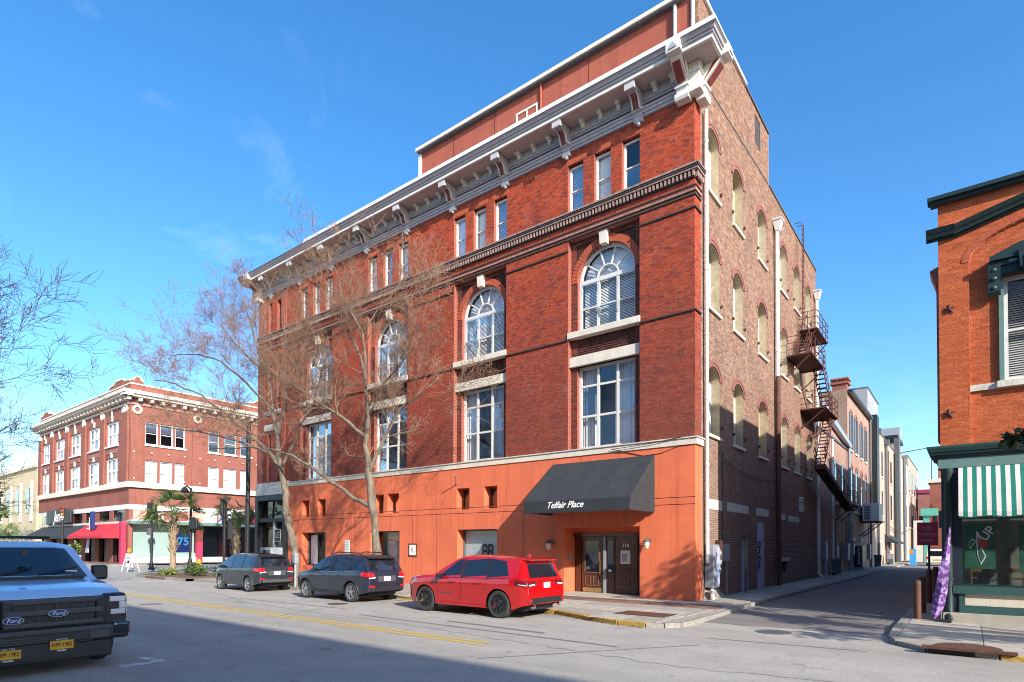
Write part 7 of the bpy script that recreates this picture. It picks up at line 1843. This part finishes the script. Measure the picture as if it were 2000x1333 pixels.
def traced_tree(name, label, base, limbs, seed, twig='bark_twig', kids=(6, 5, 4), maxlev=3, group='bare street trees', yplane=-4.6, tw_len=1.0):
    rr = random.Random(seed); t = thing(name, label, 'tree', base, group)
    trunk, limb, tw = MB(), MB(), MB(); done = []
    for li, (pts, r0, r1, dy, nk) in enumerate(limbs):
        n = len(pts); P = []
        for i, (x, z) in enumerate(pts):
            P.append(Vector((x, yplane+dy*(i/(n-1))+rr.gauss(0, .05), z)))
        if done:                                        # start on the wood it springs from
            near = min(done, key=lambda q: (q.x-P[0].x)**2+(q.z-P[0].z)**2); dyy = near.y-P[0].y
            for i in range(n): P[i].y += dyy*(1-i/n)**2
            P[0] = near.copy()
        # smooth the trace
        Q = [P[0]]
        for a, b in zip(P, P[1:]):
            for k in (1, 2, 3): Q.append(a+(b-a)*k/3+Vector((rr.gauss(0, .02), rr.gauss(0, .02), rr.gauss(0, .02))))
        done += Q; m = len(Q); rs = [r0+(r1-r0)*(i/(m-1))**.8 for i in range(m)]
        if li == 0: rs[0] *= 1.5; rs[1] *= 1.2
        rs = [q*rr.uniform(.86, 1.14) for q in rs]
        (trunk if li == 0 else limb).tube(Q, rs, 10 if r0 > .08 else 7, cap=True)
        for k in range(nk):
            u = rr.uniform(.25, 1.0); i = min(m-2, int(u*(m-1))); q = Q[i]; ax = (Q[i+1]-Q[i]).normalized()
            side = Vector((rr.gauss(0, 1), rr.gauss(0, .8), abs(rr.gauss(0, .7)))); side = (side-ax*side.dot(ax)).normalized()
            grow(limb, tw, q, ax*rr.uniform(.5, 1.0)+side*rr.uniform(.45, 1.0), rr.uniform(1.3, 2.9)*tw_len, rs[i]*rr.uniform(.28, .5), 0, rr, .5, 1.0, kids, .42, maxlev)
    trunk.build('trunk', 'bark', t, smooth=True, fixn=False); stuff(limb.build('branches', 'bark', t, smooth=True, fixn=False)); stuff(tw.build('crown', twig, t, smooth=True, fixn=False))
    return t
A = [([(-11.5, -.02), (-11.47, .59), (-11.39, 1.59), (-11.64, 3.06), (-11.92, 4.33), (-12.13, 5.09)], .19, .145, .0, 0),
     ([(-12.13, 5.05), (-12.51, 6.09), (-12.43, 7.37), (-12.54, 8.47), (-12.69, 9.15), (-13.15, 10.0), (-13.63, 10.79), (-14.45, 11.64), (-14.99, 12.55)], .125, .02, .6, 13),
     ([(-12.54, 8.4), (-12.29, 9.72), (-12.24, 10.71), (-12.73, 11.56), (-13.15, 12.14), (-13.53, 13.53), (-13.83, 14.52)], .075, .015, -.8, 11),
     ([(-12.62, 6.4), (-13.97, 7.54), (-15.66, 8.60), (-17.15, 9.57), (-18.24, 10.25)], .085, .018, -1.2, 11),
     ([(-12.12, 4.88), (-11.77, 5.80), (-11.30, 6.59), (-11.15, 7.10), (-10.41, 7.72), (-9.58, 7.95), (-8.85, 8.5)], .10, .02, .9, 11),
     ([(-11.87, 3.27), (-12.68, 3.84), (-13.81, 4.49), (-14.86, 5.08), (-16.62, 5.94), (-18.16, 6.37), (-19.62, 6.64), (-21.99, 6.81), (-23.6, 6.86)], .105, .02, -1.0, 8),
     ([(-12.09, 4.98), (-12.54, 5.62), (-13.95, 5.86), (-14.43, 6.29)], .05, .02, .6, 2),
     ([(-12.33, 7.42), (-11.59, 8.74), (-10.65, 9.61), (-9.8, 10.31), (-9.0, 11.14)], .06, .014, 1.2, 10),
     ([(-12.24, 10.71), (-11.63, 11.72), (-10.99, 12.40), (-10.2, 12.9)], .045, .012, .9, 8)]
traced_tree('bare_tree', 'bare street tree with a pale forked trunk behind the slate SUV', (-11.5, -4.6, 0), A, 21)
B = [([(-17.1, -.02), (-17.18, .86), (-17.55, 2.01), (-17.97, 3.47), (-18.26, 4.71), (-18.50, 5.59)], .20, .15, .0, 0),
     ([(-18.50, 5.55), (-19.29, 6.33), (-20.99, 7.48), (-23.10, 8.67), (-26.00, 10.20), (-29.0, 11.3), (-31.5, 11.9)], .13, .018, -.8, 20),
     ([(-19.29, 6.33), (-22.00, 7.27), (-24.75, 7.90), (-27.6, 8.42), (-30.3, 8.9)], .08, .016, -1.6, 13),
     ([(-18.50, 5.59), (-19.07, 7.01), (-19.57, 8.59), (-20.33, 10.50), (-21.62, 12.33), (-22.71, 14.19), (-23.57, 15.6)], .125, .016, .5, 20),
     ([(-19.07, 7.01), (-18.89, 8.99), (-19.16, 11.05), (-19.91, 13.00), (-20.43, 14.42)], .08, .014, 1.1, 14),
     ([(-18.46, 5.71), (-17.90, 6.64), (-17.53, 7.57), (-16.92, 8.70), (-16.53, 10.07), (-16.15, 11.42)], .085, .014, 1.0, 12),
     ([(-19.57, 8.59), (-21.56, 10.19), (-23.73, 11.66), (-26.2, 12.5), (-28.8, 12.9), (-30.6, 13.2)], .07, .013, -1.0, 17),
     ([(-20.33, 10.50), (-23.20, 12.38), (-25.0, 13.7), (-26.2, 14.7)], .06, .013, .6, 14)]
traced_tree('bare_tree', 'bare street tree with a leaning trunk and wide crown near the black shopfront', (-17.1, -4.6, 0), B, 5)
# bare tree reaching in from the left edge
DX = -3.2
Lf = [([(-28.0, -.02), (-28.0, 2.0), (-27.6, 4.2)], .24, .20, .0, 0),
      ([(-27.6, 4.2), (-24.5, 5.6), (-21.0, 6.4), (-17.2, 6.9), (-14.4, 7.0), (-12.2, 6.6)], .16, .016, .4, 14),
      ([(-27.6, 4.2), (-24.0, 4.6), (-19.0, 5.0), (-16.0, 5.5), (-13.2, 5.7)], .13, .015, .8, 11),
      ([(-27.6, 4.2), (-25.5, 7.0), (-21.5, 8.6), (-18.2, 9.1), (-16.0, 9.2)], .14, .015, -.3, 12),
      ([(-24.0, 4.6), (-20.0, 4.4), (-17.0, 4.7), (-15.2, 4.8)], .08, .014, 1.0, 7)]
Lf = [([(x+DX, z) for x, z in p], *r) for p, *r in Lf]
traced_tree('bare_tree', 'bare dark branches reaching in from the left edge of the picture', (-31.2, -16, 0), Lf, 9, twig='bark_dark', yplane=-16.0, kids=(6, 5, 4))

# palms: ringed trunk with old leaf bases and fans of narrow blades
def palm(label, x, y, h, cr, seed, n=26, bootz=.35, lean=0.0, pale=.15, r0=.17, z0=0.0):
    rr = random.Random(seed); t = thing('palm_tree', label, 'palm tree', (x, y, z0), 'palms at the street corner')
    tr = MB(); tr.tube([(x+lean*k/6, y, z0+h*k/6) for k in range(7)], [r0*1.35, r0*1.1, r0, r0, r0*1.05, r0*1.15, r0*.9], 12); tr.build('trunk', 'palm_trunk', t, smooth=True)
    bt = MB(); k = 0; z = h*bootz
    while z < h:
        a = k*2.4; xx = x+lean*z/h; c, s = math.cos(a), math.sin(a); w = .09
        b0 = Vector((xx+c*r0*.9, y+s*r0*.9, z0+z)); b1 = b0+Vector((c*.20, s*.20, .30)); q = Vector((-s, c, 0))*w
        bt.add([b0-q, b0+q, b1+q*.5, b1-q*.5, b0-q+Vector((c*.05, s*.05, -.03)), b0+q+Vector((c*.05, s*.05, -.03))], [(0, 1, 2, 3), (4, 5, 2, 3), (0, 4, 3), (1, 2, 5)])
        z += .075; k += 1
    stuff(bt.build('leaf_bases', 'palm_trunk', t))
    for f in range(n):
        a = f*2.399+rr.uniform(-.3, .3); el = rr.uniform(-.25, 1.4); top = Vector((x+lean, y, z0+h))
        d = Vector((math.cos(a)*math.cos(el), math.sin(a)*math.cos(el), math.sin(el))); pl = cr*rr.uniform(.42, .58)
        P = [top]; dd = d.copy()
        for i in range(5): dd = (dd+Vector((0, 0, -.13))).normalized(); P.append(P[-1]+dd*pl/5)
        m = MB(); m.tube(P, [.022, .02, .018, .015, .012, .01], 4, cap=False)
        tip = P[-1]; ax = dd; sd = ax.cross(Vector((0, 0, 1))); sd = sd.normalized() if sd.length > .1 else Vector((1, 0, 0)); upv = sd.cross(ax).normalized(); ro = rr.uniform(-.9, .9); sd, upv = sd*math.cos(ro)+upv*math.sin(ro), upv*math.cos(ro)-sd*math.sin(ro)
        for b in range(19):
            th = (b-9)/9*1.5; ln_ = cr*.5*(1-.28*abs(th)/1.5)*rr.uniform(.85, 1.1)
            bd = (ax*math.cos(th)+sd*math.sin(th)+upv*(.42*abs(th)-.1)).normalized(); w = sd*math.cos(th)-ax*math.sin(th); w = w.normalized()*.032
            p1 = tip+bd*ln_*.6; p2 = p1+(bd+Vector((0, 0, -.8))).normalized()*ln_*.42
            m.add([tip-w*.4, tip+w*.4, p1+w, p1-w, p2], [(0, 1, 2, 3), (3, 2, 4)])
        m.build('frond', 'palm_leaf_pale' if rr.random() < pale else 'palm_leaf', t, fixn=False)
palm('nearer palm with a pale ringed trunk in the planted island', -32.5, -3.75, 3.75, 2.35, 3, 26)
palm('palm with a shaggy trunk just behind the graphite hatchback', -35.0, 1.6, 4.2, 2.0, 4, 24, bootz=.05, pale=.25, r0=.26)
palm('bushy yellow green palm by the black awnings at the far left', -68.0, -6.0, 3.6, 3.0, 6, 30, pale=.55)
palm('small yellow green palm at the far left edge', -79.0, -7.5, 3.4, 3.0, 8, 24, pale=.5)

def leaves(mb, c, rad, n, size, rr, flat=.6):
    for i in range(n):
        while True:
            q = Vector((rr.uniform(-1, 1), rr.uniform(-1, 1), rr.uniform(-1, 1)))
            if q.length <= 1: break
        q = q*(.55+.45*rr.random()); p = Vector(c)+Vector((q.x*rad[0], q.y*rad[1], q.z*rad[2]))
        a = Vector((rr.gauss(0, 1), rr.gauss(0, 1), rr.gauss(0, flat))).normalized(); b = a.cross(Vector((rr.gauss(0, 1), rr.gauss(0, 1), rr.gauss(0, 1)))).normalized()
        l, w = size*rr.uniform(.7, 1.3), size*.32
        mb.add([p, p+a*l*.5+b*w, p+a*l, p+a*l*.5-b*w], [(0, 1, 2, 3)])
def bushy_tree(name, label, base, h, clumps, seed, leafm='leaf_dark', size=.16, per=420, trunk_r=.14, group=None):
    rr = random.Random(seed); t = thing(name, label, 'tree', base, group); x, y, z = base
    tr = MB(); tr.tube([(x, y, z-.05), (x+.05, y, z+h*.5), (x-.05, y+.05, z+h)], [trunk_r*1.3, trunk_r, trunk_r*.5], 8)
    tr.build('trunk', 'bark', t, smooth=True)
    lv, br = MB(), MB()
    for (cx, cy, cz, rx, ry, rz) in clumps:
        br.tube([(x, y, z+h*.6), ((x+cx)/2, (y+cy)/2, (z+h*.6+cz)/2+.2), (cx, cy, cz)], [.06, .04, .015], 5, cap=False)
        leaves(lv, (cx, cy, cz), (rx, ry, rz), max(60, int(per*rx*ry*rz)), size, rr)
    stuff(br.build('branches', 'bark', t)); stuff(lv.build('crown', leafm, t, fixn=False))
rr_ = random.Random(31)
mg = [(10.6+rr_.uniform(-.9, 1.4), -5.0+rr_.gauss(0, .9), 5.9+rr_.uniform(-1.4, 1.3), .75, .75, .6) for k in range(22)] + [(8.35, -4.2, 4.15, .26, .25, .18), (8.6, -4.3, 4.2, .30, .3, .24), (9.0, -4.3, 4.4, .4, .4, .3), (9.4, -4.3, 4.6, .4, .4, .35)]
bushy_tree('evergreen_tree', 'dark glossy evergreen leaves hanging in beside the shop awning', (10.6, -5.0, 0), 5.5, mg, 12, per=260, size=.19)
rr_ = random.Random(77)
bushy_tree('evergreen_tree', 'sparse street tree off to the right whose shade streaks the lane mouth', (16.4, -5.7, 0), 5.0, [(15.6+rr_.uniform(-2.2, 2.0), -8.0+rr_.uniform(-1.5, 1.7), 5.6+rr_.uniform(-1.2, 1.6), .6, .6, .4) for k in range(20)], 41, per=330, size=.24)
bushy_tree('evergreen_tree', 'dark evergreen tree at the far left before the tan building', (-88, -3.0, 0), 8, [(-90+k*1.1, -3+.5*math.sin(k), 7.5+2.2*math.cos(k*1.7), 1.9, 1.9, 1.2) for k in range(7)], 13, per=60, size=.5)

# shrubs on the island
def shrub(label, x, y, z, rx, rz, seed, m='leaf_mid', n=500, size=.12):
    rr = random.Random(seed); t = thing('shrub', label, 'shrub', (x, y, z), 'low shrubs on the planted island'); lv = MB(); leaves(lv, (x, y, z+rz*.55), (rx, rx*.8, rz*.65), n, size, rr); stuff(lv.build('foliage', m, t, fixn=False))
    st = MB()
    for k in range(6): st.tube([(x, y, z-.02), (x+rr.gauss(0, rx*.4), y+rr.gauss(0, rx*.4), z+rz*.6)], .012, 4)
    stuff(st.build('stems', 'bark_twig', t))
shrub('rounded green shrub beside the black lamp post base', -30.3, -3.4, .03, .85, .75, 1); shrub('low green shrub nearest the graphite hatchback', -28.6, -3.9, .03, .8, .6, 2); shrub('green shrub behind the island at the hatchback nose', -27.2, -3.2, .03, .8, .7, 3)
shrub('dry tawny grass tuft at the palm foot', -31.6, -4.4, .03, .9, .35, 4, 'palm_leaf_pale', 420, .14)
lt = MB(); rr = random.Random(8)                         # leaf litter on the bed and in the gutters
for i in range(900):
    if i < 520: x, y, z = rr.uniform(-33.5, -26.8), rr.uniform(-5.4, -2.2), .045
    else: x = rr.uniform(-9.5, 1.2); y = -5.62-.05*rr.random()-(0 if x < -2.2 else (x+2.2)*.36 if x < .4 else .95); z = RZ+.008
    a = rr.uniform(0, 6.28); s = rr.uniform(.02, .06)
    lt.add([(x+s*math.cos(a), y+s*math.sin(a), z), (x-s*.4*math.sin(a), y+s*.4*math.cos(a), z+.008), (x-s*math.cos(a), y-s*math.sin(a), z), (x+s*.4*math.sin(a), y-s*.4*math.cos(a), z+.004)], [(0, 1, 2, 3)])
o = lt.build('leaf_litter', 'wood_trim', fixn=False); stuff(o); o['label'] = 'dry brown leaf litter scattered on the bed and gutter'; o['category'] = 'leaves'
# ------------------------------------------------------------------ street furniture
def signal_head(t, x, y, z, ux, lit=None, m='metal_black', body='body'):
    """three-lamp head; ux = facing direction"""
    ux = Vector(ux).normalized(); sd = Vector((-ux.y, ux.x, 0))
    b = MB(); c = Vector((x, y, z))
    vs = []
    for dz in (-.52, .52):
        for s, f in ((-1, -1), (1, -1), (1, 1), (-1, 1)): vs.append(c+sd*.17*s+ux*.11*f+Vector((0, 0, dz)))
    b.add(vs, [(0, 1, 2, 3), (4, 7, 6, 5), (0, 4, 5, 1), (1, 5, 6, 2), (2, 6, 7, 3), (3, 7, 4, 0)]); h = b.build('signal_head', m, t)
    for k, col in enumerate(('lamp_red', 'lamp_amber', 'paint_teal')):
        q = c+ux*.115+Vector((0, 0, .34-.34*k)); pts = [q+sd*.12*math.cos(a)+Vector((0, 0, .12*math.sin(a))) for a in np.linspace(0, 2*math.pi, 17)[:-1]]
        MB().poly(pts).build('lens', 'signal_green' if lit == k else ('metal_black' if lit is None else col), h)
        v = MB()
        for a0, a1 in zip(np.linspace(.2, math.pi-.2, 9), np.linspace(.2, math.pi-.2, 9)[1:]):
            A_, B_ = [q+sd*.14*math.cos(a)+Vector((0, 0, .14*math.sin(a))) for a in (a0, a1)]; v.quad(A_, B_, B_+ux*.2, A_+ux*.2)
        v.build('visor', m, h, fixn=False)
def pole(t, x, y, z0, z1, r, m='metal_black', name='post', base=True):
    MB().tube([(x, y, z0), (x, y, z1)], r, 10).build(name, m, t)
    if base: MB().lathe((x, y, z0), [(r*2.6, 0), (r*2.6, .12), (r*1.8, .2), (r*1.5, .55), (r*1.1, .65)], 12).build('base', m, t)
t = thing('traffic_light', 'green traffic signal on a post left of the red awning', 'traffic light', (-61, -2, 0), 'traffic signals at the crossing'); pole(t, -61.1, -2, 0, 4.2, .10); signal_head(t, -61.1, -2, 4.85, (.75, -.66, 0), lit=2, m='rust_brown')
t = thing('traffic_light', 'dark traffic signals on the post before the white display window', 'traffic light', (-40.4, -2, 0), 'traffic signals at the crossing'); pole(t, -40.4, -2, 0, 5.2, .085); signal_head(t, -40.75, -2.05, 4.5, (-1, .1, 0)); signal_head(t, -40.1, -1.85, 3.9, (.2, 1, 0))
MB().box(-40.55, -40.25, -2.3, -2.1, 2.6, 3.1).build('pedestrian_signal', 'metal_dark', t)
t = thing('street_lamp', 'black lamp post with a sign plate standing among the shrubs', 'street lamp', (-32.5, -2.7, 0)); pole(t, -32.5, -2.7, .03, 5.6, .075); MB().lathe((-32.5, -2.7, .03), [(.30, 0), (.30, .18), (.2, .3), (.13, .8), (.09, 1.0)], 12).build('flared_base', 'metal_black', t); MB().tube([(-32.5, -2.7, 5.5), (-32.9, -2.8, 5.75), (-33.3, -2.9, 5.55)], .05, 6).build('arm', 'metal_black', t); MB().lathe((-33.1, -2.85, 5.3), [(.22, 0), (.26, .12), (.14, .34), (.04, .4)], 12).build('lantern', 'metal_black', t)
bevel(MB().box(-32.2, -31.3, -2.9, -2.75, 2.9, 3.55).build('signal_box', 'metal_black', t), .06)
t = thing('traffic_light', 'dark back of a traffic signal beside the tall black pole', 'traffic light', (-27.6, -2.9, 0), 'traffic signals at the crossing'); pole(t, -27.6, -2.9, 0, 4.6, .08); signal_head(t, -27.75, -2.9, 4.15, (-1, .3, 0)); signal_head(t, -27.3, -2.75, 2.75, (.2, 1, 0)); signal_head(t, -27.9, -2.75, 3.6, (.1, 1, 0))
t = thing('utility_pole', 'tall plain black pole left of the black shopfront', 'pole', (-23.8, -3.5, 0)); pole(t, -23.8, -3.5, 0, 8.6, .12); MB().lathe((-23.8, -3.5, 8.6), [(.13, 0), (.15, .05), (.02, .15)], 10).build('cap', 'metal_black', t)
t = thing('parking_sign', 'white parking sign on a thin post behind the slate SUV', 'sign', (-12.95, -4.9, 0)); MB().tube([(-12.95, -4.9, 0), (-12.95, -4.9, 2.1)], .025, 8).build('post', 'metal_grey', t); pn_ = bevel(MB().box(-13.12, -12.78, -4.945, -4.93, 1.55, 2.12).build('panel', 'metal_white', t), .01)
for z in (2.02, 1.92, 1.82, 1.72): MB().box(-13.08, -12.84, -4.949, -4.945, z, z+.035).build('print', 'ink_grey', pn_)
t = thing('parking_meter', 'grey parking meter post by the leaning bare tree', 'parking meter', (-16.6, -5.05, 0)); MB().tube([(-16.6, -5.05, 0), (-16.6, -5.05, 1.05)], .06, 8).build('post', 'metal_grey', t); bevel(MB().box(-16.72, -16.48, -5.15, -4.95, 1.05, 1.55).build('head', 'metal_grey', t), .04)
t = thing('news_box', 'grey metal newspaper box beside the black shopfront', 'news box', (-25.0, -1.0, 0)); bevel(MB().box(-25.9, -24.7, -1.6, -.8, .25, 1.75).build('case', 'metal_grey', t), .05); MB().box(-25.8, -24.8, -1.62, -1.601, .9, 1.6).build('window', 'car_glass', t)
for x in (-25.75, -24.85): MB().box(x-.05, x+.05, -1.3, -1.2, 0, .25).build('leg', 'metal_dark', t)
t = thing('barricade', 'small white traffic barricade with an orange lamp near the palm', 'barricade', (-41.5, -3.0, 0))
for dx in (-.55, .55):
    for dy in (-.25, .25): MB().tube([(-41.5+dx, -3+dy*1.6, RZ), (-41.5+dx, -3+dy*.2, 1.25)], .035, 6).build('leg', 'metal_white', t)
for z in (.92, .56, .2): MB().box(-42.1, -40.9, -3.12, -3.05, z, z+.3).build('board', 'metal_white', t)
MB().box(-41.7, -41.3, -3.13, -3.125, .5, .7).build('print', 'ink_black', t); MB().lathe((-41.6, -3.05, 1.25), [(.05, 0), (.14, .08), (.15, .25), (.08, .34)], 12).build('lamp', 'lamp_amber', t)
t = thing('fire_hydrant', 'yellow fire hydrant behind the nearer palm trunk', 'hydrant', (-34.6, -1.2, 0)); MB().lathe((-34.6, -1.2, 0), [(.2, 0), (.2, .06), (.14, .08), (.14, .6), (.2, .62), (.2, .68), (.15, .72), (.12, .85), (.04, .92)], 12).build('barrel', 'plate_yellow', t)
for dx in (-1, 1): MB().tube([(-34.6, -1.2, .5), (-34.6+dx*.26, -1.2, .5)], .075, 8).build('outlet', 'plate_yellow', t)
t = thing('planter', 'flower pot by the shopfront under the red awning', 'planter', (-67.5, 1.0, 0)); MB().lathe((-67.5, 1.0, 0), [(.3, 0), (.45, .7), (.48, .75), (.42, .75)], 12).build('pot', 'stone_weathered', t); lv = MB(); leaves(lv, (-67.5, 1.0, 1.6), (.5, .5, .9), 160, .3, random.Random(2)); stuff(lv.build('foliage', 'palm_leaf_pale', t, fixn=False))
# ------------------------------------------------------------------ small things that crowd the lane
def cable(label, pts, r=.015, m='metal_black'):
    return tag(MB().tube(pts, r, 5).build('wall_cable', m), label, 'cable', 'cables strung along the lane walls')
def sag(a, b, n=10, s=.3):
    a, b = Vector(a), Vector(b); return [tuple(a+(b-a)*k/n-Vector((0, 0, s*4*(k/n)*(1-k/n)))) for k in range(n+1)]
cable('black cable drooping below the first row of lane windows', sag((.05, 3.0, 5.3), (.05, 11, 5.2), s=.25)); cable('second black cable running on past the brown pipe', sag((.06, 11.2, 5.0), (.06, 20.4, 4.6), s=.35))
cable('cable running along the low brick building in the lane', sag((.12, 21.6, 5.3), (.12, 33.2, 5.1), s=.3)); cable('long cable sagging past the shuttered building', sag((.2, 33.6, 5.2), (.25, 60, 5.0), s=.6), .025); cable('cable bundle farther down the lane', sag((.25, 60.4, 4.6), (.3, 92, 4.8), s=.8), .04)
for k, (y, z, h, w) in enumerate(((22.6, 1.1, 1.0, .5), (26.8, 1.2, .8, .6), (31.6, .9, 1.3, .7), (34.3, 1.3, .9, .6), (44.4, .8, 1.4, .8), (52, .9, 1.5, .9))):
    b = thing('meter_box', ['small grey meter box nearest the corner downpipe', 'grey meter box between two lane doors', 'tall grey meter box by the dark lane door', 'grey box beside the shuttered building pipe', 'large grey box beyond the utility cabinet', 'farthest grey box on the tan lane wall'][k], 'meter box', (.1, y, z), 'meter boxes on the lane walls')
    bevel(MB().box(.03, .28, y, y+w, z, z+h).build('case', 'metal_grey', b), .015); MB().tube([(.12, y+w/2, z+h), (.12, y+w/2, z+h+1.8)], .03, 6).build('conduit', 'metal_dark', b)
for k, (y, w, m_) in enumerate(((35.6, 1.1, 'interior_dark'), (40.2, 1.3, 'paint_maroon'), (54, 1.4, 'metal_dark'), (62.5, 2.2, 'paint_white'), (74.5, 1.6, 'metal_dark'), (85, 2.4, 'paint_lilac'))):
    d = thing('lane_door', ['dark doorway of the shuttered building', 'maroon back door beside the air conditioner', 'grey steel door in the tan wall', 'white door under the black lane awning', 'dark door by the pilaster building', 'lilac door in the white building'][k], 'door', (.05, y, 0), 'back doors along the lane')
    MB().box(.0, .07, y-.12, y, 0, 2.45).build('jamb', 'stone_weathered', d); MB().box(.0, .07, y+w, y+w+.12, 0, 2.45).build('jamb', 'stone_weathered', d); MB().box(.0, .08, y-.15, y+w+.15, 2.45, 2.7).build('lintel', 'stone_cream', d); MB().box(.0, .045, y, y+w, 0, 2.45).build('leaf', m_, d)
for k, (x, y, h, m_, lab) in enumerate(((.55, 24.9, 1.05, 'metal_dark', 'dark wheeled bin by the lilac lane door'), (.6, 47.2, 1.1, 'paint_green', 'green wheeled bin by the tan building'), (.75, 57.5, 1.1, 'metal_grey', 'grey wheeled bin farther down the lane'))):
    b = thing('wheeled_bin', lab, 'bin', (x, y, 0), 'bins in the lane')
    MB().add([(x-.25, y-.27, .08), (x+.25, y-.27, .08), (x+.25, y+.27, .08), (x-.25, y+.27, .08), (x-.3, y-.33, h), (x+.3, y-.33, h), (x+.3, y+.33, h), (x-.3, y+.33, h)], [(0, 3, 2, 1), (4, 5, 6, 7), (0, 1, 5, 4), (1, 2, 6, 5), (2, 3, 7, 6), (3, 0, 4, 7)]).build('body', m_, b)
    MB().box(x-.33, x+.33, y-.36, y+.36, h, h+.06).build('lid', m_, b)
    for s in (-1, 1): MB().lathe((x-.2, y+s*.25, .1), [(.1, -.03), (.1, .03)], 10, 'y').build('wheel', 'tyre', b)
# the lane side of the corner shop and its neighbour
PWs = lambda u, d, z: (7.0-d, u, z)
for par, y0, n in ((RB, 3.0, 5), (bpy.data.objects[[o_.name for o_ in bpy.data.objects if o_.get('label', '').startswith('brick building behind the corner shop')][0]], 24.0, 5)):
    for k in range(n):
        y = y0+k*3.7
        for z0, z1 in ((1.2, 3.2), (6.0, 8.4)):
            w = MB()
            for a, b, c_, d_ in ((y, y+.1, z0, z1), (y+1.1, y+1.2, z0, z1), (y+.1, y+1.1, z1-.1, z1), (y+.1, y+1.1, z0, z0+.1), (y+.1, y+1.1, (z0+z1)/2-.04, (z0+z1)/2+.04)): w.pbox(PWs, a, b, .0, .05, c_, d_)
            w = w.build('window', 'paint_green_dark', par); MB().pbox(PWs, y+.1, y+1.1, .005, .02, z0+.1, z1-.1).build('pane', 'car_glass', w); MB().pbox(PWs, y-.1, y+1.3, .0, .10, z0-.14, z0-.002).build('sill', 'stone_weathered', w)
    MB().pbox(PWs, y0-1.5, y0+n*3.7, .0, .07, 4.6, 4.8).build('string_course', 'stone_weathered', par)
